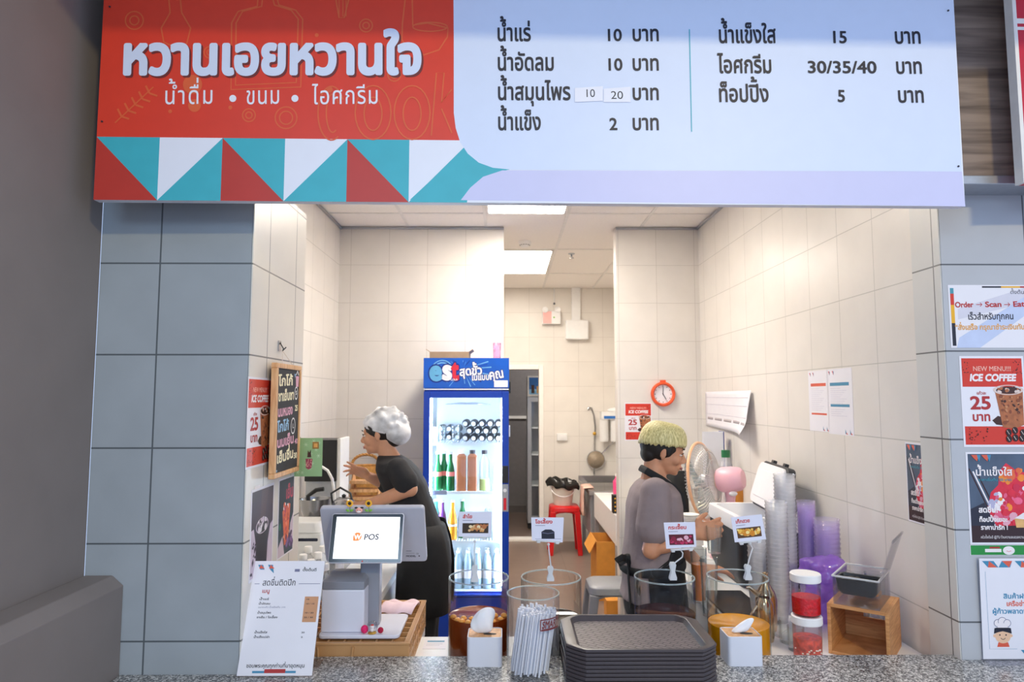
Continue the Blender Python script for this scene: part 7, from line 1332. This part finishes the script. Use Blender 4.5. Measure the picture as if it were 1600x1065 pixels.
# water filter, tap, strainer
Yw = 8.24; r = thing('water_filter', 'wall hung water filter with two white cartridges and a blue stripe', 'water filter', P(952, 690, Yw)); a, b = P(938, 655, Yw), P(985, 643, Yw); MB().bx(a.x, b.x, Yw-.10, Yw+.055, a.z, b.z, 'white_plastic').build('bracket', r, smooth=0, bevel=.004); mk('filter_blue', (40, 110, 190), .4); MB().bx(a.x+.03, b.x, Yw-.104, Yw-.1005, a.z+.012, a.z+.045, 'filter_blue').build('stripe', r, smooth=0)
for px in (944, 961, 978): q = P(px, 690, Yw-.04); MB().lathe([(.001, 0), (.048, .004), (.052, .02), (.052, a.z-q.z-.001)], (q.x, Yw-.04, q.z), 'white_plastic', 20).build('cartridge', r)
MB().sph(((a.x+b.x)/2+.03, Yw-.03, b.z+.02), .06, 'white_plastic', 14, 8, (2.2, .9, .55)).build('top_cover', r)
pts = [P(918, 640, 8.286), P(920, 636, 8.286), P(924, 637, 8.286), P(928, 648, 8.286), P(930, 668, 8.286), P(929, 684, 8.286)]; m = MB(); m.tube(pts+[(P(928, 700, 8.286).x, 8.286, .785)], .010, 'steel', 8); r = thing('gooseneck_tap', 'thin steel gooseneck tap on the rear sink', 'tap', (pts[-1].x, Yw, .745)); m.build('spout', r); MB().sph(P(929, 677, 8.27), .022, 'gold', 10, 7).build('valve', r)
q = P(931, 718, Yw+.012); r = thing('strainer', 'round wire strainer leaning on the rear wall over the sink', 'strainer', (q.x, Yw-.05, q.z-.10)); R = Rx(math.radians(84)); mk('strainer_mesh', (150, 136, 118), .5, .3, var=.3, scale=220); MB().lathe([(.103, 0), (.095, .015), (.06, .042), (.001, .048)], q, 'strainer_mesh', 24, R).build('mesh_bowl', r); MB().tube([q+R @ Vector((.104*math.cos(t), .104*math.sin(t), 0)) for t in [2*math.pi*i/28 for i in range(28)]], .006, 'steel', 6, closed=True).build('rim', r); MB().tube([q+Vector((.07, 0, .07)), P(958, 690, Yw)], .007, 'steel', 6).build('handle', r)
# sink bench along the passage
tz_ = .735; tx0 = P(908, 757, 7.9).x; r = thing('sink_bench', 'white bench with a stainless sink along the rear passage', 'sink', (1.2, 7.0, 0)); m = MB(); m.bx(.90, 1.61, 5.7, 7.1, tz_-.03, tz_, 'white_plastic').bx(.90, .93, 5.7, 7.1, tz_-.24, tz_-.03, 'white_plastic'); m.build('worktop', r, smooth=0)
m = MB(); sx0, sx1, sy0, sy1 = tx0, 1.60, 7.12, 8.22; m.bx(sx0, sx1, sy0, sy0+.07, tz_-.03, tz_+.01, 'steel').bx(sx0, sx1, sy1-.07, sy1, tz_-.03, tz_+.05, 'steel').bx(sx0, sx0+.07, sy0+.07, sy1-.07, tz_-.03, tz_+.01, 'steel').bx(sx1-.07, sx1, sy0+.07, sy1-.07, tz_-.03, tz_+.01, 'steel').bx(sx0+.07, sx1-.07, sy0+.07, sy1-.07, tz_-.22, tz_-.2, 'steel').bx(sx0+.065, sx0+.07, sy0+.07, sy1-.07, tz_-.2, tz_-.03, 'steel').bx(sx0+.07, sx1-.07, sy0+.065, sy0+.07, tz_-.2, tz_-.03, 'steel'); m.build('sink', r, smooth=0)
for x, y in ((.92, 5.75), (.92, 7.05), (sx0+.05, 7.2), (sx0+.05, 8.1)): MB().bx(x-.02, x+.02, y-.02, y+.02, 0, tz_-.241 if y < 7.1 else tz_-.031, 'aluminium').build('leg', r, smooth=0)
MB().bx(sx0+.02, sx0+.04, sy0+.08, 7.9, .28, tz_-.031, 'pos_grey').build('side_panel', r, smooth=0)
m = MB(); n = 8; vs = []; x_ = sx0-.030
for j in range(9):
    for i in range(n+1):
        u_ = i/n; t = j/8; y_ = 7.30+.34*u_; ar = t*.42-.10; vs.append((x_-.012*math.sin(u_*12+t*2) if ar > 0 else x_-ar, y_, tz_+.021-max(0, ar)*(.9+.15*u_)))
m.add(vs, [(j*(n+1)+i, j*(n+1)+i+1, (j+1)*(n+1)+i+1, (j+1)*(n+1)+i) for j in range(8) for i in range(n)], 'towel'); tag(m.build('hand_towel', None, smooth=70, solid=.008), 'pale pink towel hanging over the sink edge', 'towel')
q = P(936, 741, 7.9); tag(MB().lathe([(.001, 0), (.05, 0), (.085, .07), (.088, .072), (.08, .066), (.045, .006)], (q.x, 7.95, tz_-.0+.012-.2+.0), 'steel', 22).build('steel_bowl'), 'small steel bowl in the rear sink under the strainer', 'bowl') if False else None
q = P(964, 745, 6.95); r = thing('pink_bottle', 'pink dish soap bottle on the bench beside the sink', 'bottle', (q.x, 6.95, tz_+.001)); mk('soap_pink', (230, 70, 130), .3); MB().lathe([(.001, 0), (.04, 0), (.042, .01), (.042, .13), (.02, .16), (.016, .18)], (q.x, 6.95, tz_+.001), 'soap_pink', 18).build('body', r); MB().lathe([(.018, .181), (.018, .21)], (q.x, 6.95, tz_), 'cap_white', 12, caps=(True, True)).build('cap', r)
a, b = P(957, 790, 5.85), P(968.5, 764, 5.85); r = thing('black_carton', 'small black carton with orange dots on the passage bench', 'carton', (a.x, 5.85, tz_)); MB().bx(a.x, a.x+.085, 5.82, 5.90, tz_+.001, tz_+.15, 'black_plastic').build('box', r, smooth=0); s = Sheet(Fr((a.x, 5.8195, tz_)), z=.0004)
for i in range(3):
    for j in range(4): s.circ(.018+.024*i, .025+.033*j, .007, 'sign_yellow', 10)
s.build('printed_dots', r, smooth=0)
# stools, bucket, boxes
def stool(x, y, k, label, wt, hb, h, cut):
    r = thing('stool', label, 'stool', (x, y, 0), 'plastic stools'); O = rrect(wt/2, wt/2, .05, 5, .5); B = rrect(wt/2-.02, wt/2-.02, .04, 5, .5)
    m = MB(); m.loft([ring3(rrect(wt/2+.006, wt/2+.006, .05, 5, .5), h-.055, (x, y)), ring3(O, h-.012, (x, y)), ring3(B, h, (x, y))], k, (True, True)); m.build('seat', r, bevel=.004)
    for sx in (-1, 1):
        for sy in (-1, 1):
            m = MB(); t_, b_ = wt/2-.03, hb/2-.03; rings = []
            for z, q_, w_ in ((h-.056, t_, .05), (h*.5, (t_+b_)/2, .045), (0, b_, .04)): rings.append([(x+sx*(q_)+dx*w_*.62, y+sy*q_+dy*w_*.62, z) for dx, dy in ((-1, -1), (1, -1), (1, 1), (-1, 1))])
            m.loft(rings[::-1], k); m.build('leg', r, smooth=0, bevel=.006)
    m = MB(); ra = wt/2-.01
    for ang in range(4): 
        c_, s_ = math.cos(ang*math.pi/2), math.sin(ang*math.pi/2); m.tube([(x+c_*ra-s_*t, y+s_*ra+c_*t, h-.056-.05*abs(t/ra)**3) for t in (-ra*.7, -ra*.4, 0, ra*.4, ra*.7)], .010, k, 6)
    m.build('apron_edge', r); return r
q = P(887, 788, 7.72); stool(q.x-.04, 7.72, 'stool_red', 'red plastic stool carrying the lined bucket by the rear wall', .32, .38, P(887, 788, 7.72).z, 0)
hz = P(887, 788, 7.72).z; q = P(885, 770, 7.72); r = thing('bucket', 'white bucket lined with a black bag, on the red stool', 'bucket', (q.x-.04, 7.72, hz)); bh_ = .245; MB().lathe([(.001, .001), (.10, .001), (.135, bh_), (.14, bh_), (.14, bh_+.005), (.13, bh_+.004), (.096, .01)], (q.x-.04, 7.72, hz), 'bucket_white', 28).build('body', r); MB().tube([(q.x-.04+.142*math.cos(t), 7.72-.142*math.sin(t)*.75-.01, hz+bh_-.03-.115*math.sin(t)) for t in [math.pi*i/16 for i in range(17)]], .005, 'cooler_white', 6).build('handle', r)
m = MB(); rg = random.Random(6); rings = []
for rad, z in ((.10, bh_-.10), (.125, bh_-.02), (.145, bh_+.03), (.16, bh_+.025), (.178, bh_-.01), (.168, bh_-.05)): rings.append([(q.x-.04+rad*(1+.10*math.sin(5*t+rad*60)+.05*math.sin(11*t))*math.cos(t), 7.72+rad*.85*(1+.08*math.sin(4*t+1))*math.sin(t), hz+z+.012*math.sin(7*t+rad*40)+(.02*math.cos(t-2.8))) for t in [2*math.pi*i/48 for i in range(48)]])
m.loft(rings, 'bin_bag', (True, False)); m.build('bin_liner', r, smooth=60)
q = P(948, 893, 4.70); stool(q.x+.035, 4.78, 'stool_grey', 'grey plastic stool between the passage and the grey shirt', .31, .40, .455, 0)
def carton(x0, x1, y0, y1, h, lab, flaps=True):
    r = thing('carton_box', lab, 'box', ((x0+x1)/2, (y0+y1)/2, 0), 'yellow cartons in the passage'); m = MB(); t = .006
    m.bx(x0, x1, y0, y0+t, 0, h, 'box_yellow').bx(x0, x1, y1-t, y1, 0, h, 'box_yellow').bx(x0, x0+t, y0+t, y1-t, 0, h, 'box_yellow').bx(x1-t, x1, y0+t, y1-t, 0, h, 'box_yellow').bx(x0+t, x1-t, y0+t, y1-t, 0, t, 'box_yellow'); m.build('walls', r, smooth=0)
    if flaps: MB().box((x0-.03, (y0+y1)/2, h-.045), (.004, y1-y0-.01, .12), 'box_yellow', Ry(.5)).build('flap', r, smooth=0)
    else: MB().bx(x0, x1, y0, y1, h+.0005, h+.004, 'box_yellow').build('lid', r, smooth=0)
carton(P(932, 860, 5.9).x, 1.12, 5.9, 6.3, P(940, 846, 5.9).z, 'open yellow carton on the passage floor under the bench')
carton(P(947, 930, 5.46).x, 1.02, 5.44, 5.58, .13, 'low yellow carton on the floor seen under the grey stool', False)
mk('board_beige', (226, 188, 140), .7); c_ = P(962, 868, 5.7); tag(MB().box((c_.x+.015, 5.68, .26), (.14, .012, .52), 'board_beige', Ry(.22)).build('loose_board', None, smooth=0), 'pale cardboard panel leaning by the yellow carton', 'cardboard') if False else None
# fridge in the store room, seen through the doorway
FX0, FY_ = P(824.5, 700, 9.0).x, 9.0; zt_ = P(830, 587, 9.0).z; zh_ = P(830, 619, 9.0).z; r = thing('store_fridge', 'pale grey glass door fridge in the store room beyond the doorway', 'fridge', (FX0+.28, 9.3, 0)); m = MB(); w_ = .56
m.bx(FX0, FX0+.03, FY_+.04, FY_+.6, 0.08, zh_, 'aluminium').bx(FX0+w_-.03, FX0+w_, FY_+.04, FY_+.6, .08, zh_, 'aluminium').bx(FX0+.03, FX0+w_-.03, FY_+.57, FY_+.6, .08, zh_, 'aluminium').bx(FX0, FX0+w_, FY_+.04, FY_+.6, .02, .08, 'black_plastic'); m.build('cabinet', r, smooth=0)
MB().bx(FX0, FX0+w_, FY_, FY_+.6, zh_+.0005, zt_, 'white_plastic').build('header', r, smooth=0); s = Sheet(Fr((FX0, FY_-.0004, zh_)), z=.0004); hh = zt_-zh_; s.rect(.02, hh*.1, w_-.02, hh*.92, 'filter_blue'); s.rect(.02, hh*.1, w_-.02, hh*.35, 'burst'); s.rect(.05, hh*.15, .09, hh*.55, 'coffee_dark'); s.rect(.12, hh*.15, .18, hh*.5, 'toast'); s.build('printed_header', r, smooth=0)
m = MB(); b_ = .05; m.bx(FX0, FX0+b_, FY_, FY_+.035, .09, zh_-.01, 'aluminium').bx(FX0+w_-b_, FX0+w_, FY_, FY_+.035, .09, zh_-.01, 'aluminium').bx(FX0+b_, FX0+w_-b_, FY_, FY_+.035, zh_-.07, zh_-.01, 'aluminium').bx(FX0+b_, FX0+w_-b_, FY_, FY_+.035, .09, .18, 'aluminium'); dr = m.build('door', r, smooth=0); MB().bx(FX0+b_, FX0+w_-b_, FY_+.015, FY_+.019, .18, zh_-.07, 'glass').build('glass', dr, smooth=0)
for z in (.55, .95, 1.3): MB().bx(FX0+.032, FX0+w_-.032, FY_+.06, FY_+.55, z, z+.02, 'fridge_white').build('shelf', r, smooth=0)
